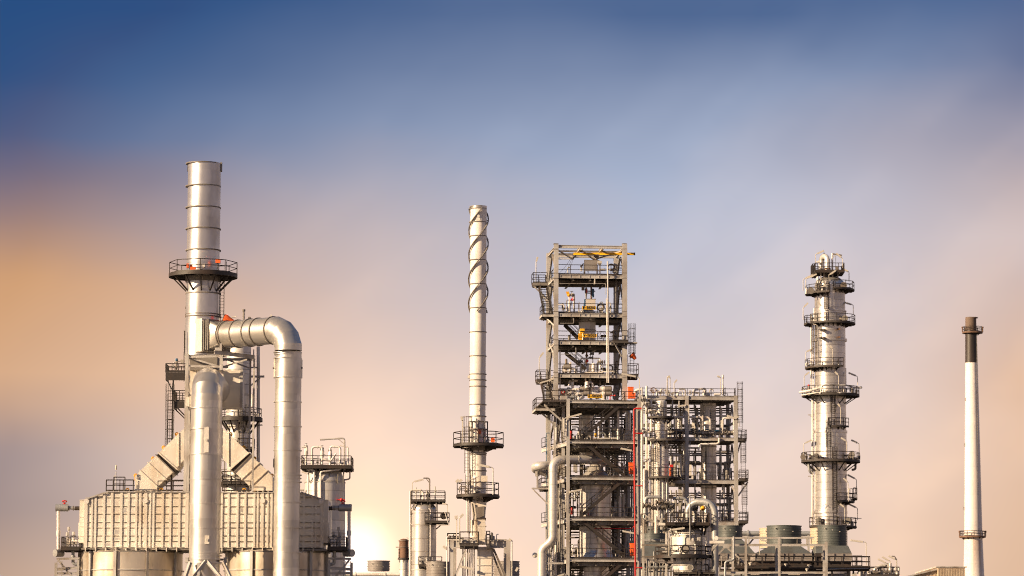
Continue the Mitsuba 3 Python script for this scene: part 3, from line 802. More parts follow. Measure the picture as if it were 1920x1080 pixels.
def build_casing():
    t = thing('convection_casing', 'long pale heater casing with a grid of ribs and sunken panels', 'heater casing')
    v0, v1 = -3.6, 3.6
    half = [160.5, 172, 178.5, 194.5, 209.5, 227, 240.5, 255, 262.5, 272.5, 281, 287.5, 304.5, 319, 336, 349.5]
    wid = [4.5, 1.5, 2.2, 2.6, 2.6, 2.6, 2.6, 2.2, 2.2, 4.0, 1.6, 2.2, 2.6, 2.6, 2.6, 5.0]
    xs = half + [764 - x for x in half[::-1]]; ws = wid + wid[::-1]
    xs[15], xs[16] = 350, 414
    ys = [924, 933.5, 950, 964, 980, 990, 1005, 1015.5, 1026.5]
    hs = [2.6, 2.2, 2.2, 2.2, 2.2, 2.2, 2.2, 2.2, 2.6]
    Q = lambda x, y, v: [FA.l(x, y, v)[i] for i in (0, 2)]
    part(t, 'core', FA, MB().prism([Q(*p, v0 + .34) for p in ((160, 1028), (160, 936), (199.5, 923), (564.5, 923), (604, 936), (604, 1028))], v0 + .34, v1), 'casing')
    def ytop(x):
        x = min(x, 764 - x)
        return 923 if x > 199.5 else 923 + (199.5 - x) * 12.5 / 39
    allx = xs[:16] + [366, 382, 398] + xs[16:]; allw = ws[:16] + [2.4] * 3 + ws[16:]
    for x, w in zip(allx, allw):
        part(t, 'rib', FA, box_px(FA, x - w / 2, x + w / 2, ytop(x), 1027, v0, v0 + .36), 'casing')
    for y, h in zip(ys[1:], hs[1:]):
        part(t, 'rib', FA, box_px(FA, 159.5, 604.5, y - h / 2, y + h / 2, v0 + .012, v0 + .35), 'casing')
    for x0, x1 in ((199.5, 564.5),):
        part(t, 'rib', FA, box_px(FA, x0, x1, 921.5, 924.5, v0 - .1, v0 + .4), 'steel')
    for s in (0, 1):
        q = ((160, 936), (199.5, 923)) if s == 0 else ((604, 936), (564.5, 923))
        part(t, 'rib', FA, MB().bar(FA.l(*q[0], v0), FA.l(*q[1], v0), .3, .13), 'steel')
    g = random.Random(5)
    for i in range(len(allx) - 1):
        x0, x1 = allx[i] + allw[i] / 2 - .2, allx[i + 1] - allw[i + 1] / 2 + .2
        if x1 - x0 < 2: continue
        for y0, y1 in zip(ys[:-1], ys[1:]):
            yt = max(y0 + 1, max(ytop(x0), ytop(x1)) + .8)
            if yt > y1 - 3: continue
            d = v0 + .095 + .03 * g.random()
            k = part(t, 'wall_panel', FA, box_px(FA, x0, x1, yt, y1 - 1, d, v0 + .35), 'casing')
            if x1 - x0 > 10 and g.random() < .12:
                part(k, 'name_plate', FA, box_px(FA, x0 + 2, x1 - 2, yt + 2, y1 - 3, d - .03, d + .01), 'steel')
    for x in (162, 272, 492, 602):
        c = FA.l(x, 940 if x in (162, 602) else 939, v0 - .16)
        part(t, 'inspection_cover', FA, MB().tube([c, c + [0, .3, 0]], FA.m(4.7), 20), 'white_paint')
    for s in (0, 1):
        X = (lambda x: 764 - x) if s else (lambda x: x)
        a, b = sorted((X(149.5), X(159)))
        k = part(t, 'header_box', FA, box_px(FA, a, b, 937, 1018, -2.6, 2.6), 'casing')
        for y in (938, 969, 987, 1005, 1017):
            part(k, 'seam', FA, box_px(FA, a - .4, b + .4, y - .6, y + .6, -2.68, 2.68), 'casing')
        a, b = sorted((X(147.3), X(149.6)))
        part(k, 'door_frame', FA, box_px(FA, a, b, 980, 1018, -2.2, -1.4), 'casing')
    part(t, 'bottom_channel', FA, box_px(FA, 152, 612, 1027.5, 1032.5, v0 - .1, v1), 'steel_dull')
    for x in list(range(160, 350, 19)) + list(range(416, 606, 19)):
        part(t, 'bracket', FA, box_px(FA, x - .8, x + .8, 1027, 1034, v0 - .35, v0 - .08), 'casing')
    for x in range(202, 560, 10):
        if 345 < x < 420: continue
        part(t, 'roof_seam', FA, box_px(FA, x, x + .8, 920.2, 922, v0 - .1, v1), 'casing')
    # handrails on the roof
    z = lambda x, y, v: FA.l(x, y, v)
    rail(FA, t, [z(199, 921, -3), z(212, 921, -3), z(250, 921, -3)], 1.05, 1.2, r=.04)
    rail(FA, t, [z(199, 921, -3), z(199.5, 921, 3.2), z(350, 921, 3.2)], 1.05, 1.2, r=.035)
    k = rail(FA, t, [z(213, 921, -3.3), z(234, 921, -3.3)], 1.3, .9, r=.045)
    rail(FA, t, [z(296, 921, -2.6), z(350, 921, -2.6)], .95, 1.1, r=.04)
    rail(FA, t, [z(417, 921, -2.6), z(470, 921, -2.6)], .95, 1.1, r=.04)
    rail(FA, t, [z(417, 921, 3), z(560, 921, 3)], 1.1, 1.2, r=.035)
    rail(FA, t, [z(417, 912, 1.8), z(468, 912, 1.8)], 1.0, 1.0, r=.04)
    pole = part(t, 'roof_lamp', FA, MB().tube([z(217.5, 921, -3), z(217.5, 884, -3)], .035, 6), 'steel')
    part(pole, 'lamp_head', FA, MB().tube([z(217.5, 881, -3), z(217.5, 872, -3)], .09, 8).tube([z(214.5, 900, -3), z(214.5, 891, -3)], .03, 6), 'lamp_white')
    for x in (239, 303, 458):
        part(t, 'lifting_lug', FA, MB().hoop(z(x, 918, -2.4), .12, .06, (0, 1, 0), 10, 5), 'lug_yellow')
build_casing()

def build_drum(cx, side):
    t = thing('furnace_drum', f'pale upright furnace drum with broad ribs under the {side} half of the ribbed casing', 'furnace')
    r, v = 95, 0.0
    shell(FA, t, cx, v, [(1036, r), (1090, r)], 'drum_shell', 'shell', 80, pyref=1060)
    c = FA.l(cx, 1060, v); R = FA.m(r)
    zt = FA.l(cx, 1036, 0)[2]
    off = (-81, -45, -12, 23, 62) if side == 'left' else (-62, -23, 12, 45, 81)
    for a in list(off) + [115, 160, -120, -160]:
        e = np.array([math.sin(math.radians(a)), -math.cos(math.radians(a)), 0]); s = np.array([e[1], -e[0], 0])
        o = np.array([c[0], v, 0])
        b = MB()
        b.hexa([o + e * (R + x) + s * y + [0, 0, z] for x in (-.02, .22) for y in (-.035, .035) for z in (0, zt)])
        b.hexa([o + e * (R + x) + s * y + [0, 0, z] for x in (.2, .25) for y in (-.13, .13) for z in (0, zt)])
        part(t, 'rib', FA, b, 'steel')
    for y in (1071,):
        band(FA, t, cx, v, y, r - 1, r + 2.6, 1.6, 'steel', n=80)
    band(FA, t, cx, v, 1037.5, r - 3, r + 1.0, 2.0, 'steel_dull', n=80)
build_drum(247, 'left'); build_drum(517, 'right')

def build_access_tower():
    t = thing('access_tower', 'dark ladder tower with two small railed landings left of the stack', 'ladder')
    for x0, x1, y, yb in ((310.5, 347, 698, 713), (326, 347, 752, 765)):
        k = deck(FA, t, x0, x1, y, -1.2, 1.6, th=.12, rails='FBLR', h=.82 if y < 700 else 1.0, r=.035, sp=.6)
        part(k, 'side_panel', FA, box_px(FA, x0, x1, y + 1, yb, -1.28, -1.18), 'dark_steel')
        part(k, 'side_panel', FA, box_px(FA, x0, x0 + .8, y + 1, yb, -1.1, 1.6), 'dark_steel')
    ladder(FA, t, 317.5, 738, 922, -.9, w=.42, out=.4)
    for px, v in ((323, -1.2), (323.5, 1.5)):
        col(FA, t, px, 713, 922, v, 2.2, 'dark_steel')
    for A, B in (((327, 766, -1.2), (348, 786, -1.2)), ((332, 764, -1.2), (349, 782, -1)), ((314, 713, -1.2), (322, 730, -1.2))):
        beam(FA, t, A, B, 2.2, 'dark_steel', sec='box', name='brace')
    beam(FA, t, (345, 660, -1.2), (345, 715, -1.2), 2, 'dark_steel', sec='box', name='post')
    beam(FA, t, (345.4, 620, -1.2), (345.4, 660, -1.2), 1.6, 'dark_steel', sec='box', name='post')
    k = thing('valve_actuator', 'small blue topped actuator and piping on the upper landing', 'valve')
    shell(FA, k, 331, -.2, [(672, 2.4), (676, 2.8), (677, 1.5)], 'blue', 'cap', 14)
    shell(FA, k, 331, -.2, [(677, 1.8), (682, 2.4), (697, 1.2)], 'steel_dull', 'body', 14)
    part(k, 'arm', FA, MB().tube(bend([FA.l(325, 690, -.2), FA.l(325, 679, -.2), FA.l(344, 676, -.2)], .2), .06, 6), 'steel')
    part(k, 'box', FA, box_px(FA, 339, 345, 674, 682, -.3, .2), 'steel')
build_access_tower()

def build_back_column():
    t = thing('reactor_column', 'pale clad column partly hidden behind the stack, with dark galleries', 'column')
    FB = Fr(338, 447)
    shell(FB, t, 447, 0, [(640, 22.5), (694, 22.5)], 'cladding_white', 'shell', 40, pyref=760)
    shell(FB, t, 447, 0, [(694, 22.8), (782, 22.8)], 'cladding_white', 'shell', 40, pyref=760)
    shell(FB, t, 447, 0, [(782, 23), (800, 22), (802, 20), (1100, 20)], 'cladding_white', 'shell', 40, pyref=760)
    for y in (642, 694, 722, 740): band(FB, t, 447, 0, y, 22, 24, 1.5, 'steel', n=40)
    k = ring(FB, t, 450, 0, 785, 20, 42, 60, 300, nb=9, brace=28, h=.95, mat='dark_steel', th=.3)
    k = ring(FB, t, 455, 0, 841, 18, 22, 90, 270, nb=4, h=.95)
    deck(FB, t, 446, 475, 840, -2.4, -1.0, rails='FLR', h=.95, r=.035)
    ladder(FB, t, 453, 775, 850, -1.6, w=.42)
    for x, r, y0 in ((475.6, 1.1, 655), (484.3, 3.2, 650)):
        pipe(FB, t, [(x, y0, .5), (x, 1085, .5)], r, 'pipe_metal')
    pipe(FB, t, [(462, 738, -.6), (473, 738, -.6), (473, 765, -.6)], 2, 'white_paint')
    for y, x0, x1 in ((706, 468, 495.5), (797, 468, 492), (689, 466, 485)):
        beam(FB, t, (x0, y, .2), (x1, y, .2), 4 if y == 706 else 2.4, 'steel', sec='box', name='pipe_support')
    beam(FB, t, (469, 724, .2), (488, 708, .2), 2.4, 'steel', sec='box', name='pipe_support')
    clutter(FB, t, 430, 488, 784, 762, -1.8, .4, 21, 8, 1)
    # dark level with railings behind the right slanting duct
    deck(FB, t, 412, 470, 905, -2, 2.5, rails='FBLR', mat='grating', r=.035)
    ladder(FB, t, 437, 842, 905, -1.9, w=.42)
    clutter(FB, t, 418, 466, 905, 880, -1.5, 1.5, 22, 8, 1)
    for y in (864, 880, 895):
        beam(FB, t, (415, y, 1.5), (452, y, 1.5), 1.4, 'steel_dull', sec='box', name='pipe_support')
    for x in (421, 444): col(FB, t, x, 842, 930, 1.6, 2, 'steel_dull')
build_back_column()

def build_right_vessel():
    t = thing('knockout_vessel', 'squat clad vessel with relief valves and a davit on top, right of the heater', 'vessel')
    FV = Fr(372, 609)
    shell(FV, t, 609, 0, [(884, 30), (905, 37.5), (1090, 37.5)], 'cladding_white', 'shell', 44, pyref=960, hardang=40)
    for y, d in ((886, 1), (905, 1.5), (950, 1), (1000, 1)): band(FV, t, 609, 0, y, 30 if y < 900 else 37, (31 if y < 900 else 37.5) + d, 1.6, 'steel', n=44)
    deck(FV, t, 565, 658, 874, -2.6, 2.6, th=.2, rails='FBLR', fascia='dark_steel', h=1.12, r=.036)
    for x, s in ((578, 1), (592, 1), (604, -1), (618, 1), (634, -1), (645, 1)):
        part(t, 'bracket', FV, MB().bar(FV.l(x, 877, -2.0), FV.l(609 + (x - 609) * .95, 905, -1.7), .12, .16), 'steel_dull')
    # relief valves and their tailpipes
    for x, top, v in ((574, 838, -.8), (604, 842, -.6), (619, 846, -1.0)):
        k = shell(FV, t, x, v, [(top - 8, .8), (top - 1, 1), (top, 2.8), (top + 4, 3.8), (top + 13, 3.8), (top + 18, 2), (874, 2)], 'white_paint', 'relief_valve', 14)
        wheelvalve(FV, t, FV.l(x, top - 1, v), .12)
    pipe(FV, t, [(585, 874, -1), (585, 838, -1), (604, 838, -1), (604, 846, -1)], 2, 'white_paint', fl=(.1, .75))
    pipe(FV, t, [(638, 874, -1), (638, 838, -1), (619, 837, -1), (619, 846, -1)], 2, 'white_paint', fl=(.1, .75))
    pipe(FV, t, [(566, 838, -1), (576, 838, -1), (576, 845, -1)], 1.5, 'white_paint', fl=(.4,))
    pipe(FV, t, [(638, 835, .6), (653, 839, .6), (653, 874, .6)], 1.2, 'white_paint')
    pipe(FV, t, [(605, 860, -1.6), (619, 866, -1.6), (630, 850, -1.6)], 1.6, 'white_paint')
    davit(FV, t, 646, 821.5, 874, 600, .2, 1.5, 'steel', 824.5)
    beam(FV, t, (634, 823, .2), (645, 832, .2), 1.6, 'steel', sec='box', name='davit_brace')
    # pipes dropping under the platform
    for pts, r in ((((575, 880, -2.1), (589, 880, -2.1), (589, 1085, -2.1)), 2.3), (((638, 880, -2.3), (601, 884, -2.3), (601, 1085, -2.3)), 2), (((566, 884, -2.2), (578, 889, -2.2), (578, 1085, -2.2)), 1.6), (((645, 898, -.4), (645, 1085, -.4)), 1.8), (((656, 878, -.6), (656, 898, -.6), (645, 900, -.6)), 1.4), (((638, 880, -2.3), (640, 870, -2.3)), 2)):
        pipe(FV, t, pts, r, 'white_paint')
    part(t, 'nozzle', FV, MB().tube([FV.l(563, 919, -1), FV.l(570, 919, -1)], .12, 10), 'steel')
    part(t, 'red_valve', FV, MB().ball(FV.l(640, 937, -1.8), .18, 8).tube([FV.l(633, 937, -1.8), FV.l(646, 937, -1.8)], .07, 6), 'red')
    clutter(FV, t, 568, 652, 874, 850, -1.8, 1.6, 31, 7, .9)
build_right_vessel()

def build_header_station(mirror):
    X = (lambda x: 764 - x) if mirror else (lambda x: x)
    t = thing('header_station', 'piping stand with a thick header and railed platform at the ' + ('right end of the heater' if mirror else 'left end of the heater'), 'piping stand')
    v = -1.0
    a, b = FA.l(X(104.5), 952, v), FA.l(X(128), 952, v)
    part(t, 'header', FA, MB().tube([a, b], FA.m(6.8), 20), 'grey_pipe')
    part(t, 'header_arm', FA, MB().tube([b, FA.l(X(141), 953, v)], FA.m(3.2), 14), 'grey_pipe')
    part(t, 'bellows', FA, MB().tube([FA.l(X(141), 953, v), FA.l(X(149), 953, v)], FA.m(3.8), 14), 'dark_steel')
    for x in (129, 137): part(t, 'flange', FA, MB().tube([FA.l(X(x), 953, v), FA.l(X(x + 1.2), 953, v)], FA.m(4.6), 14), 'valve_grey')
    pipe(FA, t, [(X(109.5), 957, v), (X(109.5), 1034, v)], 3.1, 'white_paint', n=16)
    part(t, 'collar', FA, MB().tube([FA.l(X(109.5), 995, v), FA.l(X(109.5), 1004, v)], FA.m(4), 16), 'white_paint')
    part(t, 'elbow_end', FA, MB().tube([FA.l(X(103), 1037, v - .9), FA.l(X(117), 1037, v - .3)], FA.m(7), 20), 'grey_pipe')
    q = FA.l(X(121), 941, v)
    part(t, 'handwheel', FA, MB().hoop(q + [0, 0, .05], .2, .05, (0, .3, 1), 12, 5).hoop(q - [0, 0, .2], .14, .04, (0, .3, 1), 12, 5).tube([q, q - [0, 0, .45]], .05, 6), 'red')
    xa, xb = sorted((X(115), X(149)))
    deck(FA, t, xa, xb, 1027, -2.4, 2, rails='FBLR', h=1.0, r=.035, sp=.8, fascia='dark_steel')
    g = random.Random(8)
    for x, y in ((126, 1000), (127, 1008), (138, 999), (133, 1012), (129, 990)):
        part(t, 'instrument', FA, MB().tube([FA.l(X(x), 1027, -1.5), FA.l(X(x), y, -1.5)], .05, 6).tube([FA.l(X(x), y + 5, -1.5), FA.l(X(x), y - 2, -1.5)], .13, 8), 'steel')
    wheelvalve(FA, t, FA.l(X(137), 1017, -1.6), .24, 'white_paint')
    pipe(FA, t, [(X(137), 1033, -1.6), (X(137), 1058, -1.6), (X(148), 1058, -1.6)], 3, 'grey_pipe', fl=(.3,))
    for A, B, h in (((X(106), 1048, -2), (X(149), 1047, -2), 4), ((X(104), 1068, -2), (X(149), 1064, -2), 5), ((X(106), 1075, -2), (X(149), 1075, -2), 4)):
        beam(FA, t, A, B, h, 'steel')
    beam(FA, t, (X(109), 1050, -2.1), (X(138), 1085, -2.1), 3.5, 'steel', sec='box', name='brace')
    for x in (104.5, 146.5): col(FA, t, X(x), 1050 if x > 120 else 1055, 1090, -2, 4)
    ladder(FA, t, X(111.5), 1052, 1090, -2.4, cage=False, mat='steel')
build_header_station(False); build_header_station(True)

# ================================================================ B. small vessels between the heater and the thin stack
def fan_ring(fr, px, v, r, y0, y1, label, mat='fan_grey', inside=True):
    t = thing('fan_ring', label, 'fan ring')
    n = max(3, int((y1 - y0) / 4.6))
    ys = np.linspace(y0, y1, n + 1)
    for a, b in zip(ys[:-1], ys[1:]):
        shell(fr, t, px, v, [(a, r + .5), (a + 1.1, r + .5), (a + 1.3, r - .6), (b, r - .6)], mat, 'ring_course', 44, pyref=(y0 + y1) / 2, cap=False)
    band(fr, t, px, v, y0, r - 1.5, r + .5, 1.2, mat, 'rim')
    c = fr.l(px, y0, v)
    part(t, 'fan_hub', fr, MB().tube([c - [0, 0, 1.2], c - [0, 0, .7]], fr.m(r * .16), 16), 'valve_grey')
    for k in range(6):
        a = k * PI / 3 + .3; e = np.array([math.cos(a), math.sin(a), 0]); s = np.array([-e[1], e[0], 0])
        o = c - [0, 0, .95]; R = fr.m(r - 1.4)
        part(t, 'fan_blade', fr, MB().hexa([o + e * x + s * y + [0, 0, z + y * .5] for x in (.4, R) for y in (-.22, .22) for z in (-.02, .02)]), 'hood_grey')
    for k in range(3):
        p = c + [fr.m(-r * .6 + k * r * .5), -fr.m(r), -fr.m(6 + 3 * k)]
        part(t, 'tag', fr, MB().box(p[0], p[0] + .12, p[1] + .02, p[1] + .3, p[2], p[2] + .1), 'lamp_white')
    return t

FC = Fr(406, 793)
def build_left_vessel():
    t = thing('separator_vessel', 'pale clad vessel with a railed top and a side landing, between heater and thin stack', 'vessel')
    shell(FC, t, 794, 0, vessel_head(FC, 794, 0, 24, 939, 957) + [(983, 24), (1085, 24)], 'cladding_big', 'shell', 44, pyref=1000)
    for y in (957, 984, 1069): band(FC, t, 794, 0, y, 23, 25.2, 1.6, 'steel')
    deck(FC, t, 770, 834, 938, -1.6, 1.6, th=.14, rails='FBLR', h=1.1, r=.04)
    for x in (776, 790, 806, 818): part(t, 'post', FC, MB().bar(FC.l(x, 939, -1.3), FC.l(x, 956, -1.2), .14, .14), 'steel_dull')
    deck(FC, t, 797, 842, 978, -2.3, -.9, th=.14, rails='FBLR', h=1.05, r=.04)
    beam(FC, t, (820, 942, 0), (820, 976, -.4), 2, 'dark_steel', sec='box', name='brace')
    beam(FC, t, (834, 978, -1), (818, 992, -.8), 2, 'dark_steel', sec='box', name='brace')
    part(t, 'manway', FC, MB().tube([FC.l(832, 967, -2), FC.l(832, 967, -1.2)], .28, 16).hoop(FC.l(832, 967, -1.9), .35, .08), 'dark_steel')
    part(t, 'manway', FC, MB().tube([FC.l(770, 962, -.6), FC.l(776, 962, -.6)], .2, 12), 'valve_grey')
    deck(FC, t, 785, 828, 1060, -2.4, -1.2, th=.14, rails='FLR', h=1.0, r=.04)
    clutter(FC, t, 790, 826, 1060, 1042, -2.2, -1.5, 41, 5, 1)
    pipe(FC, t, [(769, 1090, -.6), (769, 920, -.6), (790, 919, -.6), (794, 926, -.6), (794, 938, -.6)], 1.9, 'white_paint', fl=(.9,))
    pipe(FC, t, [(807, 1090, -1.9), (807, 955, -1.9), (803, 953, -1.9)], 1.1, 'white_paint')
    davit(FC, t, 805.5, 896.5, 938, 794, .3, 1.3, 'steel_dull')
    part(t, 'davit_brace', FC, MB().bar(FC.l(799, 897, .3), FC.l(805, 905, .3), .1, .1), 'steel_dull')
    for x, y in ((780, 914), (788, 922), (800, 918), (816, 912)):
        part(t, 'vent', FC, MB().tube([FC.l(x, 938, .2), FC.l(x, y, .2)], .07, 6).tube([FC.l(x, y + 8, .2), FC.l(x + 3, y + 8, .2)], .12, 6), 'lamp_white')
    lamp(FC, t, 773, 904, 936, 21, -5, -1.5)
    lamp(FC, t, 839, 946, 978, -10, -2, -2.2)
    for (x0, y0, x1, y1) in ((834, 960, 842, 985), (818, 984, 842, 985)):
        pipe(FC, t, [(x0, y0, -2.3), (x1, y1, -2.3)], .8, 'white_paint')
build_left_vessel()
FC2 = Fr(430, 757)
def build_small_column():
    t = thing('small_column', 'small weathered brown column with a ringed gallery left of the pale clad vessel', 'column')
    shell(FC2, t, 757, 0, vessel_head(FC2, 757, 0, 8.6, 1010, 1014) + [(1024, 8.6), (1090, 8.6)], 'rust', 'shell', 28)
    for y in (1014, 1026): band(FC2, t, 757, 0, y, 8, 10, 1.4, 'steel_dull')
    shell(FC2, t, 757, 0, [(1050, 9), (1090, 9)], 'cladding_white', 'jacket', 28)
    ring(FC2, t, 757, 0, 1047, 8.8, 11, 0, 360, nb=6, h=1.15, r=.04)
    beam(FC2, t, (742, 1026, 0), (766, 1026, 0), 1.4, 'steel', sec='box', name='pipe_support')
    pipe(FC2, t, [(768, 1090, -.3), (768, 1012, -.3), (762, 1008, -.3)], .9, 'white_paint')
build_small_column()
fan_ring(Fr(440, 710), 710, 0, 21, 1052, 1071, 'pale round fan ring low beside the sun glare', 'plenum_grey')
fan_ring(Fr(390, 821), 824, 0, 25, 1054, 1090, 'grey fan ring right of the pale clad vessel', 'plenum_grey')
fan_ring(Fr(360, 950), 950, 0, 24, 1053, 1090, 'grey fan ring behind the portal frame under the thin stack', 'plenum_grey')
soloP('long_pipe', 'long pale pipe lying low between heater and clad vessel', Fr(420, 700), [(610, 1077, 0), (750, 1077, 0)], 3.4, 'white_paint', n=14, fl=(.4, .8))
def build_pipe_bridge():
    t = thing('pipe_bridge', 'low steel bridge carrying the long pale pipe', 'steel frame')
    fr = Fr(420, 700)
    for x in (640, 690, 740):
        col(fr, t, x, 1081, 1090, 0, 4)
    beam(fr, t, (610, 1083, 0), (752, 1083, 0), 4)
build_pipe_bridge()

# ================================================================ C. thin stack with helical strakes
FS = Fr(305, 896)
def build_spiral_stack():
    t = thing('thin_stack', 'thin pale stack with spiral strakes round its upper part', 'stack')
    px = 896
    rings = [388, 391.5, 417, 443, 488, 533, 578, 623, 668, 702, 713, 725, 759, 781, 806]
    rr = lambda y: 15.4 - (y - 388) * .0014
    for a, b in zip(rings[1:-1], rings[2:]):
        shell(FS, t, px, 0, [(a, rr(a)), (b, rr(b))], 'white_paint', 'shell_section', 36, pyref=680, cap=False)
    shell(FS, t, px, 0, [(386.5, 15.5), (391.5, 15.4)], 'stack_metal', 'top_collar', 36, pyref=680, cap=False)
    c = FS.l(px, 680, 0)
    zt = FS.l(px, 386.5, 0)[2]
    part(t, 'liner', FS, MB().lathe(c[0], 0, [(.01, zt - 5), (FS.m(14.4), zt - 5), (FS.m(14.4), zt)], 30), 'soot')
    for y in rings:
        band(FS, t, px, 0, y, 14, rr(y) + (1.6 if y > 391 else .8), 1.5, 'steel_dull', n=36)
    z0, z1 = FS.l(px, 585, 0)[2], FS.l(px, 392, 0)[2]
    R0, R1 = FS.m(17.0), FS.m(19.5)
    pitch = FS.m(139)
    for k in range(3):
        n = 72
        V, F = [], []
        for i in range(n + 1):
            z = z0 + (z1 - z0) * i / n
            a = 2 * PI * (k / 3 + (z - z0) / pitch) + .4
            e = np.array([math.cos(a), math.sin(a), 0])
            for rad in (R0, R1):
                for dz in (-.07, .07):
                    V.append([c[0], 0, 0] + e * rad + [0, 0, z + dz])
        for i in range(n):
            o = i * 4
            for q in ((0, 1), (1, 3), (3, 2), (2, 0)):
                F.append([o + q[0], o + q[1], o + 4 + q[1], o + 4 + q[0]])
        part(t, 'strake', FS, MB().add(V, F), 'steel_dull')
        for i in range(4, n, 12):                                   # short arms that hold the strake off the shell
            z = z0 + (z1 - z0) * i / n; a = 2 * PI * (k / 3 + (z - z0) / pitch) + .4
            e = np.array([math.cos(a), math.sin(a), 0]); o = np.array([c[0], 0, z])
            part(t, 'strake_arm', FS, MB().bar(o + e * FS.m(15), o + e * (R0 + .03), .08, .06), 'steel_dull')
    for y0, y1 in ((397, 413), (760, 778)):
        part(t, 'cover_plate', FS, box_px(FS, 893, 900, y0, y1, -FS.m(16), -FS.m(14)), 'casing')
        part(t, 'port', FS, MB().tube([FS.l(897, y0 + 8, -FS.m(17.5)), FS.l(897, y0 + 8, -FS.m(15))], .13, 10), 'casing')
    part(t, 'lug', FS, box_px(FS, 877, 881, 704, 709, -.2, .2), 'casing')
    shell(FS, t, px + .8, 0, [(806, 14.8), (835, 14.6), (905, 14.6), (944, 14.6)], 'white_paint', 'lower_shell', 36, cap=False)
    for y, d in ((850, 1.6), (853, 1), (883, 1.6), (937, 1.2), (940, 2.2)): band(FS, t, px + .8, 0, y, 14, 14.8 + d, 1.4, 'steel_dull', n=36)
    cage = MB()
    for a in range(0, 360, 45):
        e = FS.m(17.2) * np.array([math.cos(math.radians(a)), math.sin(math.radians(a)), 0])
        o = np.array([FS.l(px + .8, 810, 0)[0], 0, 0])
        cage.bar(o + e + [0, 0, FS.l(px, 830, 0)[2]], o + e + [0, 0, FS.l(px, 790, 0)[2]], .1, .1, up=(0, 1, 0))
    for y in (791, 805):
        o = FS.l(px + .8, y, 0); cage.hoop(o, FS.m(17.2), .04, (0, 0, 1), 24)
    part(t, 'guard_frame', FS, cage, 'steel_dull')
    k = ring(FS, t, px + 1, 0, 835, 15, 47.5, nb=8, mat='dark_steel', th=.15, r=.036, h=1.12, posts=1.7)
    part(t, 'skirt_ring', FS, MB().ringbox(FS.l(px + 1, 840, 0)[0], 0, FS.m(15), FS.m(19), FS.l(px, 845, 0)[2], FS.l(px, 837, 0)[2], 36), 'steel_dull')
    for px0, py0, w, h, v in ((896, 806, 6, 7, -1.0), (920.5, 821, 7, 8, -1.2)):
        part(t, 'warning_light', FS, box_px(FS, px0, px0 + w, py0, py0 + h, v, v + .3), 'orange')
    clutter(FS, t, 905, 920, 835, 818, -.9, .4, 51, 3, .9)
    ring(FS, t, px, 0, 930, 15, 40.5, nb=8, mat='dark_steel', th=.15, r=.036, h=1.12, posts=1.7)
    ladder(FS, t, 876, 800, 887, -.9, w=.42, mat='steel_dull')
    ladder(FS, t, 878, 890, 930, -.9, cage=False, mat='steel_dull')
    for x in (867.5, 873):
        pass
    pipe(FS, t, [(878.5, 838, -.6), (878.5, 1000, -.6)], 1.1, 'steel')
    pipe(FS, t, [(875.5, 838, -.4), (875.5, 1000, -.4)], .9, 'white_paint')
    pipe(FS, t, [(881.5, 880, -.5), (881.5, 1000, -.5)], .9, 'steel_dull')
    lamp(FS, t, 867, 790, 834, -2, -9, -1.6)
    lamp(FS, t, 924.5, 877, 928, -31, -6, -1.8)
    for x in (856, 862): part(t, 'flood_light', FS, MB().bar(FS.l(x - 1, 904, -1.6), FS.l(x + 4, 899, -1.6), .3, .2), 'lamp_white')
    part(t, 'panel_box', FS, box_px(FS, 902, 914, 892, 904, -1.4, -1.0), 'casing')
    pipe(FS, t, [(899, 893, -1), (880, 901, -1), (878, 925, -1)], .7, 'steel')
    clutter(FS, t, 868, 900, 930, 908, -1.6, -.9, 52, 5, .9)
    # box-shaped lower flue
    Q = lambda x, y: [FS.l(x, y, 0)[i] for i in (0, 2)]
    part(t, 'flue_cone', FS, MB().prism([Q(883, 942), Q(912, 942), Q(909, 975), Q(887, 975)], -.7, .7), 'casing')
    part(t, 'flue_face', FS, MB().prism([Q(893, 952), Q(908, 950), Q(908, 968), Q(893, 974)], -.95, -.66), 'steel_dull')
    part(t, 'flue_box', FS, MB().prism([Q(895, 976), Q(910, 974), Q(911, 1021), Q(897, 1021)], -1.3, .7), 'casing')
    part(t, 'flue_rim', FS, box_px(FS, 894, 911, 970.5, 974, -1.35, .7), 'dark_steel')
    pipe(FS, t, [(886, 944, -.9), (889, 965, -.9), (887, 985, -.9)], 1.3, 'dark_steel')
    for y in (985, 1010): part(t, 'flue_seam', FS, box_px(FS, 894.5, 911.5, y, y + 1.2, -1.36, .7), 'casing')
    part(t, 'shell_stub', FS, MB().lathe(FS.l(889, 1000, 0)[0], .2, [(FS.m(8), FS.l(889, 1030, 0)[2]), (FS.m(8), FS.l(889, 975, 0)[2])], 24), 'white_paint')
    k = part(t, 'base_box', FS, box_px(FS, 895, 925, 1025, 1100, -1.5, 1.2), 'casing')
    for y in (1030, 1046, 1060, 1074): part(k, 'seam', FS, box_px(FS, 894.3, 925.7, y - .7, y + .7, -1.58, 1.25), 'steel')
    for x in (898, 922): part(k, 'seam', FS, box_px(FS, x - .7, x + .7, 1025, 1100, -1.57, -1.4), 'steel')
build_spiral_stack()
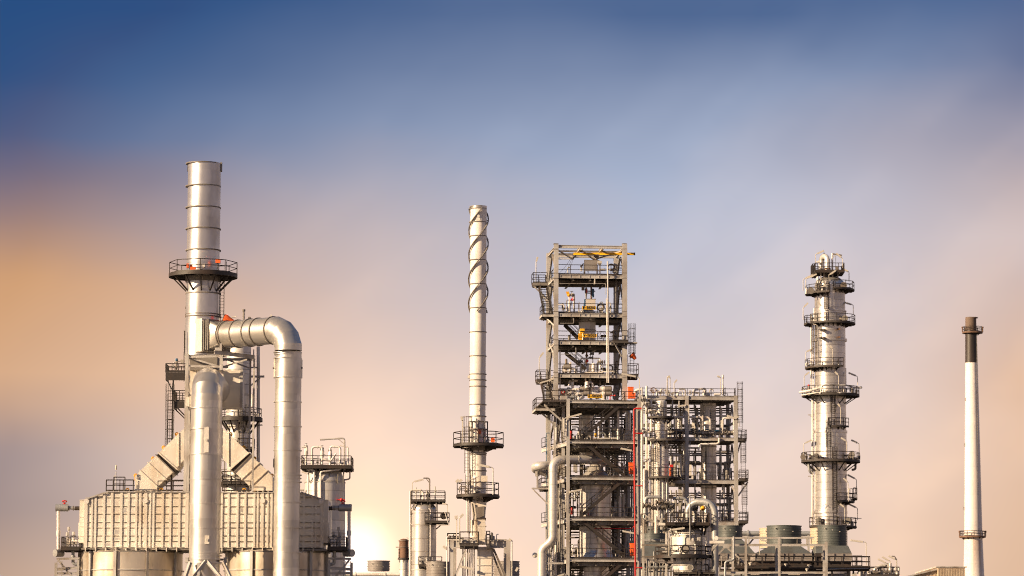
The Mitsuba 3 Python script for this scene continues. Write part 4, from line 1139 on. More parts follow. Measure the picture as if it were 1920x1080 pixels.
def build_portal():
    t = thing('portal_frame', 'heavy steel portal with diagonal struts round the foot of the thin stack', 'steel frame')
    v = -1.6
    for x in (846, 953): col(FS, t, x, 1012, 1090, v, 7.5)
    for x in (852, 948): col(FS, t, x, 1014, 1090, 2.5, 7)
    for A, B in (((842, 1020, v), (894, 1020, v)), ((917, 1020, v), (957, 1020, v))):
        a, b = P(FS, A), P(FS, B)
        part(t, 'beam', FS, MB().ibeam(a, b, .35, FS.m(15)), 'steel')
        part(t, 'beam_plate', FS, MB().box(a[0], b[0], v - .05, v + .05, a[2] - FS.m(6), a[2] + FS.m(6)), 'steel')
        for x in np.arange(A[0] + 8, B[0], 12): part(t, 'stiffener', FS, box_px(FS, x, x + 1, 1014, 1027, v - .17, v - .05), 'steel')
    beam(FS, t, (848, 1016, 2.5), (950, 1016, 2.5), 10)
    for A, B in (((873, 1032, v), (852, 1085, v)), ((925, 1029, v), (951, 1088, v)), ((921, 1031, v + .3), (945, 1092, v + .3))):
        beam(FS, t, A, B, 4, 'steel_dull' if A[0] > 900 else 'steel', sec='I', name='brace')
    deck(FS, t, 862, 897, 1021, -2.6, -1.7, th=.14, rails='FLR', h=1.1, r=.045, sp=.7)
    deck(FS, t, 839, 862, 1011, -1.2, 1.5, th=.14, rails='FLR', h=.5, r=.04, sp=.7, mat='white_paint')
    deck(FS, t, 912, 918, 1022, -2.4, -1.7, th=.14, rails='FLR', h=1.2, r=.04)
    for x, m in ((868, 'steel_dull'), (872, 'white_paint'), (877, 'steel_dull'), (881, 'steel'), (885, 'grey_pipe'), (889, 'steel_dull')):
        pipe(FS, t, [(x, 1026, -1.2), (x, 1095, -1.2)], 1.3, m)
    pipe(FS, t, [(865, 1007, -2), (865, 1028, -2), (884, 1029, -2), (886, 1026, -2)], 1, 'white_paint')
    clutter(FS, t, 842, 862, 1011, 1000, -1, 1, 53, 6, .9)
    clutter(FS, t, 916, 932, 1012, 998, -1, 1, 54, 4, .9)
    lamp(FS, t, 856, 975, 1018, -1, -8, -2); lamp(FS, t, 861.5, 972, 1018, 7, -8, -2); lamp(FS, t, 960, 1014, 1090, -6, -3, -1.8)
    for x, y, dx, dy in ((831, 1024, 6, 5), (862, 1062, 24, 5), (971, 1064, -4, 7)):
        part(t, 'flood_light', FS, MB().bar(FS.l(x, y, -2), FS.l(x + dx, y + dy, -2), .22, .2), 'lamp_white')
    pipe(FS, t, [(838, 1090, -1.9), (838, 1008, -1.9), (842, 1004, -1.9)], 1, 'white_paint')
build_portal()

# ================================================================ D. tall open steel structure, centre right
FD = Fr(382, 1043, 4.5)
VB = 8.3
def build_tall_structure():
    t = thing('steel_structure', 'tall open steel structure with stacked decks and zigzag stairs, right of centre', 'steel structure')
    fr = FD
    for px, v, y0, w, y1 in ((1042.5, 0, 457, 8.2, 762), (1171, 0, 457.5, 9, 762), (1028, VB, 475, 8.5, 1090), (1155, VB, 475, 9, 1090), (1029, 3.6, 745, 6, 1090)):
        col(fr, t, px, y0, y1, v, w)
    for y in (462, 517, 589, 642, 703):                          # splice plates on the near columns
        for px in (1042.5, 1171):
            part(t, 'splice_plate', fr, box_px(fr, px - 4.3, px + 4.3, y - 6, y - 4.6, -.30, .3), 'steel_dull')
            part(t, 'splice_plate', fr, box_px(fr, px - 4.3, px + 4.3, y + 4, y + 5.4, -.30, .3), 'steel_dull')
    z = lambda y: fr.l(1100, y, 0)[2]
    uL, uR = fr.l(1043, 600, 0)[0], fr.l(1171, 600, 0)[0]
    bL, bR = fr.l(1028, 600, VB)[0], fr.l(1155, 600, VB)[0]
    # roof frame
    def lb(a, b, h, w, m='steel', n='beam'):
        return part(t, n, fr, MB().ibeam(a, b, w, h), m)
    zr = z(463)
    lb([uL, 0, zr], [uR, 0, zr], .34, .25); lb([bL, VB, zr], [bR, VB, zr], .34, .25)
    lb([uL, 0, zr], [bL, VB, zr], .3, .22); lb([uR, 0, zr], [bR, VB, zr], .3, .22)
    for f in (.36, .68):
        a = np.array([uL + (uR - uL) * f, 0, zr - .1]); b = np.array([bL + (bR - bL) * f, VB, zr - .1])
        lb(a, b, .34, .26)
    lb([uL + .2, 3.0, zr - .12], [uR - .2, 3.0, zr - .12], .18, .16, 'steel_dull'); lb([uL + .2, 5.6, zr - .12], [uR - .2, 5.6, zr - .12], .18, .16, 'steel_dull')
    for a, b in (((uL, 0), (bL + (bR - bL) * .36, VB)), ((uL + (uR - uL) * .36, VB), (uL + .1, VB)), ((uR, 0), (bL + (bR - bL) * .68, VB)), ((uL + (uR - uL) * .36, 0), (uL + (uR - uL) * .66, VB))):
        part(t, 'brace', fr, MB().bar([a[0], a[1], zr - .3], [b[0], b[1], zr - .35], .16, .12), 'steel')
    # decks of the upper tier
    decks = {}
    for y in (515.5, 588, 640, 702):
        zz = z(y)
        rails = 'FBL' if y < 650 else 'FB'
        decks[y] = k = deck(fr, t, 1044, 1171, y - 1, .12, VB - .1, th=.12, rails=rails, fascia=None, h=1.1, r=.033)
        fh = .40
        lb([uL, 0, zz - fh / 2], [uR, 0, zz - fh / 2], fh, .25); lb([bL, VB, zz - fh / 2], [bR, VB, zz - fh / 2], fh, .25)
        lb([uL, 0, zz - fh / 2], [bL, VB, zz - fh / 2], .34, .22); lb([uR, 0, zz - fh / 2], [bR, VB, zz - fh / 2], .34, .22)
        for f in (.25, .5, .75): lb([uL + (uR - uL) * f, .1, zz - .42], [bL + (bR - bL) * f, VB - .1, zz - .42], .42, .2, 'steel_dull')
        for f in (.3, .65): lb([uL, VB * f, zz - .5], [uR, VB * f, zz - .5], .4, .2, 'steel_dull')
        for i in range(7):
            f = .06 + .14 * i
            part(t, 'stiffener', fr, MB().box(uL + (uR - uL) * f, uL + (uR - uL) * f + .06, -.12, -.03, zz - .36, zz - .04), 'steel')
    # side bracing, left and right faces
    for (y0, y1) in ((463, 517), (517, 589), (589, 642), (642, 703), (703, 757)):
        for (a0, a1) in ((uL, bL), (uR, bR)):
            p, q = [a0, .2, z(y1) + .1], [a0 + (a1 - a0) * .5, VB * .5, z(y0) - .4]
            part(t, 'brace', fr, MB().ibeam(p, q, .16, .2), 'steel')
            p, q = [a1, VB - .2, z(y1) + .1], [a0 + (a1 - a0) * .5, VB * .5, z(y0) - .4]
            part(t, 'brace', fr, MB().ibeam(p, q, .16, .2), 'steel')
    # knee braces under the right-hand landings and left ones
    for A, B in (((1152, 643, -.6), (1166, 668, 0)), ((1042, 600, 4), (1026, 590, 4)), ((1038, 662, .5), (1030, 645, 3))):
        beam(fr, t, A, B, 2.6, sec='box', name='brace')
    # upper left stair with its landing
    k = deck(fr, t, 1000, 1026, 530, 3.0, 5.2, th=.2, rails='FLB', h=1.15, r=.035)
    part(t, 'landing_beam', fr, MB().bar(fr.l(1000, 533, 3), fr.l(1028, 533, 3), .2, .3), 'steel_dull')
    beam(fr, t, (1001, 537, 3.2), (1028, 562, 3.4), 2.4, sec='box', name='brace')
    def side_stair(x0, y0, x1, y1, v):
        a, b = fr.l(x0, y0, v), fr.l(x1, y1, v)
        w = np.array([fr.m(15), 0, 0])
        mb = MB()
        for o in (0, 1): mb.bar(a + w * o + [0, -1.2 * 0, 0], b + w * o - [0, 1.6, 0], .09, .26)
        key = part(t, 'stair', fr, mb, 'dark_steel')
        n = 13; tr = MB()
        for i in range(n):
            f = (i + .5) / n; p = a + (b - [0, 1.6, 0] - a) * f
            tr.box(p[0], p[0] + w[0], p[1] - .12, p[1] + .12, p[2] - .03, p[2] + .03)
        part(key, 'tread', fr, tr, 'grating', kind='stuff')
        for o in (0, 1): rail(fr, key, [a + w * o, b + w * o - [0, 1.6, 0]], 1.0, 1.4, r=.03)
    side_stair(1009, 532, 1018, 592, 3.4)
    beam(fr, t, (1012, 545, 4.4), (1026, 568, 4.4), 2.2, sec='box', name='brace')
    deck(fr, t, 1017, 1042, 590, 1.0, 4.0, th=.2, rails='FL', h=1.1, r=.035, fascia='steel')
    beam(fr, t, (1022, 594, 1.5), (1041, 612, .6), 2.6, sec='box', name='brace')
    # left landings between tiers
    deck(fr, t, 1007, 1027, 712, 2.4, 4.6, th=.2, rails='FLB', h=1.1, r=.035)
    side_stair(1013, 713, 1018, 752, 2.8)
    beam(fr, t, (1008, 715, 2.5), (1030, 733, 2.6), 2.4, sec='box', name='brace')
    # right-hand small platforms and caged ladders
    deck(fr, t, 1178, 1197, 703, -.4, 1.6, th=.22, rails='FBR', h=1.25, r=.033, fascia=None)
    deck(fr, t, 1150, 1178, 639, -.9, .2, th=.24, rails='FLR', h=1.15, r=.033)
    deck(fr, t, 1176, 1195, 641, -.2, 1.0, th=.14, rails='', joist=False, mat='steel')
    ladder(fr, t, 1185, 622, 700, .6, w=.42, out=.35)
    ladder(fr, t, 1163, 494, 640, 1.0, w=.45, cage=False)
    for y in (502, 519, 545, 569): part(t, 'ladder_tie', fr, box_px(fr, 1155, 1168, y, y + 1.4, .9, 1.05), 'dark_steel')
    pipe(fr, t, [(1155, 498, .8), (1155, 590, .8)], .8, 'steel_dull')
    # internal dark stair flights seen between the decks
    stair(fr, t, (1059, 608, 5.0), (1085, 634, 5.0), .8)
    stair(fr, t, (1062, 662, 4.6), (1099, 692, 4.6), .8)
    # widened deck (exchanger level)
    k = deck(fr, t, 1018, 1194, 751, -3.0, VB, th=.14, rails='FB', h=1.1, r=.033)
    zz = z(756)
    # ---- lower tier, nearer by one bay
    VF = -3.0
    fz = lambda y: fr.l(1130, y, VF)[2]
    lL, lR = fr.l(1065, 900, VF)[0], fr.l(1198, 900, VF)[0]
    for px, v, w, y0 in ((1065, VF, 6, 748), (1198, VF, 6, 748), (1056, -.2, 5.5, 752), (1189, -.2, 6, 752), (1046, 4.0, 6, 756), (1178, 4, 7, 756), (1040, 1.5, 4.5, 760), (1140, VB, 6, 760), (1090, VB, 6, 760)):
        col(fr, t, px, y0, 1090, v, w)
    for y, hh in ((751.5, 5), (827.5, 4.5), (895, 5), (972, 4.5), (1048.5, 5)):
        c = z(y) if False else fz(y)
        if y > 760:
            deck(fr, t, 1066, 1197, y - 2, VF + .1, VB, th=.14, rails='F' if y < 1060 else '', h=1.1, r=.033)
        h = fr.m(hh, VF)
        part(t, 'beam', fr, MB().ibeam([lL + .15, VF, c - h / 2], [lR - .15, VF, c - h / 2], .25, h), 'steel')
        b2 = fr.m(7, VF)
        part(t, 'beam', fr, MB().ibeam([lL + .6, VF + .9, c - h - b2 / 2], [lR - .3, VF + .9, c - h - b2 / 2], .25, b2), 'steel')
        for i in range(8):
            u = lL + .8 + (lR - lL - 1.2) * i / 8
            part(t, 'stiffener', fr, MB().box(u, u + .08, VF + .74, VF + .82, c - h - b2 + .03, c - h - .03), 'steel')
        for f in (.15, .4, .62, .85):
            u = lL + (lR - lL) * f
            part(t, 'beam', fr, MB().ibeam([u, VF + .2, c - .5], [u - .8, VB, c - .5], .2, .4), 'steel_dull')
        for v in (.2, 3.2, 5.8, VB):
            part(t, 'beam', fr, MB().ibeam([lL - .3 - v * .05, v, c - .55], [lR - .3 - v * .05, v, c - .55], .2, .42), 'steel_dull' if v < VB else 'steel')
        part(t, 'beam', fr, MB().ibeam([lL, VF, c - .3], [lL - 1.9, VB, c - .3], .2, .4), 'steel')
        part(t, 'beam', fr, MB().ibeam([lR, VF, c - .3], [lR - 1.9, VB, c - .3], .2, .4), 'steel')
        if y > 760:
            rail(fr, t, [[lL - .15, VF + .4, c], [lL - 1.2, 3.6, c], [lL - 1.9, VB, c]], 1.1, 1.5)
    # left bays of the lower tier: raking braces in the side face
    ys = (757, 829, 897, 974, 1050)
    for y0, y1 in zip(ys[:-1], ys[1:]):
        for px0, v0_, px1, v1_ in ((1046, 4, 1030, VB), (1057, 0, 1046, 4)):
            a, b = fr.l(px0, y0 + 4, v0_), fr.l(px1, y1, v1_)
            part(t, 'brace', fr, MB().ibeam(a, b, .18, .26), 'steel')
    # outrigger platform, upper left of the lower tier
    deck(fr, t, 1005.5, 1040, 766, -1.0, 3.4, th=.2, rails='FL', h=1.2, r=.035, fascia='steel')
    beam(fr, t, (1020, 758, -1.2), (1055, 758, -1.2), 5)
    for A, B in (((1021, 760, -1.2), (1053, 789, -1.0)), ((1004, 764, 1), (1041, 798, 1.4))):
        beam(fr, t, A, B, 3, sec='box', name='brace')
    # stairs of the lower tier
    w0 = VF + .25
    for A, B in (((1172, 752), (1089, 824)), ((1094, 829), (1173, 892)), ((1172, 897), (1089, 968)), ((1090, 974), (1173, 1044)), ((1172, 1051), (1128, 1090))):
        stair(fr, t, (*A, w0), (*B, w0), .8)
    # outrigger platform lower left, below the big pipe
    beam(fr, t, (997, 916, -2), (1030, 916, -2), 3, sec='box')
    beam(fr, t, (1000, 918, -2), (1028, 946, -2), 2.4, sec='box', name='brace')
    beam(fr, t, (1010, 1056, -2.4), (1056, 1056, -2.4), 3.6)
    beam(fr, t, (1012, 1059, -2.4), (1040, 1086, -2.2), 3, sec='box', name='brace')
    part(t, 'pipe_post', fr, MB().bar(fr.l(1007.5, 915, -2), fr.l(1007.5, 890, -2), .18, .18), 'steel')
    deck(fr, t, 1014, 1030, 914, -1.5, 1.5, th=.14, rails='FL', h=1.0, r=.035)
    # lamps
    for a in ((1005, 492, 540, 3, -10, 3.2), (1011, 671, 708, 8, -10, 2.5), (1057, 785, 815, 33, -9, -3.4), (1190, 846, 880, -26, -5, -3.3), (1061, 924, 960, 30, -6, -3.4), (1194, 1001, 1050, -26, -5, -3.3), (1060, 1076, 1090, -14, 4, -3.3), (1199, 708, 750, -33, -7, -1.6)):
        lamp(fr, t, a[0], a[1], a[2], a[3], a[4], a[5])
    for a, b in (((1013, 718, 1.5), (1037, 711, 1.5)), ((1080, 652, 3), (1088, 648, 3)), ((1112, 660, 3), (1124, 650, 3)), ((1076, 527, 3), (1082, 521, 3))):
        part(t, 'tube_light', fr, MB().bar(P(fr, a), P(fr, b), .2, .16), 'lamp_white')
    # conduit runs under the decks
    for y, x0, x1, yd in ((532, 1050, 1136, 552), (606, 1050, 1076, 597), (664, 1050, 1080, 652)):
        pipe(fr, t, [(x0, y, -.2), (x1, y, -.2), (x1, yd, -.2)], .5, 'steel')
    part(t, 'downlight', fr, box_px(fr, 1114, 1116, 521, 533, -.1, .1), 'lamp_white')
    return t
build_tall_structure()

def build_hoist():
    t = thing('monorail_hoist', 'yellow monorail beam with a dark hoist trolley under the roof of the tall structure', 'hoist')
    a, b = FD.l(1075, 476, 2.2), FD.l(1189, 476, 1.2)
    part(t, 'beam', FD, MB().ibeam(a, b, .16, .26), 'yellow')
    part(t, 'end_stop', FD, MB().bar(b, b + [.1, 0, 0], .2, .3), 'rust')
    c = FD.l(1118, 478, 1.8)
    part(t, 'trolley', FD, MB().box(c[0] - .28, c[0] + .28, c[1] - .2, c[1] + .2, c[2] - .22, c[2] + .05).ball(c - [0, 0, .4], .22, 8), 'valve_grey')
    part(t, 'chain', FD, MB().tube([c - [0, 0, .5], c - [0, 0, .9]], .03, 5), 'dark_steel')
    for dx in (-1.2, -2.0, -.6):
        part(t, 'cable', FD, MB().tube([a + [.1, 0, 0], a + [dx * .5, .3, -1.6], a + [dx, .3, -2.6]], .016, 4), 'dark_steel')
build_hoist()
sign(FD, 'V-58302', 1091.5, 1117.5, 574, 580.5, -.12, 'yellow sign reading V-58302 on the rail of the deck with the blue motor')
sign(FD, 'V-58303', 1092.5, 1119, 626, 632.5, -.12, 'yellow sign reading V-58303 on the rail below the dark vessel')
sign(FD, 'E-58302', 1102, 1129, 739.5, 746.5, -3.12, 'yellow sign reading E-58302 on the rail before the white exchangers')

def build_top_deck_kit():
    fr = FD
    t = thing('control_panel', 'grey framed panel on legs on the top deck under the yellow beam', 'panel')
    part(t, 'board', fr, box_px(fr, 1096.5, 1119, 488, 506, 1.0, 1.25), 'plenum_grey')
    for x0, x1, y0, y1 in ((1095.5, 1097.5, 487, 514), (1118.5, 1120, 487, 514)): part(t, 'leg', fr, box_px(fr, x0, x1, y0, y1, 1.0, 1.2), 'valve_grey')
    for y in (487, 506.5): part(t, 'frame_bar', fr, box_px(fr, 1095.5, 1124, y, y + 1.6, .97, 1.18), 'valve_grey')
    t = thing('flood_lamp', 'pale flood lamp on a short post beside the framed panel', 'lamp')
    part(t, 'post', fr, box_px(fr, 1124, 1126, 496, 514, 1, 1.15), 'valve_grey')
    part(t, 'head', fr, box_px(fr, 1121, 1128.5, 489, 494, .8, 1.2), 'lamp_white')
    part(t, 'bracket', fr, box_px(fr, 1122, 1127, 494, 497, .9, 1.15), 'valve_grey')
    t = thing('hose_coil', 'dark hose coiled on the rail of the top deck, right side', 'hose')
    c = fr.l(1146, 501, .3)
    for i in range(3): part(t, 'loop', fr, MB().hoop(c + [0, .05 * i, -.02 * i], .38 - .03 * i, .035, (.1 * i, 1, .05 * i), 20, 5), 'dark_steel')
    part(t, 'bundle', fr, MB().ball(c - [0, 0, .28], .24, 8, (1.2, .6, .6)), 'valve_grey')
    t = thing('hose_coil', 'black hose loop hanging beside the V-58302 sign', 'hose')
    c = fr.l(1126.5, 576, -.05)
    for i in range(4): part(t, 'loop', fr, MB().hoop(c + [0, .05 * i, 0], .42 - .035 * i, .04, (.08 * i, 1, .05), 22, 5), 'dark_steel')
    t = thing('hose_coil', 'thin hose loops hanging beside the V-58303 sign', 'hose')
    for i, x in enumerate((1127, 1131)):
        part(t, 'loop', fr, MB().hoop(fr.l(x, 628, .1 + .2 * i), .36, .028, (.3 * i, 1, .1), 20, 5), 'dark_steel')
    soloP('white_riser', 'tall white pipe rising up the face of the tall structure', fr, [(1141.5, 718, -.5), (1139.3, 490, -.5)], 1.5, 'steel', n=12, fl=(.25, .6))
    soloP('white_riser', 'thin white pipe close beside the tall white pipe', fr, [(1138.5, 718, -.35), (1137, 560, -.35)], .9, 'white_paint', n=8)
    # blue motor and its valve train on the fourth deck
    t = thing('motor_valve', 'blue motor driven valve hanging above the V-58302 vessel', 'valve')
    shell(fr, t, 1111.5, 2.4, [(541, .8), (542, 2.4), (546, 2.6), (550, 2.1), (551, 2.4), (557, 2.4), (557.6, 1)], 'blue', 'motor', 16)
    part(t, 'stem', fr, MB().tube([fr.l(1108.5, 537, 2.4), fr.l(1108.5, 575, 2.4)], .09, 8), 'rust')
    part(t, 'yoke', fr, MB().bar(fr.l(1100, 546, 2.4), fr.l(1116, 546, 2.4), .1, .12).bar(fr.l(1098, 549.5, 2.4), fr.l(1110, 549.5, 2.4), .1, .12), 'dark_steel')
    shell(fr, t, 1099, 2.4, [(533, 1), (540, 1.4), (542, 2.6), (549, 2.6), (551, 1.8), (558, 1.2), (574, 1.2)], 'steel_dull', 'valve_body', 14)
    part(t, 'actuator', fr, box_px(fr, 1091, 1096, 537, 544, 2.3, 2.7), 'valve_grey')
    part(t, 'red_part', fr, box_px(fr, 1099, 1101.5, 543, 549, 2.1, 2.3), 'red')
    t = thing('yellow_valve', 'yellow topped valve post standing on the deck left of the blue motor', 'valve')
    part(t, 'head', fr, MB().hexa([fr.l(x + (y - 550) * .3, y, v) for x in (1062, 1067.5) for v in (1.4, 1.7) for y in (555, 546.5)]).ball(fr.l(1066.5, 553.5, 1.5), .2, 8), 'lug_yellow')
    pipe(fr, t, [(1067.5, 586, 1.5), (1067.5, 553, 1.5)], 1.2, 'white_paint')
    pipe(fr, t, [(1076.5, 586, 1.4), (1076.5, 551, 1.4), (1072, 551, 1.4), (1072, 556, 1.4)], 1.5, 'steel')
    wheelvalve(fr, t, fr.l(1074, 562, 1.4), .14, 'red')
    wheelvalve(fr, t, fr.l(1072, 553, 1.4), .15)
    t = thing('junction_board', 'pale square board above the V-58302 sign', 'panel')
    part(t, 'board', fr, box_px(fr, 1098.5, 1116.5, 561, 574, .9, 1.1), 'white_paint')
    part(t, 'frame_bar', fr, box_px(fr, 1097.5, 1117.5, 560, 561.5, .88, 1.12), 'steel_dull')
    part(t, 'leg', fr, box_px(fr, 1095.5, 1097.5, 561, 586, .9, 1.05), 'blue')
    t = thing('small_pipework', 'thin pipes, valves and little drums on the deck of the V-58302 vessel', 'pipework')
    clutter(fr, t, 1052, 1068, 586, 562, .6, 3, 61, 4, .8)
    clutter(fr, t, 1120, 1150, 586, 566, .6, 3, 62, 5, .7)
    pipe(fr, t, [(1086, 587, -.4), (1086, 566, -.4)], .6, 'valve_grey')
    # vessels
    t = thing('domed_vessel', 'grey vessel whose domed top shows behind the V-58302 sign', 'vessel')
    shell(fr, t, 1101, 2.5, vessel_head(fr, 1101, 2.5, 16, 578, 589) + [(602, 16), (639, 16)], 'cladding_white', 'shell', 36, pyref=610)
    shell(fr, t, 1101, 2.5, [(639, 16), (653, 5), (658, 3)], 'dark_steel', 'cone', 30)
    for y in (604, 620): band(fr, t, 1101, 2.5, y, 15, 17, 1.4, 'steel_dull')
    part(t, 'yellow_tag', fr, box_px(fr, 1088, 1096, 616, 625, .2, .5), 'yellow')
    part(t, 'bright_casing', fr, box_px(fr, 1085, 1092, 625, 638, .3, .7), 'lug_yellow')
    for x in (1106, 1112): part(t, 'post', fr, box_px(fr, x, x + 1.4, 625, 639, .2, .35), 'steel')
    t = thing('valve_station', 'twin small drums with piping and valves on the middle deck', 'pipework')
    for x in (1104, 1112.5): shell(fr, t, x, 1.6, vessel_head(fr, x, 1.6, 4.2, 681, 683) + [(696, 4.2), (698, 2.5), (701, 2)], 'white_paint', 'drum', 18)
    shell(fr, t, 1100, 2, [(658, 1.6), (664, 1.2), (666, 3), (670, 1.5), (676, 2.4), (682, 1.4), (686, 1.2)], 'rust', 'stem', 12)
    part(t, 'red_collar', fr, MB().ball(fr.l(1101, 677, 1.5), .16, 8), 'red')
    part(t, 'blue_post', fr, box_px(fr, 1096, 1098, 676, 688, 1.6, 1.8), 'blue')
    pipe(fr, t, [(1088.5, 699, 1.5), (1088.5, 672, 1.5), (1104, 672, 1.5)], 1.5, 'white_paint', fl=(.3,))
    pipe(fr, t, [(1125.5, 699, 1.5), (1125.5, 672, 1.5), (1112, 672, 1.5)], 1.4, 'white_paint', fl=(.4,))
    pipe(fr, t, [(1111.5, 684, 1.5), (1111.5, 665, 1.5)], .8, 'dark_steel')
    wheelvalve(fr, t, fr.l(1125.5, 679, 1.4), .2, axis=(1, -.3, 0))
    wheelvalve(fr, t, fr.l(1088, 678, 1.4), .18, axis=(-1, -.3, 0))
    for x, y in ((1110, 663), (1107, 671)): wheelvalve(fr, t, fr.l(x, y, 1.5), .14)
    pipe(fr, t, [(1117, 689, 1.3), (1122, 695, 1.3), (1128, 697, 1.3)], .5, 'dark_steel')
    pipe(fr, t, [(1050, 730, .5), (1050, 658, .5)], 1.2, 'white_paint', fl=(.3, .7))
    t = thing('muffler_drum', 'short grey horizontal drum with a bent pipe on the left of the middle deck', 'vessel')
    part(t, 'drum', fr, MB().tube([fr.l(1057, 688, 1.6), fr.l(1071, 688, 1.6)], fr.m(4.6), 20), 'cladding_white')
    pipe(fr, t, [(1071, 691, 1.6), (1078, 691, 1.6), (1078, 700, 1.6)], 2.2, 'white_paint', fl=(.1,))
    part(t, 'handwheel', fr, MB().hoop(fr.l(1063.5, 681.5, 1.6), .14, .03, (0, .3, 1), 10, 4).tube([fr.l(1063.5, 681.5, 1.6), fr.l(1063.5, 685, 1.6)], .04, 5), 'dark_steel')
    for x in (1057, 1069): part(t, 'saddle', fr, box_px(fr, x - 2, x + 2, 691, 700, 1.4, 1.8), 'white_paint')
    t = thing('deck_piping', 'low white pipes lying along the middle deck', 'pipework')
    for y, x0, x1 in ((696, 1058, 1088), (698.5, 1090, 1130), (697, 1128, 1150)): pipe(fr, t, [(x0, y, 1.2), (x1, y, 1.2)], 1.2, 'white_paint', fl=(.2, .8))
    clutter(fr, t, 1128, 1160, 701, 684, .8, 3, 63, 5, .8)
build_top_deck_kit()
windsock(1183.5, 664.5, .3, FD, 8, 9, 'orange windsock at the right edge of the tall structure', 3.2)

def build_exchangers():
    fr = FD
    t = thing('heat_exchanger', 'stacked pair of white horizontal heat exchanger tubes on the wide deck', 'heat exchanger')
    v = 1.0
    for y in (729, 737.5):
        part(t, 'shell', fr, MB().tube([fr.l(1106, y, v), fr.l(1133, y, v)], fr.m(3.4), 22), 'white_paint')
        part(t, 'channel_head', fr, MB().tube([fr.l(1131, y, v), fr.l(1133, y, v), fr.l(1146, y, v), fr.l(1147.5, y, v)], [fr.m(5), fr.m(5.2), fr.m(5.2), fr.m(3)], 22), 'cladding_white')
        part(t, 'flange', fr, MB().tube([fr.l(1129.5, y, v), fr.l(1133.5, y, v)], fr.m(5.2), 22), 'white_paint')
        part(t, 'floating_head', fr, MB().tube([fr.l(1085, y, v), fr.l(1088, y, v), fr.l(1104, y, v), fr.l(1106, y, v)], [fr.m(1.5), fr.m(4.6), fr.m(4.6), fr.m(3.4)], 22), 'plenum_grey')
        for x in (1093, 1098, 1106): part(t, 'flange', fr, MB().tube([fr.l(x, y, v), fr.l(x + 1.2, y, v)], fr.m(5.2), 22), 'valve_grey')
        for x in (1111, 1124): part(t, 'strap', fr, MB().tube([fr.l(x, y, v), fr.l(x + 1.5, y, v)], fr.m(3.8), 22), 'steel')
    shell(fr, t, 1100.5, .4, vessel_head(fr, 1100.5, .4, 4, 714.5, 717) + [(727, 4), (728, 2.5)], 'white_paint', 'nozzle_pot', 20)
    part(t, 'pot_tag', fr, box_px(fr, 1099, 1103, 722, 723.5, .1, .3), 'dark_steel')
    pipe(fr, t, [(1098, 716, .4), (1098, 708, .4)], 1.5, 'white_paint')
    pipe(fr, t, [(1103, 717, .6), (1111, 717, .6), (1111, 726, .6)], 2.2, 'white_paint', fl=(.9,))
    for x in (1109, 1131): part(t, 'saddle', fr, box_px(fr, x - 2, x + 2, 740, 750, v - .3, v + .3), 'white_paint')
    part(t, 'bright_end', fr, MB().ball(fr.l(1092, 744, .2), fr.m(4.5), 14, (1, .6, .9)), 'white_paint')
    for x in (1068, 1074): pipe(fr, t, [(x, 727 if x > 1070 else 723, 1.2), (x, 713.5, 1.2), (1082, 713.5, 1.6)], 2.2, 'white_paint', n=14)
    pipe(fr, t, [(1073.5, 748, .8), (1073.5, 716, .8)], 2.4, 'white_paint', n=14, fl=(.25, .75))
    pipe(fr, t, [(1043, 745, .6), (1043, 730, .6), (1085, 730, .6)], 2, 'white_paint', n=14, fl=(.35, .9))
    shell(fr, t, 1043, .6, vessel_head(fr, 1043, .6, 2.8, 727, 729) + [(738, 2.8), (750, 2)], 'white_paint', 'riser_pot', 16)
    pipe(fr, t, [(1036, 750, 1.5), (1036, 731, 1.5)], 1.6, 'white_paint')
    for x, y in ((1055, 737), (1066, 738), (1060, 743), (1073, 743), (1083, 740)): wheelvalve(fr, t, fr.l(x, y, .3), .24, 'white_paint', axis=(0, -1, .1))
    part(t, 'red_wheel', fr, MB().hoop(fr.l(1056, 736, 0), .2, .05, (0, 1, 0), 12, 5), 'red')
    part(t, 'control_box', fr, box_px(fr, 1051, 1063, 742, 750, -.4, .2), 'steel')
    pipe(fr, t, [(1046, 743, .2), (1090, 743, .2)], 1.6, 'white_paint', fl=(.3, .6))
    clutter(fr, t, 1046, 1090, 750, 730, -.6, 2.5, 64, 12, 1)
    clutter(fr, t, 1095, 1150, 722, 706, 1.5, 5, 65, 10, .8, ('grey_pipe', 'steel_dull', 'white_paint'))
    # dark ceiling piping under the middle deck
    for x in (1063, 1082, 1088, 1115, 1122, 1127, 1133): pipe(fr, t, [(x, 706, 3), (x, 724, 3)], 1.1, 'steel_dull')
    for y in (714, 718, 722): pipe(fr, t, [(1058, y, 4), (1150, y, 4)], .8, 'grey_pipe')
    t = thing('red_hydrant', 'small red standpipe on the wide deck right of the exchangers', 'hydrant')
    pipe(fr, t, [(1144, 750, .2), (1144, 742, .2), (1153, 742, .2)], .9, 'red')
    part(t, 'cap', fr, MB().ball(fr.l(1153, 742, .2), .12, 8), 'red')
build_exchangers()

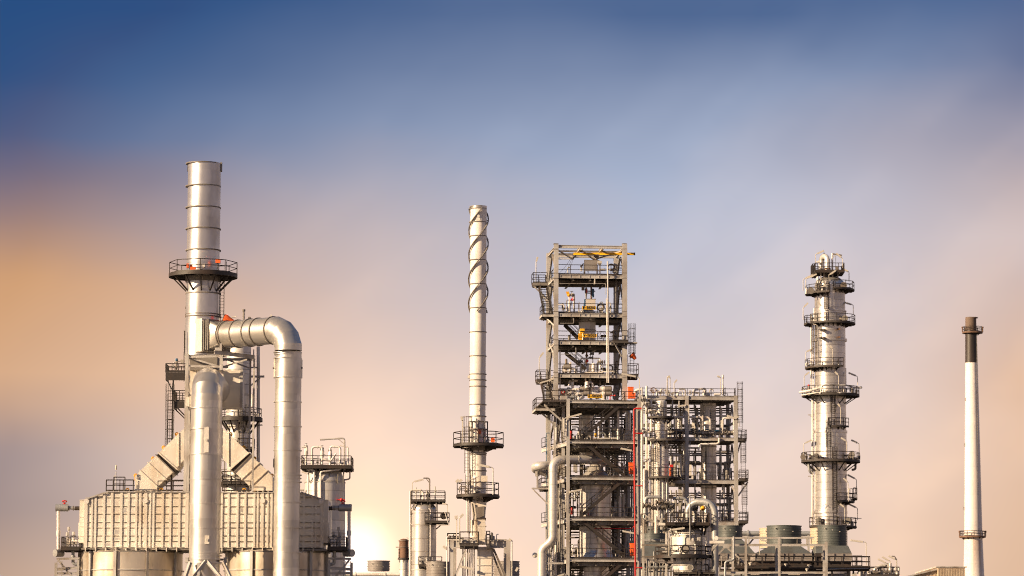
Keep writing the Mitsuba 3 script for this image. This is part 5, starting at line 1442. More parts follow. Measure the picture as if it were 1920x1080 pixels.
def orange_box(fr, px0, px1, y0, y1, v, label, cyl=False, mat='orange'):
    t = thing('fire_extinguisher', label, 'fire extinguisher') if cyl else thing('equipment_cabinet', label, 'cabinet')
    if cyl:
        c = 0.5 * (px0 + px1); r = .5 * (px1 - px0)
        shell(fr, t, c, v, [(y0, r * .6), (y0 + 1, r), (y1 - 1, r), (y1, r * .8)], mat, 'body', 18)
        band(fr, t, c, v, .5 * (y0 + y1), r, r + .5, 1, 'steel_dull', 'strap', 18)
    else:
        part(t, 'body', fr, box_px(fr, px0, px1, y0, y1, v, v + .6), mat)
        part(t, 'lid', fr, box_px(fr, px0 - .5, px1 + .5, y0 - .8, y0 + .8, v - .06, v + .66), mat)
        part(t, 'door', fr, box_px(fr, px0 + 1, px1 - 1, y0 + 2.5, y1 - 1.5, v - .05, v + .05), mat)
        part(t, 'handle', fr, box_px(fr, px1 - 2.4, px1 - 1.6, y0 + (y1 - y0) * .45, y0 + (y1 - y0) * .6, v - .1, v - .04), 'dark_steel')
    return t
k = orange_box(FD, 1178, 1188, 726, 747, -1.0, 'orange cabinet with a side box on the wide deck, below the windsock')
part(k, 'side_box', FD, box_px(FD, 1187.5, 1191.5, 736, 747, -1, -.5), 'orange')
orange_box(FD, 1180, 1188.5, 868, 889, -2.4, 'orange cabinet beside the red riser under the big horizontal pipe level')
k = orange_box(FD, 1182, 1190, 1019, 1043, -2.4, 'orange cabinet beside the red riser, lowest of the three')
part(k, 'side_box', FD, box_px(FD, 1189, 1192, 1030, 1040, -2.5, -2), 'red')
orange_box(FD, 1068, 1072.5, 808, 823, -2.2, 'slim red extinguisher on the left of the upper zigzag landing', True, 'red')
orange_box(FD, 1070, 1074, 951, 965, -2.2, 'slim red extinguisher on the left of the lower zigzag landing', True, 'red')
orange_box(FD, 1115.5, 1119.5, 813, 819, -1.2, 'tiny yellow box on the upper zigzag landing', False, 'yellow')

def build_tower_lower():
    fr = FD
    t = thing('reactor_vessel', 'large shiny clad vessel inside the lower bays of the tall structure', 'vessel')
    v = 0.9
    shell(fr, t, 1116, v, [(866, 7), (873, 9), (893, 26), (899, 30)], 'cladding_big', 'cone_top', 48, hardang=60)
    shell(fr, t, 1116, v, [(899, 30), (1036, 30)], 'cladding_big', 'shell', 48)
    shell(fr, t, 1117, v, [(1031, 30.5), (1036, 30.5), (1048, 34), (1052, 34)], 'cladding_big', 'skirt', 48, cap=False)
    shell(fr, t, 1118, v, [(1052, 24), (1090, 24)], 'cladding_big', 'lower_shell', 48)
    for y in (899, 925, 1010): band(fr, t, 1116, v, y, 29, 31, 1.2, 'steel', n=48)
    shell(fr, t, 1099, v + 3.5, [(780, 14), (866, 14)], 'cladding_big', 'upper_shell', 36)
    for x in (1089, 1095): pipe(fr, t, [(x, 905, -.2), (x, 1045, -.2)], 1, 'white_paint')
    t2 = thing('pipe_bank', 'upright pipes with elbows behind the stairs in the lower bays of the tall structure', 'pipework')
    for pts, r, m in ((((1159, 825, 0), (1159, 770, 0)), 2.4, 'pipe_metal'), (((1168, 772, 1), (1180, 770, 1), (1180, 808, 1)), 2.8, 'pipe_metal'), (((1174, 775, 2), (1174, 826, 2)), 1.8, 'steel'), (((1123, 826, .5), (1123, 802, .5), (1150, 802, .5)), 1.3, 'steel'),
                      (((1113, 823, .5), (1162, 822, .5)), 1.8, 'steel'), (((1143, 826, 1), (1143, 788, 1)), 1.6, 'white_paint'), (((1175, 905, 1), (1175, 965, 1)), 2.4, 'steel_dull'), (((1160, 905, 2), (1160, 1045, 2)), 3.6, 'grey_pipe'), (((1172, 905, 1.5), (1172, 1045, 1.5)), 2.6, 'steel'),
                      (((1150, 905, 4), (1150, 1045, 4)), 1.6, 'dark_steel'), (((1078, 905, 1), (1078, 940, 1)), 2.2, 'grey_pipe'), (((1083, 905, 2), (1083, 968, 2)), 1.6, 'steel_dull')):
        pipe(fr, t2, list(pts), r, m, n=12, fl=(.3, .7))
    part(t2, 'silencer', fr, MB().tube([fr.l(1149, 803, .5), fr.l(1164, 803, .5)], fr.m(3.2), 16), 'steel')
    part(t2, 'cabinet', fr, box_px(fr, 1175, 1184, 808, 826, .2, .7), 'steel')
    part(t2, 'cabinet', fr, box_px(fr, 1170, 1175, 812, 826, -.2, .2), 'lamp_white')
    clutter(fr, t2, 1072, 1110, 825, 800, -.5, 4, 71, 10, 1); clutter(fr, t2, 1125, 1188, 825, 790, .5, 6, 72, 14, 1)
    clutter(fr, t2, 1140, 1190, 893, 850, .5, 6, 73, 14, 1.1); clutter(fr, t2, 1148, 1190, 969, 925, .5, 6, 74, 12, 1.1)
    clutter(fr, t2, 1148, 1190, 1046, 1005, .5, 6, 75, 12, 1.1); clutter(fr, t2, 1070, 1084, 1046, 1010, 1, 6, 76, 4, 1)
    for y in (785, 841, 853, 910, 985): pipe(fr, t2, [(1060, y, 5), (1192, y, 5)], 1.4, 'grey_pipe')
    for y in (785, 843): pipe(fr, t2, [(1066, y, 1), (1160, y + 1, 1)], 1, 'steel')
    # fire main
    t3 = thing('fire_riser', 'bright red fire pipe running up the right edge of the tall structure', 'pipe')
    pipe(fr, t3, [(1191.5, 1090, -3.5), (1188.5, 766, -3.5), (1203, 766, -3.5)], 1.5, 'red', n=10, fl=(.98,))
    for y in (812.5, 911, 1064.5):
        pipe(fr, t3, [(1190, y, -3.5), (1205, y, -3.5)], 1.1, 'red', name='branch', fl=(.85,))
    t4 = thing('fire_branch', 'thin red pipe crossing behind the stairs to the red riser', 'pipe')
    pipe(fr, t4, [(1103, 962, -1.8), (1103, 991, -1.8), (1184, 991, -1.8), (1190, 986, -3.0)], .9, 'red')
    t5 = thing('blue_line', 'thin blue pipe running down the left edge of the tall structure', 'pipe')
    pipe(fr, t5, [(1031, 812, 2), (1024, 812, 2), (1027, 1090, 2)], .6, 'blue')
    # the fat insulated pipe
    t6 = thing('insulated_pipe', 'fat silver insulated pipe bending out of the tall structure and down its left side', 'pipe')
    a = [(1132, 868, 0), (1128, 862.5, -.6), (1037, 862.5, -2.6), (1037, 1012, -2.6), (1016, 1030, -2.2), (1016, 1100, -2.2)]
    pipe(fr, t6, a, 8.4, 'pipe_metal', fr.m(17), 'run', 24, k=10)
    for y in (885, 909, 933, 957, 981, 996): band(fr, t6, 1037, -2.6, y, 8, 8.8, .9, 'steel', 'band', 24)
    for x in (1063, 1085, 1108): part(t6, 'band', fr, MB().tube([fr.l(x, 862.5, -2.6 + (x - 1037) * .02), fr.l(x + .9, 862.5, -2.6 + (x - 1037) * .02)], fr.m(8.8), 24), 'steel')
    t7 = thing('insulated_pipe', 'fat silver insulated pipe end curling round behind the left side of the tall structure', 'pipe')
    pipe(fr, t7, [(1040, 873, 1.5), (1004, 873, 0.6), (1004, 880, 4.0), (1034, 889, 5.5)], 8, 'pipe_metal', fr.m(15), 'run', 24, k=10)
    part(t7, 'support', fr, MB().tube([fr.l(1007.5, 884, .6), fr.l(1007.5, 893, .6)], .25, 10), 'steel_dull')
    part(t7, 'end_cap', fr, MB().ball(fr.l(1003, 1041, -1), fr.m(5), 12), 'casing')
    t8 = thing('left_pipes', 'cluster of upright pipes low at the left foot of the tall structure', 'pipework')
    for x, y0, r, m in ((1024, 1030, 2, 'steel'), (1034, 1035, 1.8, 'steel'), (1042, 1022, 2.2, 'white_paint'), (1046, 1015, 1.4, 'steel_dull'), (1050, 905, 1.6, 'steel_dull'), (1029.5, 930, 1.2, 'steel')):
        pipe(fr, t8, [(x, 1095, -1), (x, y0, -1)], r, m, fl=(.5, .8))
    clutter(fr, t8, 1012, 1052, 1090, 1058, -2, 1, 77, 8, 1)
build_tower_lower()
def build_tower_dark_pipes():
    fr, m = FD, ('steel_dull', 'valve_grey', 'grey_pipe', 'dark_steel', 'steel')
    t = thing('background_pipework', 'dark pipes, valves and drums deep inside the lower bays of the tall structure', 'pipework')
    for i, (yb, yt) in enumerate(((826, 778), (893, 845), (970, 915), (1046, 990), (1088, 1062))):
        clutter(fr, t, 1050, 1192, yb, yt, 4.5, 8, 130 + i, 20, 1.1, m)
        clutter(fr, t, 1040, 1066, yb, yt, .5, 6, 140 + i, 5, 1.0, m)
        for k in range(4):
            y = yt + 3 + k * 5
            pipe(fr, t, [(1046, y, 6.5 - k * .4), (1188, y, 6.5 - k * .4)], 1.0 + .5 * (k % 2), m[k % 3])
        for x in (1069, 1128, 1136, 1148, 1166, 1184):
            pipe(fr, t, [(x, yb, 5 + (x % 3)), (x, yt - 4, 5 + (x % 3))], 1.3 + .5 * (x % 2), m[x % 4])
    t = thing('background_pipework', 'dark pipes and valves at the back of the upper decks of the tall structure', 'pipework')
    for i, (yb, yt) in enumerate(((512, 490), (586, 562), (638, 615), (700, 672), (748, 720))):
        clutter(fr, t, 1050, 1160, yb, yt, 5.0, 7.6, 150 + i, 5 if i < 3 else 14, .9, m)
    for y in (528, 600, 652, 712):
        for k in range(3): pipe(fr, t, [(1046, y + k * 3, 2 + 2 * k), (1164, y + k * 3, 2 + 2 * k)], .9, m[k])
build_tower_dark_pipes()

# ================================================================ E. pipe rack structure behind the tall one
FE = Fr(478, 1290, 3.7)
def build_rack():
    t = thing('rack_structure', 'lower open steel rack crowded with pipes, right of the tall structure', 'steel structure')
    fr, B = FE, 8.0
    for px, v, y0, w in ((1288, 0, 742, 6.6), (1380, 0, 742, 7.4), (1203, 0, 742, 6), (1365, B, 750, 6.2), (1275, B, 750, 6.2), (1192, B, 750, 6), (1320, B, 750, 4)):
        col(fr, t, px, y0, 1090, v, w)
    z = lambda y: fr.l(1290, y, 0)[2]
    u = {k: fr.l(x, 850, v)[0] for k, x, v in (('a', 1203, 0), ('b', 1288, 0), ('c', 1380, 0), ('A', 1192, B), ('M', 1275, B), ('C', 1365, B))}
    def ib(a, b, h, w=.2, m='steel', n='beam'): return part(t, n, fr, MB().ibeam(a, b, w, h), m)
    for y, x0, x1, hh, rl in ((743, 1200, 1378, .5, 'FBL'), (820.5, 1203, 1390, .42, 'F'), (900, 1262, 1401, .5, 'F'), (978, 1340, 1402, .5, 'F')):
        zz = z(y)
        deck(fr, t, x0, x1, y, .1, B, th=.12, rails=rl, h=1.15, r=.036)
        ua, uc = fr.l(x0, y, 0)[0], u['c']
        ib([ua, 0, zz - hh / 2], [uc + .2, 0, zz - hh / 2], hh); ib([ua - .5, B, zz - hh / 2], [u['C'], B, zz - hh / 2], hh)
        ib([u['c'], 0, zz - .25], [u['C'], B, zz - .25], .4); ib([u['b'], .1, zz - .32], [u['M'], B, zz - .32], .4, .2, 'steel_dull')
        for f in (2.6, 5.4): ib([ua, f, zz - .35], [uc, f, zz - .35], .4, .2, 'steel_dull')
    for y in (790, 862, 940):
        ib([u['A'], B, z(y)], [u['C'], B, z(y)], .45, .2, 'steel_dull')
        ib([u['c'], 0, z(y)], [u['C'], B, z(y)], .3, .2)
    for y0, y1 in ((752, 820), (826, 898), (906, 978), (984, 1060)):
        for a, b in ((('c', 0), ('C', B)), (('b', 0), ('M', B))):
            m_ = .5 * (u[a[0]] + u[b[0]])
            ib([u[a[0]], .1, z(y1)], [m_, B / 2, z(y0) - .2], .22, .18, 'steel', 'brace')
            ib([u[b[0]], B - .1, z(y1)], [m_, B / 2, z(y0) - .2], .22, .18, 'steel', 'brace')
    for A, C in (((1294, 828, -.1), (1290, 900, -.1)), ((1389, 828, .3), (1379, 862, .1)), ((1402, 904, .3), (1384, 930, .1)), ((1370, 908, .3), (1379, 925, .1)), ((1396, 980, .2), (1384, 1000, .2))):
        beam(fr, t, A, C, 2.6, sec='box', name='brace')
    for x0, x1, y in ((1384, 1400, 823), (1386, 1403, 898), (1386, 1403, 977)):
        deck(fr, t, x0, x1, y, -.8, 1.8, th=.3, rails='FRB', h=1.25, r=.036, joist=False)
    for x, y0, y1 in ((1387.5, 728, 822), (1393.5, 828, 897), (1396, 906, 976)):
        ladder(fr, t, x, y0, y1, -.2, w=.6, out=.4)
    deck(fr, t, 1360, 1379, 742, -.1, 1.2, th=.1, rails='LR', h=1.1, joist=False)
    # lamps on the rack
    for a in ((1251, 707, 742, 5, -2, 0), (1256.5, 709, 742, -3, -3, 1), (1264, 719, 744, 5, -7, -.2), (1351, 708, 742, -6, -3, .4), (1249, 757, 775, -38, -10, -.6), (1292, 759, 803, -27, 4, -.4), (1249, 786, 820, -25, -9, -2.2), (1386, 787, 800, -23, -8, -.4), (1276, 852, 890, -17, 0, -.8), (1355, 785, 812, 30, -3, -.4)):
        lamp(fr, t, *a[:5], a[5], w=1.15)
    part(t, 'mast', fr, MB().tube([fr.l(1355.5, 742, .5), fr.l(1355.5, 722, .5)], .12, 8).tube([fr.l(1355.5, 722, .5), fr.l(1355.5, 704, .5)], .08, 8).tube([fr.l(1355.5, 710, .5), fr.l(1355.5, 703, .5)], .14, 8), 'white_paint')
    pipe(fr, t, [(1251.5, 744, .2), (1251.5, 706, .2)], .9, 'white_paint')
    for x in (1261, 1273): col(fr, t, x, 748, 780, .2, 2.4, 'steel', 'post', 'box')
    for x0, y0, x1, y1 in ((1255, 852, 1282, 853), (1297, 846, 1298, 852), (1298, 852, 1315, 852), (1340, 847, 1362, 848)):
        pipe(fr, t, [(x0, y0, -.3), (x1, y1, -.3)], 1.2, 'steel')
build_rack()

def build_rack_kit():
    fr = FE
    t = thing('drum_column', 'thick clad vessel standing through the decks at the middle of the rack', 'vessel')
    v = 4.0
    shell(fr, t, 1327.5, v, vessel_head(fr, 1327.5, v, 15, 752, 757) + [(762, 15), (815, 15)], 'cladding_white', 'shell', 36)
    shell(fr, t, 1329, v, [(815, 14.6), (985, 14.6), (1090, 14.6)], 'cladding_big', 'lower_shell', 36)
    for y in (762, 790, 838, 870, 915, 950): band(fr, t, 1328.5, v, y, 14, 15.8, 1.2, 'steel')
    ladder(fr, t, 1337, 768, 815, v - 1.2, w=.6, cage=False); ladder(fr, t, 1319, 845, 900, v - 1.2, w=.6, cage=False)
    shell(fr, t, 1325, v, [(736, 5), (738, 6.5), (742, 6.5)], 'white_paint', 'top_nozzle', 20)
    pipe(fr, t, [(1301, 742, 2), (1301, 731, 2), (1318, 729, 2), (1322, 729, 3), (1322, 738, 3.5)], 2, 'white_paint', fl=(.15, .85))
    t = thing('slim_column', 'slim clad column with three dark round galleries at the left of the rack', 'column')
    v = -1.2
    shell(fr, t, 1240, v, vessel_head(fr, 1240, v, 10.5, 750, 754) + [(787, 10.5)], 'cladding_white', 'shell', 32)
    shell(fr, t, 1239.5, v, [(787, 10.6), (793, 12.6), (830, 12.6), (836, 14.6), (1090, 14.6)], 'cladding_white', 'shell', 32)
    for y in (795, 800, 832, 857, 872, 925): band(fr, t, 1240, v, y, 12, 15.4 if y > 830 else 13.3, 1.2, 'steel')
    ring(fr, t, 1239, v, 783, 10.6, 25, 40, 330, nb=8, h=1.3, r=.045, brace=14)
    ring(fr, t, 1250, v, 826, 13, 33, 100, 280, nb=7, h=1.2, r=.045, brace=16)
    ring(fr, t, 1244, v, 896, 14.6, 31, 30, 330, nb=9, h=1.3, r=.045)
    ladder(fr, t, 1244, 752, 783, v - 1.2, w=.6, cage=True); ladder(fr, t, 1231, 790, 826, v - 1.2, w=.6); ladder(fr, t, 1226, 836, 896, v - 1.3, w=.6)
    for x, y0, r in ((1233, 792, 1.2), (1229, 836, 1.6), (1236, 792, 1), (1243, 905, .8), (1250, 905, 1)):
        pipe(fr, t, [(x, 1085, v - 1.2), (x, y0, v - 1.2)], r, 'white_paint')
    part(t, 'red_box', fr, box_px(fr, 1255, 1259, 877.5, 893, v - 1.6, v - 1.3), 'orange')
    part(t, 'red_box', fr, box_px(fr, 1256, 1262, 871, 877, v - 1.2, v - 1.0), 'red')
    t = thing('rack_exchanger', 'long grey horizontal exchanger with pipes on the second rack deck', 'heat exchanger')
    for y, x0, x1, vv, r in ((812, 1308, 1376, .9, 4), (808, 1258, 1300, 1.5, 4), (812.5, 1252, 1300, .8, 2.2)):
        part(t, 'shell', fr, MB().tube([fr.l(x0, y, vv), fr.l(x1, y, vv)], fr.m(r), 18), 'cladding_white')
        for x in np.arange(x0, x1, 11): part(t, 'flange', fr, MB().tube([fr.l(x, y, vv), fr.l(x + 1.2, y, vv)], fr.m(r + .9), 18), 'steel')
    for x in (1322, 1338, 1349, 1361): part(t, 'saddle', fr, box_px(fr, x - 1, x + 1, 815, 820, .6, 1.2), 'steel')
    part(t, 'blue_cover', fr, box_px(fr, 1323, 1329, 804, 806.5, .4, .8), 'blue'); part(t, 'blue_cover', fr, box_px(fr, 1340, 1351, 806, 809, .3, .6), 'blue')
    part(t, 'blue_cover', fr, box_px(fr, 1310, 1313, 806, 809, .3, .6), 'blue')
    P_ = [([(1262, 782, .4), (1318, 782, .4), (1318, 814, .4)], 2), ([(1318, 779, .3), (1318, 812, .3)], 1.6), ([(1318, 783, .6), (1331.5, 783, .6), (1331.5, 806, .6)], 2), ([(1265, 784, .6), (1265, 806, .6)], 2), ([(1285, 806, .3), (1285, 776, .3), (1280, 777, .6)], 2.2),
          ([(1273, 786, 1.5), (1273, 806, 1.5)], 2), ([(1355.5, 806, .6), (1355.5, 784, .6), (1366, 783, .6), (1376.5, 783, .6), (1376.5, 816, .6)], 1.7), ([(1293, 786, .2), (1293, 800, .2)], 1), ([(1307, 806, 1), (1307, 786, 1), (1296, 786, 1)], 1.5),
          ([(1348.5, 821, -.3), (1348.5, 832, -.3), (1311, 833, -.3), (1309.5, 844, -.3)], 2), ([(1350, 766, 3), (1352, 766, 3), (1353, 806, 3)], 2.2), ([(1255, 854, .4), (1276, 855, .4), (1278, 895, .4)], 1.8), ([(1260, 855, .5), (1260, 900, .5)], 1.6), ([(1283, 830, 1.5), (1283, 935, 1.5)], 1.8),
          ([(1352, 835, 2), (1352, 900, 2)], 1.4), ([(1355, 906, 1), (1355, 930, 1), (1350, 934, 1)], 1.6), ([(1358, 906, 1.5), (1358, 975, 1.5)], 1.2), ([(1303, 906, .6), (1303, 928, .6)], 1.4), ([(1305, 930, .4), (1312, 922, .4)], 2), ([(1212, 758, 1.0), (1237, 764, 1), (1239, 776, 1)], 2.2), ([(1240, 730, .6), (1240, 740, .6), (1229, 729.5, .6)], 2)]
    for p_, r in P_: pipe(fr, t, p_, r, 'white_paint' if r > 1.6 else 'steel', n=10)
    for x, y, s in ((1275, 817, .45), (1257, 804, .3), (1300, 811, .3), (1360, 808, .3)):
        part(t, 'handwheel', fr, MB().hoop(fr.l(x, y, -.4), s, .07, (.2, 1, 0), 14, 5).ball(fr.l(x, y, -.2), s * .5, 8), 'dark_steel')
    part(t, 'pot', fr, MB().tube([fr.l(1292, 808, .1), fr.l(1292, 798, .1)], fr.m(2.4), 14), 'white_paint')
    part(t, 'rusty_wheel', fr, MB().hoop(fr.l(1274, 815, -.45), .5, .08, (.2, 1, 0), 14, 5), 'rust')
    t = thing('tall_pipes', 'group of tall white pipes between the tall structure and the rack', 'pipework')
    for x, y0, r, m in ((1212, 724, 2.5, 'white_paint'), (1204, 726, 1.2, 'steel'), (1221, 750, 1.8, 'white_paint'), (1203, 770, 2, 'white_paint'), (1216, 835, 1.4, 'white_paint'), (1208, 880, 2.4, 'white_paint'), (1224, 840, 1.6, 'steel')):
        pipe(fr, t, [(x, 1090, -1.6 - (x % 3) * .2), (x, y0, -1.6 - (x % 3) * .2)], r, m, fl=(.82, .9))
    for y, x0, x1 in ((742, 1197, 1216), (762, 1210, 1222), (806, 1203, 1226), (876, 1198, 1224)):
        part(t, 'tie', fr, MB().bar(fr.l(x0, y, -1.5), fr.l(x1, y, -1.5), .2, .3), 'steel')
    for i, (x, y) in enumerate(((1211, 757), (1205, 748), (1217, 772), (1206, 810))): wheelvalve(fr, t, fr.l(x, y, -2.2), .3, 'steel', axis=(0, -1, .2))
    pipe(fr, t, [(1186, 744, -1), (1192, 732, -1), (1204, 730, -1)], 2.6, 'white_paint')
    pipe(fr, t, [(1204, 863, -2), (1226, 857, -2)], 1, 'steel')
    t = thing('deck_pipework', 'valves, thin pipes and little drums along the decks of the rack', 'pipework')
    clutter(fr, t, 1222, 1345, 742, 728, .6, 6, 81, 16, 1, ('white_paint', 'steel', 'pipe_metal'))
    clutter(fr, t, 1256, 1372, 820, 798, 1.5, 7, 82, 18, 1, ('white_paint', 'steel', 'grey_pipe'))
    clutter(fr, t, 1266, 1316, 899, 878, .5, 6, 83, 7, 1.1, ('steel_dull', 'valve_grey', 'steel'))
    clutter(fr, t, 1345, 1384, 899, 878, .5, 6, 84, 6, 1.1, ('steel_dull', 'valve_grey', 'steel'))
    clutter(fr, t, 1345, 1384, 977, 955, .5, 6, 85, 6, 1, ('steel_dull', 'steel'))
    clutter(fr, t, 1198, 1250, 980, 935, -.5, 5, 86, 14, 1.1, ('white_paint', 'steel', 'valve_grey'))
    clutter(fr, t, 1296, 1322, 985, 945, -.5, 3, 87, 7, 1.1, ('white_paint', 'steel'))
    for y, x0, x1 in ((757, 1253, 1312), (760, 1340, 1358), (780, 1340, 1365), (836, 1253, 1290), (840, 1254, 1310), (866, 1254, 1312), (935, 1345, 1378), (958, 1330, 1385)):
        pipe(fr, t, [(x0, y, 5.5), (x1, y, 5.5)], 1.7, 'grey_pipe')
    pipe(fr, t, [(1302, 758, 3), (1302, 770, 3), (1312, 777, 3)], 1.6, 'grey_pipe')
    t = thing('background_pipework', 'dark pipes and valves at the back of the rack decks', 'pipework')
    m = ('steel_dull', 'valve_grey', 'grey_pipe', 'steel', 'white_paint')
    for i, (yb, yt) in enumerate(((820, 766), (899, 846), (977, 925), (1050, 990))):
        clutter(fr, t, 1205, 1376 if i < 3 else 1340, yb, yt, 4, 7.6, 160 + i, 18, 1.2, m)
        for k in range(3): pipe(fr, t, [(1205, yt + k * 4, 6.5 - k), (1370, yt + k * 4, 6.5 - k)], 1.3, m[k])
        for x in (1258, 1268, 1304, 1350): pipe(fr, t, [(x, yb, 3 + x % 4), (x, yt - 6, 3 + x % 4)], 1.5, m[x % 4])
    t = thing('red_handwheel', 'red brown handwheel on the rail of the top rack deck', 'valve')
    part(t, 'wheel', fr, MB().hoop(fr.l(1225, 731.5, -.1), .36, .05, (0, 1, .1), 18, 5), 'rust')
    c = fr.l(1225, 731.5, -.1)
    for a in (0, 60, 120):
        e = .36 * np.array([math.cos(math.radians(a)), 0, math.sin(math.radians(a))]); part(t, 'spoke', fr, MB().bar(c - e, c + e, .04, .04), 'rust')
build_rack_kit()

# ---------------------------------------------------------------- vessel with black galleries and the big hairpin pipe
FG = Fr(406, 1291)
def build_front_vessel():
    fr = FG
    t = thing('scrubber_vessel', 'stout clad vessel with two black galleries before the rack, bottom right of centre', 'vessel')
    shell(fr, t, 1291, 0, vessel_head(fr, 1291, 0, 30, 987, 1004), 'cladding_white', 'head', 48, cap=False)
    shell(fr, t, 1291, 0, [(1004, 31.5), (1043, 31.5)], 'cladding_white', 'shell', 48)
    shell(fr, t, 1292, 0, [(1043, 30), (1090, 30)], 'cladding_white', 'lower_shell', 48)
    for y in (1000, 1006, 1060): band(fr, t, 1291, 0, y, 30, 32.4, 1.6, 'steel', n=48)
    k = deck(fr, t, 1250, 1330, 981, -2.6, 2.6, th=.2, rails='FBLR', h=1.2, r=.045, sp=.7, fascia='dark_steel')
    rail(fr, k, [fr.l(1262, 981, -2.9), fr.l(1282, 981, -2.9)], 1.3, .6, r=.05)
    rail(fr, k, [fr.l(1313, 981, -1.5), fr.l(1313, 981, 2)], 1.2, .6, r=.045)
    for x in (1259, 1270, 1300, 1318, 1324): part(t, 'post', fr, MB().bar(fr.l(x, 984, -1.5), fr.l(1291 + (x - 1291) * .9, 1004, -1.3), .14, .16), 'dark_steel')
    for x in (1261, 1267, 1297): part(t, 'hook', fr, MB().hoop(fr.l(x, 998, -2), .22, .03, (0, 1, 0), 12, 4), 'steel_dull')
    ring(fr, t, 1283, 0, 1043, 31, 54, 60, 280, nb=9, h=1.1, r=.05, mat='dark_steel', th=.3)
    part(t, 'manway_ring', fr, MB().hoop(fr.l(1266, 1027.5, -2.05), .38, .05, (.2, 1, 0), 22, 5), 'steel')
    part(t, 'manway_ring', fr, MB().hoop(fr.l(1285, 1029, -2.25), .44, .07, (.05, 1, 0), 22, 6), 'dark_steel')
    part(t, 'manway_cover', fr, MB().tube([fr.l(1285, 1029, -2.2), fr.l(1285, 1029, -1.8)], .4, 20), 'cladding_white')
    part(t, 'manway_cover', fr, MB().tube([fr.l(1294.5, 1064, -2.2), fr.l(1294.5, 1064, -1.7)], .32, 20), 'steel_dull')
    part(t, 'manway_ring', fr, MB().hoop(fr.l(1294.5, 1064, -2.2), .34, .05, (0, 1, 0), 20, 5), 'steel')
    ladder(fr, t, 1310, 1015, 1090, -2.1, w=.6); ladder(fr, t, 1268, 1066, 1090, -2.1, w=.6, cage=False)
    deck(fr, t, 1262, 1340, 1074, -2.6, -1.6, th=.12, rails='F', h=.25)
    part(t, 'gauge_glass', fr, MB().tube([fr.l(1303.5, 1053, -2.4), fr.l(1303.5, 1020, -2.4)], .1, 8), 'white_paint')
    part(t, 'label_plate', fr, box_px(fr, 1297, 1313, 1006.5, 1014, -2.0, -1.7), 'white_paint')
    part(t, 'duct_plate', fr, box_px(fr, 1283, 1297, 971, 980, -2.2, -1.8), 'steel')
    pipe(fr, t, [(1295, 1015, -2.3), (1295, 984, -2.3)], 1.1, 'steel_dull')
    clutter(fr, t, 1256, 1326, 981, 955, -1.6, 2, 91, 14, 1, ('white_paint', 'steel', 'valve_grey', 'steel_dull'))
    clutter(fr, t, 1236, 1262, 1043, 1022, -1.4, .5, 92, 6, 1, ('steel', 'valve_grey'))
    clutter(fr, t, 1312, 1334, 1080, 1046, -1, 1.5, 93, 6, 1.1, ('steel', 'grey_pipe', 'valve_grey'))
    part(t, 'insulated_elbow', fr, MB().ball(fr.l(1318, 953, 1), .3, 12), 'lug_yellow')
    lamp(fr, t, 1254.5, 994, 1042, 29, -4, -3.0, w=1.15)
    t = thing('hairpin_pipe', 'fat grey pipe bent over like a hairpin beside the stout clad vessel', 'pipe')
    pipe(fr, t, [(1290, 984, -.6), (1290, 941, -.6), (1340.5, 941, -1.6), (1340.5, 1095, -1.6)], 6.6, 'grey_pipe', fr.m(24), 'run', 26, k=14)
    for y in (976, 989, 1009, 1033): band(fr, t, 1340.5, -1.6, y, 6.4, 7, .9, 'steel', 'band', 24)
    part(t, 'flange_disc', fr, MB().tube([fr.l(1343, 1009, -2.1), fr.l(1343, 1009, -1.8)], fr.m(4), 18), 'white_paint')
    beam(fr, t, (1321, 1016.5, -2.1), (1358, 1016.5, -2.1), 5, 'white_paint', sec='box', name='support')
    beam(fr, t, (1325, 1041, -2.0), (1345, 1020, -2.0), 3.6, sec='box', name='brace')
    t = thing('vent_pole', 'thin grey pole standing before the hairpin pipe', 'pole')
    pipe(fr, t, [(1294, 1012, -3.0), (1293.5, 930, -3.0), (1289, 934, -3.0)], 1.1, 'grey_pipe', .1, 'run')
    part(t, 'cap', fr, MB().ball(fr.l(1293.6, 929.6, -3), .09, 8), 'grey_pipe')
    t = thing('pump_piping', 'grey process pipes with arches and valves between the red riser and the stout vessel', 'pipework')
    G = 'grey_pipe'
    for p_, r in (([(1210, 1000, 1), (1210, 932, 1), (1236, 932, 1)], 3.1), ([(1210, 968, 1), (1210, 990, 1), (1202, 1000, 1)], 3), ([(1242, 948, .6), (1242, 996, .6), (1256, 994, .6)], 2.2), ([(1262, 935, 1.4), (1284, 934, 1.4), (1290, 946, 1.4)], 3), ([(1257, 938, 1.4), (1257, 962, 1.4)], 2.4), ([(1204, 1014, 2), (1252, 1014, 2)], 3.2), ([(1209, 1064, 1), (1260, 1062, 1)], 2), ([(1216, 1050, 1.5), (1216, 1080, 1.5)], 1.4), ([(1226, 1034, 1), (1226, 1075, 1)], 1.2), ([(1209, 1072, 1.8), (1262, 1071, 1.8)], 1.4)):
        pipe(fr, t, p_, r, G, n=14, fl=(.3, .72))
    for x, y in ((1225, 952), (1212, 948), (1242, 952), (1257, 950), (1248, 944), (1301, 953), (1236, 942)): wheelvalve(fr, t, fr.l(x, y, .2), .3, 'valve_grey', axis=(.2, -1, .1))
    part(t, 'black_box', fr, box_px(fr, 1254, 1262, 928, 935, 1, 1.4), 'dark_steel')
    clutter(fr, t, 1206, 1250, 1000, 950, -.4, 3, 94, 10, 1.1, ('steel', 'valve_grey', 'white_paint')); clutter(fr, t, 1205, 1250, 1080, 1046, 0, 4, 95, 10, 1.1, ('steel_dull', 'grey_pipe', 'steel'))
    t = thing('pipe_trestle', 'low steel trestle carrying grey pipes left of the stout vessel', 'steel frame')
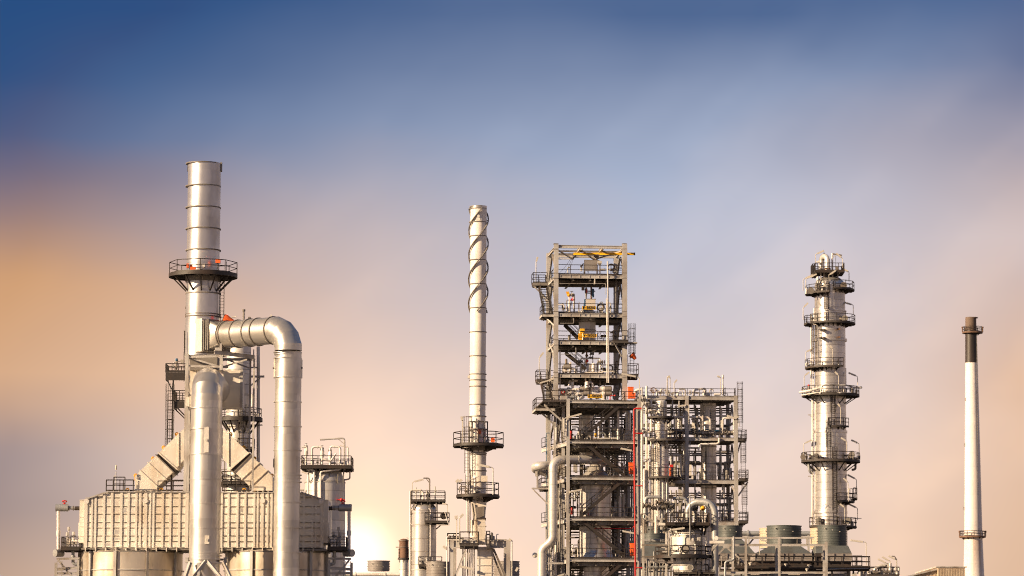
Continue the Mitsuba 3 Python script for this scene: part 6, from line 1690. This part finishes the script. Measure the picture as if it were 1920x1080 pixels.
    for y, h in ((977, 5), (1022, 3), (1044, 3)): beam(fr, t, (1203, y, .4), (1252, y, .4), h, 'steel' if y < 1000 else 'steel_dull')
    for x in (1206, 1249): col(fr, t, x, 975, 1090, .8, 4)
    beam(fr, t, (1206, 962, .5), (1238, 990, .5), 2.4, sec='box', name='brace')
build_front_vessel()

# ================================================================ F. air coolers with fan rings, and the frame before them
FF = Fr(442, 1470)
fan_ring(Fr(450, 1228), 1227, 0, 24, 988, 1016, 'greenish fan ring half hidden left of the stout vessel')
fan_ring(Fr(450, 1368), 1369, 0, 23, 986.5, 1010, 'greenish fan ring just right of the hairpin pipe')
fan_ring(FF, 1470, 0, 32.7, 986.5, 1022, 'broad greenish fan ring at the middle of the air coolers')
fan_ring(Fr(440, 1560), 1560, 0, 27.5, 986.5, 1024, 'tall greenish fan ring at the foot of the big column')
fan_ring(Fr(460, 1440), 1446, 0, 22, 991, 1028, 'fan ring coloured tan as if sunlit, peeping out left behind the broad one', 'roof_sheet')  # sunlight on the rear ring is put into its tan colour
fan_ring(Fr(460, 1540), 1541, 0, 22, 991, 1030, 'fan ring coloured tan as if sunlit, peeping out left of the tall one', 'roof_sheet')  # tan stands for sun on this rear ring too
def cooler(fr, px, x0, x1, X0, X1, y0, y1, y2, label, rr):
    t = thing('air_cooler', label, 'air cooler')
    v0, v1 = -4.2, 4.2
    a = [fr.l(x0, y0, -1.6), fr.l(x1, y0, -1.6)]; b = [fr.l(X0, y1, v0), fr.l(X1, y1, v0)]
    za, zb = a[0][2], b[0][2]
    mb = MB()
    top = [(a[0][0], -1.8), (a[1][0], -1.8), (a[1][0], 1.8), (a[0][0], 1.8)]
    bot = [(b[0][0], v0), (b[1][0], v0), (b[1][0], v1), (b[0][0], v1)]
    for i in range(4):
        j = (i + 1) % 4
        part(t, 'hood_panel', fr, MB().add([[*bot[i], zb], [*bot[j], zb], [*top[j], za], [*top[i], za]], [[0, 1, 2, 3]]), 'hood_grey')
    c = fr.l(px, y0, 0)
    part(t, 'throat', fr, MB().lathe(c[0], 0, [(fr.m(rr), za - .3), (fr.m(rr), za + 1.0)], 40), 'hood_grey')
    rows = np.linspace(y1, y2, 4)
    for i in range(3):
        part(t, 'plenum_course', fr, MB().box(b[0][0] - .05 * i, b[1][0] + .05 * i, v0 - .05 * i, v1, fr.l(px, rows[i + 1], v0)[2], fr.l(px, rows[i] + .6, v0)[2]), 'plenum_grey')
    n = max(3, int((X1 - X0) / 16))
    for i in range(n + 1):
        x = X0 + (X1 - X0) * i / n
        part(t, 'stiffener', fr, box_px(fr, x - .6, x + .6, y1 + .5, y2, v0 - .2, v0 - .1), 'plenum_grey')
    for x in (X0 + 4, X1 - 4):
        for v in (v0 + .5, v1 - .5): col(fr, t, x, y2, 1090, v, 4, 'steel_dull')
    part(t, 'tube_bundle', fr, box_px(fr, X0 + 1, X1 - 1, y2 + .5, y2 + 8, v0 + .3, v1 - .3), 'dark_steel')
cooler(FF, 1470, 1446, 1500, 1416, 1522, 1023, 1037, 1052, 'air cooler with a wide sloping hood at the middle of its row', 31)
cooler(Fr(440, 1560), 1560, 1530, 1590, 1530, 1597, 1023, 1037, 1053, 'air cooler at the right end of its row', 26.5)
cooler(Fr(450, 1368), 1369, 1348, 1392, 1346, 1416, 1012, 1037, 1052, 'air cooler at the left end of its row, beside the hairpin pipe', 22)
cooler(Fr(450, 1228), 1227, 1208, 1250, 1196, 1262, 1018, 1046, 1056, 'air cooler half hidden behind the pipes left of the stout vessel', 23)
soloP('flue_main', 'thick pale pipe running level behind the fan rings', Fr(470, 1450), [(1388, 1000, 0), (1536, 1000, 0)], 4.4, 'grey_pipe', n=20, fl=(.1, .5, .9))
def build_main_supports():
    t = thing('pipe_support', 'steel posts under the level pale pipe behind the fan rings', 'steel frame')
    fr = Fr(470, 1450)
    for x in (1404, 1516): col(fr, t, x, 1004, 1090, 0, 4)
    beam(fr, t, (1390, 1005, 0), (1530, 1005, 0), 3)
build_main_supports()

def build_walkway():
    fr = Fr(430, 1500)
    t = thing('cooler_walkway', 'long dark railed walkway below the air coolers, reaching past them on the right', 'walkway')
    deck(fr, t, 1380, 1631, 1062, -1.2, .4, th=.25, rails='FBR', h=1.3, r=.05, sp=1.7, fascia='dark_steel')
    rail(fr, t, [fr.l(1598, 1062, -1.2), fr.l(1616, 1062, -.4)], 1.3, .8, r=.05)
    for x in (1390, 1440, 1496, 1560, 1600): col(fr, t, x, 1066, 1090, -.6, 3, 'dark_steel')
    for y, m, r in ((1068, 'dark_steel', 2), (1070.5, 'valve_grey', 1.4), (1078, 'grey_pipe', 2.5)):
        pipe(fr, t, [(1350, y, .2), (1590, y, .2)], r, m)
    pipe(fr, t, [(1530, 1068, -1.3), (1584, 1066.5, -1.3), (1628, 1066, -1.3)], .8, 'steel')
    for a in ((1624.5, 1017, 1062, -30, -4, -1.1), (1424, 1011, 1040, 14, 4, -1.2)): lamp(fr, t, *a[:5], a[5], w=1.15)
    for x, y in ((1407, 1056), (1473, 1058), (1513, 1067), (1517, 1060)): part(t, 'spot_lamp', fr, MB().tube([fr.l(x, y, -1.4), fr.l(x, y + 4, -1.4)], .12, 8).tube([fr.l(x, y - 1, -1.4), fr.l(x, y + 1, -1.4)], .22, 8), 'lamp_white')
    part(t, 'gap_shade_block', fr, box_px(fr, 1529, 1540, 1037, 1062, .6, 2), 'dark_steel')  # black block standing in for the shaded gap between two coolers
    part(t, 'gear_post', fr, box_px(fr, 1478, 1480, 1038, 1061, -1, -.8), 'dark_steel')
    clutter(fr, t, 1345, 1395, 1062, 1040, -.4, .2, 96, 8, .8, ('valve_grey', 'steel_dull'))
    clutter(fr, t, 1585, 1628, 1084, 1066, -1, .3, 97, 8, 1.2, ('steel', 'valve_grey', 'pipe_metal'))
    beam(fr, t, (1598, 1066, -1), (1628, 1064, -1), 3, 'dark_steel')
build_walkway()
def build_front_frame():
    fr = Fr(423, 1460)
    t = thing('front_frame', 'pale open steel frame of posts and beams before the air coolers', 'steel frame')
    for x, v, y0 in ((1398.5, 0, 1008), (1461, 0, 1008), (1549.5, 0, 1016), (1374, 2.2, 1010), (1456, 2.2, 1022), (1545, 2.2, 1022)):
        col(fr, t, x, y0, 1090, v, 4.4, 'steel', sec='I')
    for y, x0, x1, h in ((1008.3, 1346, 1527, 2.8), (1021.6, 1346, 1549, 3.6), (1073.5, 1346, 1549, 3.6)):
        beam(fr, t, (x0, y, 0), (x1, y, 0), h, 'steel'); beam(fr, t, (x0, y + .8, 2.2), (x1 - 4, y + .8, 2.2), h, 'steel')
    col(fr, t, 1513, 1008, 1021, 0, 3)
    for A, B in (((1363, 1027, 0), (1397, 1056, 0)), ((1358, 1027, 0), (1346, 1040, 0)), ((1414, 1008, .4), (1404, 1021, .4))):
        beam(fr, t, A, B, 3, sec='I', name='brace')
    part(t, 'gusset', fr, box_px(fr, 1356, 1368, 1023, 1028, -.1, .1), 'steel')
    for x in range(1440, 1546, 27): part(t, 'hanger', fr, box_px(fr, x, x + 1.2, 1010, 1020, .1, .2), 'steel_dull')
    for x0, x1 in ((1408, 1424), (1478, 1500)): part(t, 'strip_light', fr, box_px(fr, x0, x1, 1076.5, 1077.6, -.3, -.1), 'lamp_white')
    t = thing('drain_pipe', 'grey pipe stepping down before the frame beside the hairpin pipe', 'pipe')
    pipe(fr, t, [(1375.5, 1006, -.6), (1376, 1050, -.6), (1360, 1053, -.6), (1359, 1095, -.6)], 2.1, 'grey_pipe', .35, 'run', 12)
    part(t, 'clamp', fr, MB().tube([fr.l(1375.6, 1010, -.6), fr.l(1375.6, 1013, -.6)], .2, 10), 'steel')
build_front_frame()

# ================================================================ G. big clad distillation column, right
FK = Fr(522, 1557)
def build_big_column():
    fr = FK
    t = thing('distillation_column', 'big shiny clad column ringed by many dark galleries and lamps, right', 'column')
    px = 1557.3; kw = dict(pyref=770)
    def R(y): return 28.7 if y < 660 else 29.0 if y < 800 else 29.6
    shell(fr, t, px, 0, vessel_head(fr, px, 0, 28.5, 517, 536), 'cladding', 'head', 48, cap=False, **kw)
    cuts = [536, 584, 638, 690, 742, 810, 866, 961, 990]
    for a, b in zip(cuts[:-1], cuts[1:]): shell(fr, t, px, 0, [(a, R(a)), (b, R(a))], 'cladding', 'shell_section', 48, cap=False, **kw)
    shell(fr, t, px, 0, [(990, 30), (1100, 30)], 'cladding', 'lower_shell', 48, **kw)
    for y, h, d in ((537, 1.6, 1.2), (584, 2, 1.4), (587.5, 1.6, .8), (638, 4.5, 2.2), (748, 1.2, 1), (810, 4.5, 1.8), (957, 1.4, .8), (961, 4.5, 1.8), (1025, 2, 1)):
        band(fr, t, px, 0, y, 28, R(y) + d, h, 'cladding', 'stiffening_ring', 48)
    c0 = px - 4.0      # the column leans a little in the picture; the galleries follow its upright axis
    # top deck on posts
    deck(fr, t, 1529, 1583, 507, -2.3, 2.3, th=.3, rails='FBLR', h=1.15, r=.045, sp=.9, fascia='dark_steel')
    deck(fr, t, 1524, 1533, 513, -1.2, 2, th=.2, rails='FL', h=1.5, r=.045, sp=.9)
    for x in (1539, 1545, 1561, 1571): part(t, 'deck_post', fr, MB().bar(fr.l(x, 511, -1.2), fr.l(x, 545 if x == 1561 else 528, -1.2), .18, .18), 'steel')
    pipe(fr, t, [(1540, 505, .6), (1540, 481, .6), (1551.5, 481, -.6), (1551.5, 507, -.6)], 5, 'pipe_metal', fr.m(9), 'overhead_pipe', 22, k=12)
    band(fr, t, 1551.5, -.6, 504, 5, 6.4, 2, 'rust', 'flange_ring', 20)
    pipe(fr, t, [(1546.5, 478, .1), (1546.5, 474, .1), (1543, 475, .1)], .6, 'valve_grey')
    pipe(fr, t, [(1560.5, 507, -.4), (1560.5, 475, -.4)], 1.7, 'pipe_metal', name='davit')
    beam(fr, t, (1561, 476, -.4), (1578.5, 479, -.4), 3, 'valve_grey', sec='box', name='davit_arm')
    beam(fr, t, (1561, 484, -.4), (1566, 478, -.4), 1.6, 'steel', sec='box', name='davit_arm')
    part(t, 'chain', fr, MB().tube([fr.l(1567, 480, -.4), fr.l(1567, 500, -.4)], .03, 4), 'dark_steel')
    part(t, 'dark_hood', fr, MB().hexa([fr.l(x + (y - 502) * .4, y, v) for x in (1566, 1572) for v in (-1, -.3) for y in (507, 499)]), 'valve_grey')
    part(t, 'instrument', fr, box_px(fr, 1532, 1535.5, 489, 493, -.5, 0), 'white_paint')
    Q = lambda y, dx=0: c0 + (y - 500) * .0 + dx
    ring(fr, t, px, 0, 551, 28.8, 48, 62, 172, nb=6, h=1.2, r=.045)
    ring(fr, t, px, 0, 544, 28.8, 45, 186, 300, nb=6, h=1.2, r=.045)
    ring(fr, t, px, 0, 607, 28.8, 46.5, 120, 305, nb=10, h=1.25, r=.045)
    ring(fr, t, px, 0, 608, 36, 50, 62, 112, nb=3, h=1.2, r=.045)
    ring(fr, t, px, 0, 690, 29, 48, 62, 205, nb=8, h=1.25, r=.045)
    ring(fr, t, px, 0, 741, 29, 54, 0, 360, nb=12, h=1.2, r=.045, brace=17, th=.28)
    ring(fr, t, px + 2, 0, 801, 29, 37, 165, 235, nb=3, h=1.25, r=.045)
    ring(fr, t, px, 0, 865, 29.6, 55, 0, 360, nb=14, h=1.25, r=.045, brace=19, th=.22)
    ring(fr, t, px, 0, 941, 29.6, 45, 195, 262, nb=4, h=1.2, r=.045)
    ring(fr, t, px + 6, 0, 935, 36, 44, 255, 300, nb=2, h=1.6, r=.045)
    ring(fr, t, px, 0, 988, 30, 49, 200, 330, nb=6, h=1.3, r=.045); ring(fr, t, px, 0, 987, 30, 40, 30, 199, nb=6, h=1.3, r=.045)
    # ladders
    ladder(fr, t, 1549, 527, 607, -2.35, w=.55, out=.4); ladder(fr, t, 1528, 612, 690, -1.9, w=.55, deg=-35)
    ladder(fr, t, 1585, 690, 722, -.6, w=.55, deg=60); ladder(fr, t, 1562, 744, 800, -2.4, w=.55, cage=True)
    ladder(fr, t, 1553.5, 800, 865, -2.4, w=.55); ladder(fr, t, 1565.5, 848, 988, -2.45, w=.55)
    # downcomers on the left
    for x, r, y0, y1 in ((1523.5, 2.2, 742, 986), (1529, 1.6, 742, 986), (1521, 1.6, 600, 742), (1525, 1.1, 600, 742), (1526.5, 1.4, 578, 608)):
        pipe(fr, t, [(x, y1, -.4), (x, y0, -.4)], r, 'white_paint', fl=(.5,))
    for y in (778, 893): beam(fr, t, (1515, y, -.4), (1530, y, -.4), 1.6, 'steel', sec='box', name='pipe_bracket'); beam(fr, t, (1520, y + 2, -.4), (1529, y + 11, -.4), 1.4, 'steel', sec='box', name='pipe_bracket')
    pipe(fr, t, [(1516, 868, -.8), (1518, 884, -.8), (1523, 888, -.4)], 2.6, 'grey_pipe')
    pipe(fr, t, [(1604, 866, -.6), (1604, 880, -.6), (1597, 881, -.6)], 2.2, 'steel_dull')
    # pipes wrapped round the big gallery
    a = [(1499, 735.5, -2.6), (1520, 732, -3.4), (1536, 728, -3.4)]
    pipe(fr, t, a, 2.2, 'white_paint', name='wrap_pipe', fl=(.6,)); pipe(fr, t, [(1538, 738, -4.0), (1542, 722, -4.2), (1585, 722, -4), (1602, 726.5, -2.2), (1616, 726.5, -1.6)], 1.5, 'pipe_metal', name='wrap_pipe')
    pipe(fr, t, [(1503, 741, -2.6), (1530, 736.5, -3.8), (1575, 736.5, -4.2), (1590, 737, -3.6)], 1.1, 'white_paint', name='wrap_pipe')
    pipe(fr, t, [(1607, 726.5, -1.8), (1616, 726.5, -1.8)], 2.2, 'steel', name='wrap_pipe')
    part(t, 'red_valve', fr, MB().ball(fr.l(1516.5, 722.5, -2.4), .2, 10, (1, 1, .7)), 'red'); part(t, 'valve_body', fr, MB().tube([fr.l(1516.5, 724, -2.4), fr.l(1516.5, 732, -2.4)], .17, 8), 'valve_grey')
    # manways
    for x, y, v, s in ((1520.5, 545, -2.6, .42), (1582, 535, -2.0, .42), (1584, 597, -2.2, .42), (1530, 856.5, -2.8, .44), (1597, 853, -2, .4), (1536, 977, -2.2, .42), (1590.5, 977, -2, .4), (1506, 857, -1.5, .36)):
        k = part(t, 'manway', fr, MB().tube([fr.l(x, y, v), fr.l(x, y, v + .9)], s, 18), 'cladding')
        part(k, 'cover', fr, MB().tube([fr.l(x, y, v - .08), fr.l(x, y, v + .02)], s * 1.2, 18), 'steel_dull')
    for x, y in ((1537, 617.5), (1543.5, 617.5), (1574, 616.5), (1537.5, 633), (1544, 633), (1574, 632)):
        part(t, 'nozzle', fr, MB().tube([fr.l(x, y, -3), fr.l(x, y, -1.5)], .16, 10), 'valve_grey' if x < 1570 else 'rust')
    # lamps: post px, top row, foot row, head reach
    L = [(1529, 477, 494, 16, -7, 0), (1580, 485, 502, -12, -10, -.5), (1554, 516, 524, 13, -9, -2.4), (1506, 524, 545, 20, -10, -.5), (1511, 523, 545, 20, -9, -1.5), (1592, 510, 528, -10, -5, -.6), (1506, 577, 600, 9, -9, -.6), (1600, 572, 590, -17, -5, -.8), (1540, 574, 571, -7, -9, -3.4), (1511, 660, 676, 13, -6, -.5), (1561, 654, 685, -5, -6, -3.4),
         (1508, 705, 730, 9, -7, -1), (1572.5, 704, 734, -7, -7, -4), (1608, 706, 722, -17, -7, -1), (1576.5, 764, 795, -6, -7, -2.8), (1507, 832, 852, 15, -7, -1), (1588, 828, 850, -11, -7, -3.4), (1611, 832, 848, -15, -7, -.6), (1590.5, 905, 930, -9, -8, -2.4), (1606, 899, 928, -17, -9, -.5), (1591, 918, 940, 3, -2, -2.8), (1584, 952, 980, -9, -7, -3), (1608, 953, 975, -17, -8, -.6)]
    for a in L: lamp(fr, t, *a[:5], a[5], w=1.2)
    clutter(fr, t, 1509, 1532, 551, 540, -2.4, -1.0, 101, 4, .8); clutter(fr, t, 1530, 1541, 548, 512, -2.6, -1.8, 102, 5, .8, ('steel_dull', 'white_paint', 'valve_grey'))
    clutter(fr, t, 1510, 1530, 690, 675, -1.6, -.2, 103, 5, .8); clutter(fr, t, 1536, 1576, 690, 682, -3.2, -2.6, 104, 6, .7); clutter(fr, t, 1576, 1608, 738, 724, -2.6, 0, 105, 7, .8, ('valve_grey', 'steel_dull', 'white_paint'))
    clutter(fr, t, 1508, 1530, 738, 722, -2.6, -.6, 106, 5, .8); clutter(fr, t, 1584, 1610, 864, 846, -2, 0, 107, 6, 1, ('valve_grey', 'steel_dull')); clutter(fr, t, 1512, 1526, 864, 848, -2, -.6, 108, 4, 1, ('valve_grey', 'steel_dull'))
    clutter(fr, t, 1586, 1606, 987, 968, -1.8, 0, 109, 5, .9); clutter(fr, t, 1517, 1528, 614, 580, -1, .2, 110, 4, .9, ('white_paint', 'steel'))
    part(t, 'roof_mark', fr, MB().bar(fr.l(1540, 951, -2.4), fr.l(1547.5, 945.5, -2.55), .08, .06).bar(fr.l(1547.5, 945.5, -2.55), fr.l(1554, 951, -2.55), .08, .06), 'steel')
build_big_column()

# ================================================================ H. white chimney with a black top, far right
FH = Fr(650, 1822)
def build_chimney():
    fr = FH
    t = thing('chimney', 'tall white tapering chimney with a black top and rusty crown, far right', 'chimney')
    rad = lambda y: 11.6 + (y - 680) * .0155
    px = 1823.5; kw = dict(pyref=850)
    shell(fr, t, px - .5, 0, [(595, 10.2), (620, 10.4)], 'crown', 'crown', 36, cap=False, **kw)
    c = fr.l(px - .5, 850, 0); zt = fr.l(px, 595, 0)[2]
    part(t, 'liner', fr, MB().lathe(c[0], 0, [(.01, zt - 6), (fr.m(9.4), zt - 6), (fr.m(9.4), zt)], 30), 'soot')
    band(fr, t, px - .5, 0, 595.8, 9.2, 10.8, 1.4, 'crown', 'rim', 36)
    shell(fr, t, px - .3, 0, [(620, 10.8), (680.5, 11.7)], 'chimney_black', 'black_band', 40, cap=False, **kw)
    ys = [680.5, 780, 880, 1000, 1090]
    for a, b in zip(ys[:-1], ys[1:]):
        shell(fr, t, px, 0, [(a, rad(a)), (b, rad(b) if b < 1085 else 27)], 'chimney_white', 'white_shell', 44, cap=False, **kw)
    for y, r1 in ((623, 19), (1006, 24.5)):
        k = ring(fr, t, px - .2, 0, y, rad(y) - .3, r1, nb=10, h=1.0, r=.05, mat='rust', th=.22, posts=1.2)
        rail_ = None
        for s in (-1, 1): part(k, 'marker_lamp', fr, MB().tube([fr.l(px + s * r1, y, 0), fr.l(px + s * r1, y - (10 if y < 700 else 11), 0)], .1, 8).ball(fr.l(px + s * r1, y - 9, 0), .2, 8), 'rust')
    for y0, y1 in ((664, 671), (745, 753), (830, 838), (950, 956)):
        part(t, 'step_hoop', fr, MB().hoop(fr.l(px - rad(y0) - 1, (y0 + y1) / 2, -.2), .28, .04, (1, 0, 0), 10, 4), 'steel_dull')
    pipe(fr, t, [(px + 8, 626, -fr.m(10)), (px + 11, 1090, -fr.m(15))], .35, 'steel_dull', name='conduit')
build_chimney()

# ================================================================ I. shed roof and the tangle at the lower right
FI = Fr(600, 1757)
def build_shed():
    fr = FI
    t = thing('metal_shed', 'low tan shed of ribbed sheet metal showing only its roof line, left of the chimney', 'shed')
    a, b, c = fr.l(1690, 1085.5, 0), fr.l(1757, 1067.5, 0), fr.l(1808, 1066.5, 0)
    v1 = 30.0
    part(t, 'side_wall', fr, MB().prism([[a[0], 0], [b[0], 0], [b[0], b[2]], [a[0], a[2]]], 0.3, v1), 'roof_sheet')
    part(t, 'roof_edge', fr, MB().bar([a[0] - .6, 0.1, a[2] + .05], [b[0] + .2, 0.1, b[2] + .05], .8, .22), 'steel')
    part(t, 'gable_block', fr, MB().box(b[0], c[0], -1.0, v1, 0, b[2] + .3), 'roof_sheet')
    n = 17
    for i in range(n):
        u = b[0] + (c[0] - b[0]) * (i + .5) / n
        part(t, 'wall_rib', fr, MB().box(u - .1, u + .1, -1.16, -.99, 0, b[2] + .1), 'roof_sheet')
    part(t, 'ridge_cap', fr, MB().box(b[0] - .3, c[0] + .3, -1.25, v1, b[2] + .29, b[2] + .5), 'steel')
    for i in range(9):
        f = (i + .5) / 9; u = a[0] + (b[0] - a[0]) * f
        part(t, 'wall_rib', fr, MB().box(u - .1, u + .1, .18, .32, 0, a[2] + (b[2] - a[2]) * f - .3), 'roof_sheet')
build_shed()
FJ = Fr(520, 1660)
def build_tangle():
    fr = FJ
    t = thing('pipe_manifold', 'tangle of shiny pipes and lamps low in the corner right of the air coolers', 'pipework')
    for p_, r, m in (([(1640, 1092, 0), (1640, 1066, 0), (1652, 1060, 0), (1660, 1060, 0)], 3, 'pipe_metal'), ([(1650, 1092, .5), (1650, 1060, .5), (1670, 1058, .5)], 2.6, 'pipe_metal'), ([(1669, 1092, -.5), (1669, 1056, -.5)], 3, 'pipe_metal'), ([(1674, 1090, 0), (1674, 1062, 0)], 1.6, 'steel'), ([(1634, 1090, 0), (1634, 1072, 0), (1646, 1072, 0)], 1.6, 'steel')):
        pipe(fr, t, p_, r, m, n=14, fl=(.4,))
    deck(fr, t, 1618, 1686, 1078, -2, 1, th=.2, rails='FBR', h=1.2, r=.05)
    for x in (1622, 1652, 1682): col(fr, t, x, 1080, 1090, -1, 3)
    clutter(fr, t, 1620, 1684, 1078, 1060, -1.6, .8, 121, 18, 1.2, ('pipe_metal', 'steel_dull', 'white_paint', 'valve_grey'))
    for a in ((1664, 1057, 1078, -18, -9, -.5), (1670, 1053, 1078, -16, -9, 0), (1681, 1050, 1078, -15, -8, -.5)): lamp(fr, t, *a[:5], a[5], w=1.2)
    pipe(fr, t, [(1672, 1043, .2), (1677, 1043, .2), (1681, 1049, .2), (1681.5, 1078, .2)], 1, 'valve_grey')
build_tangle()
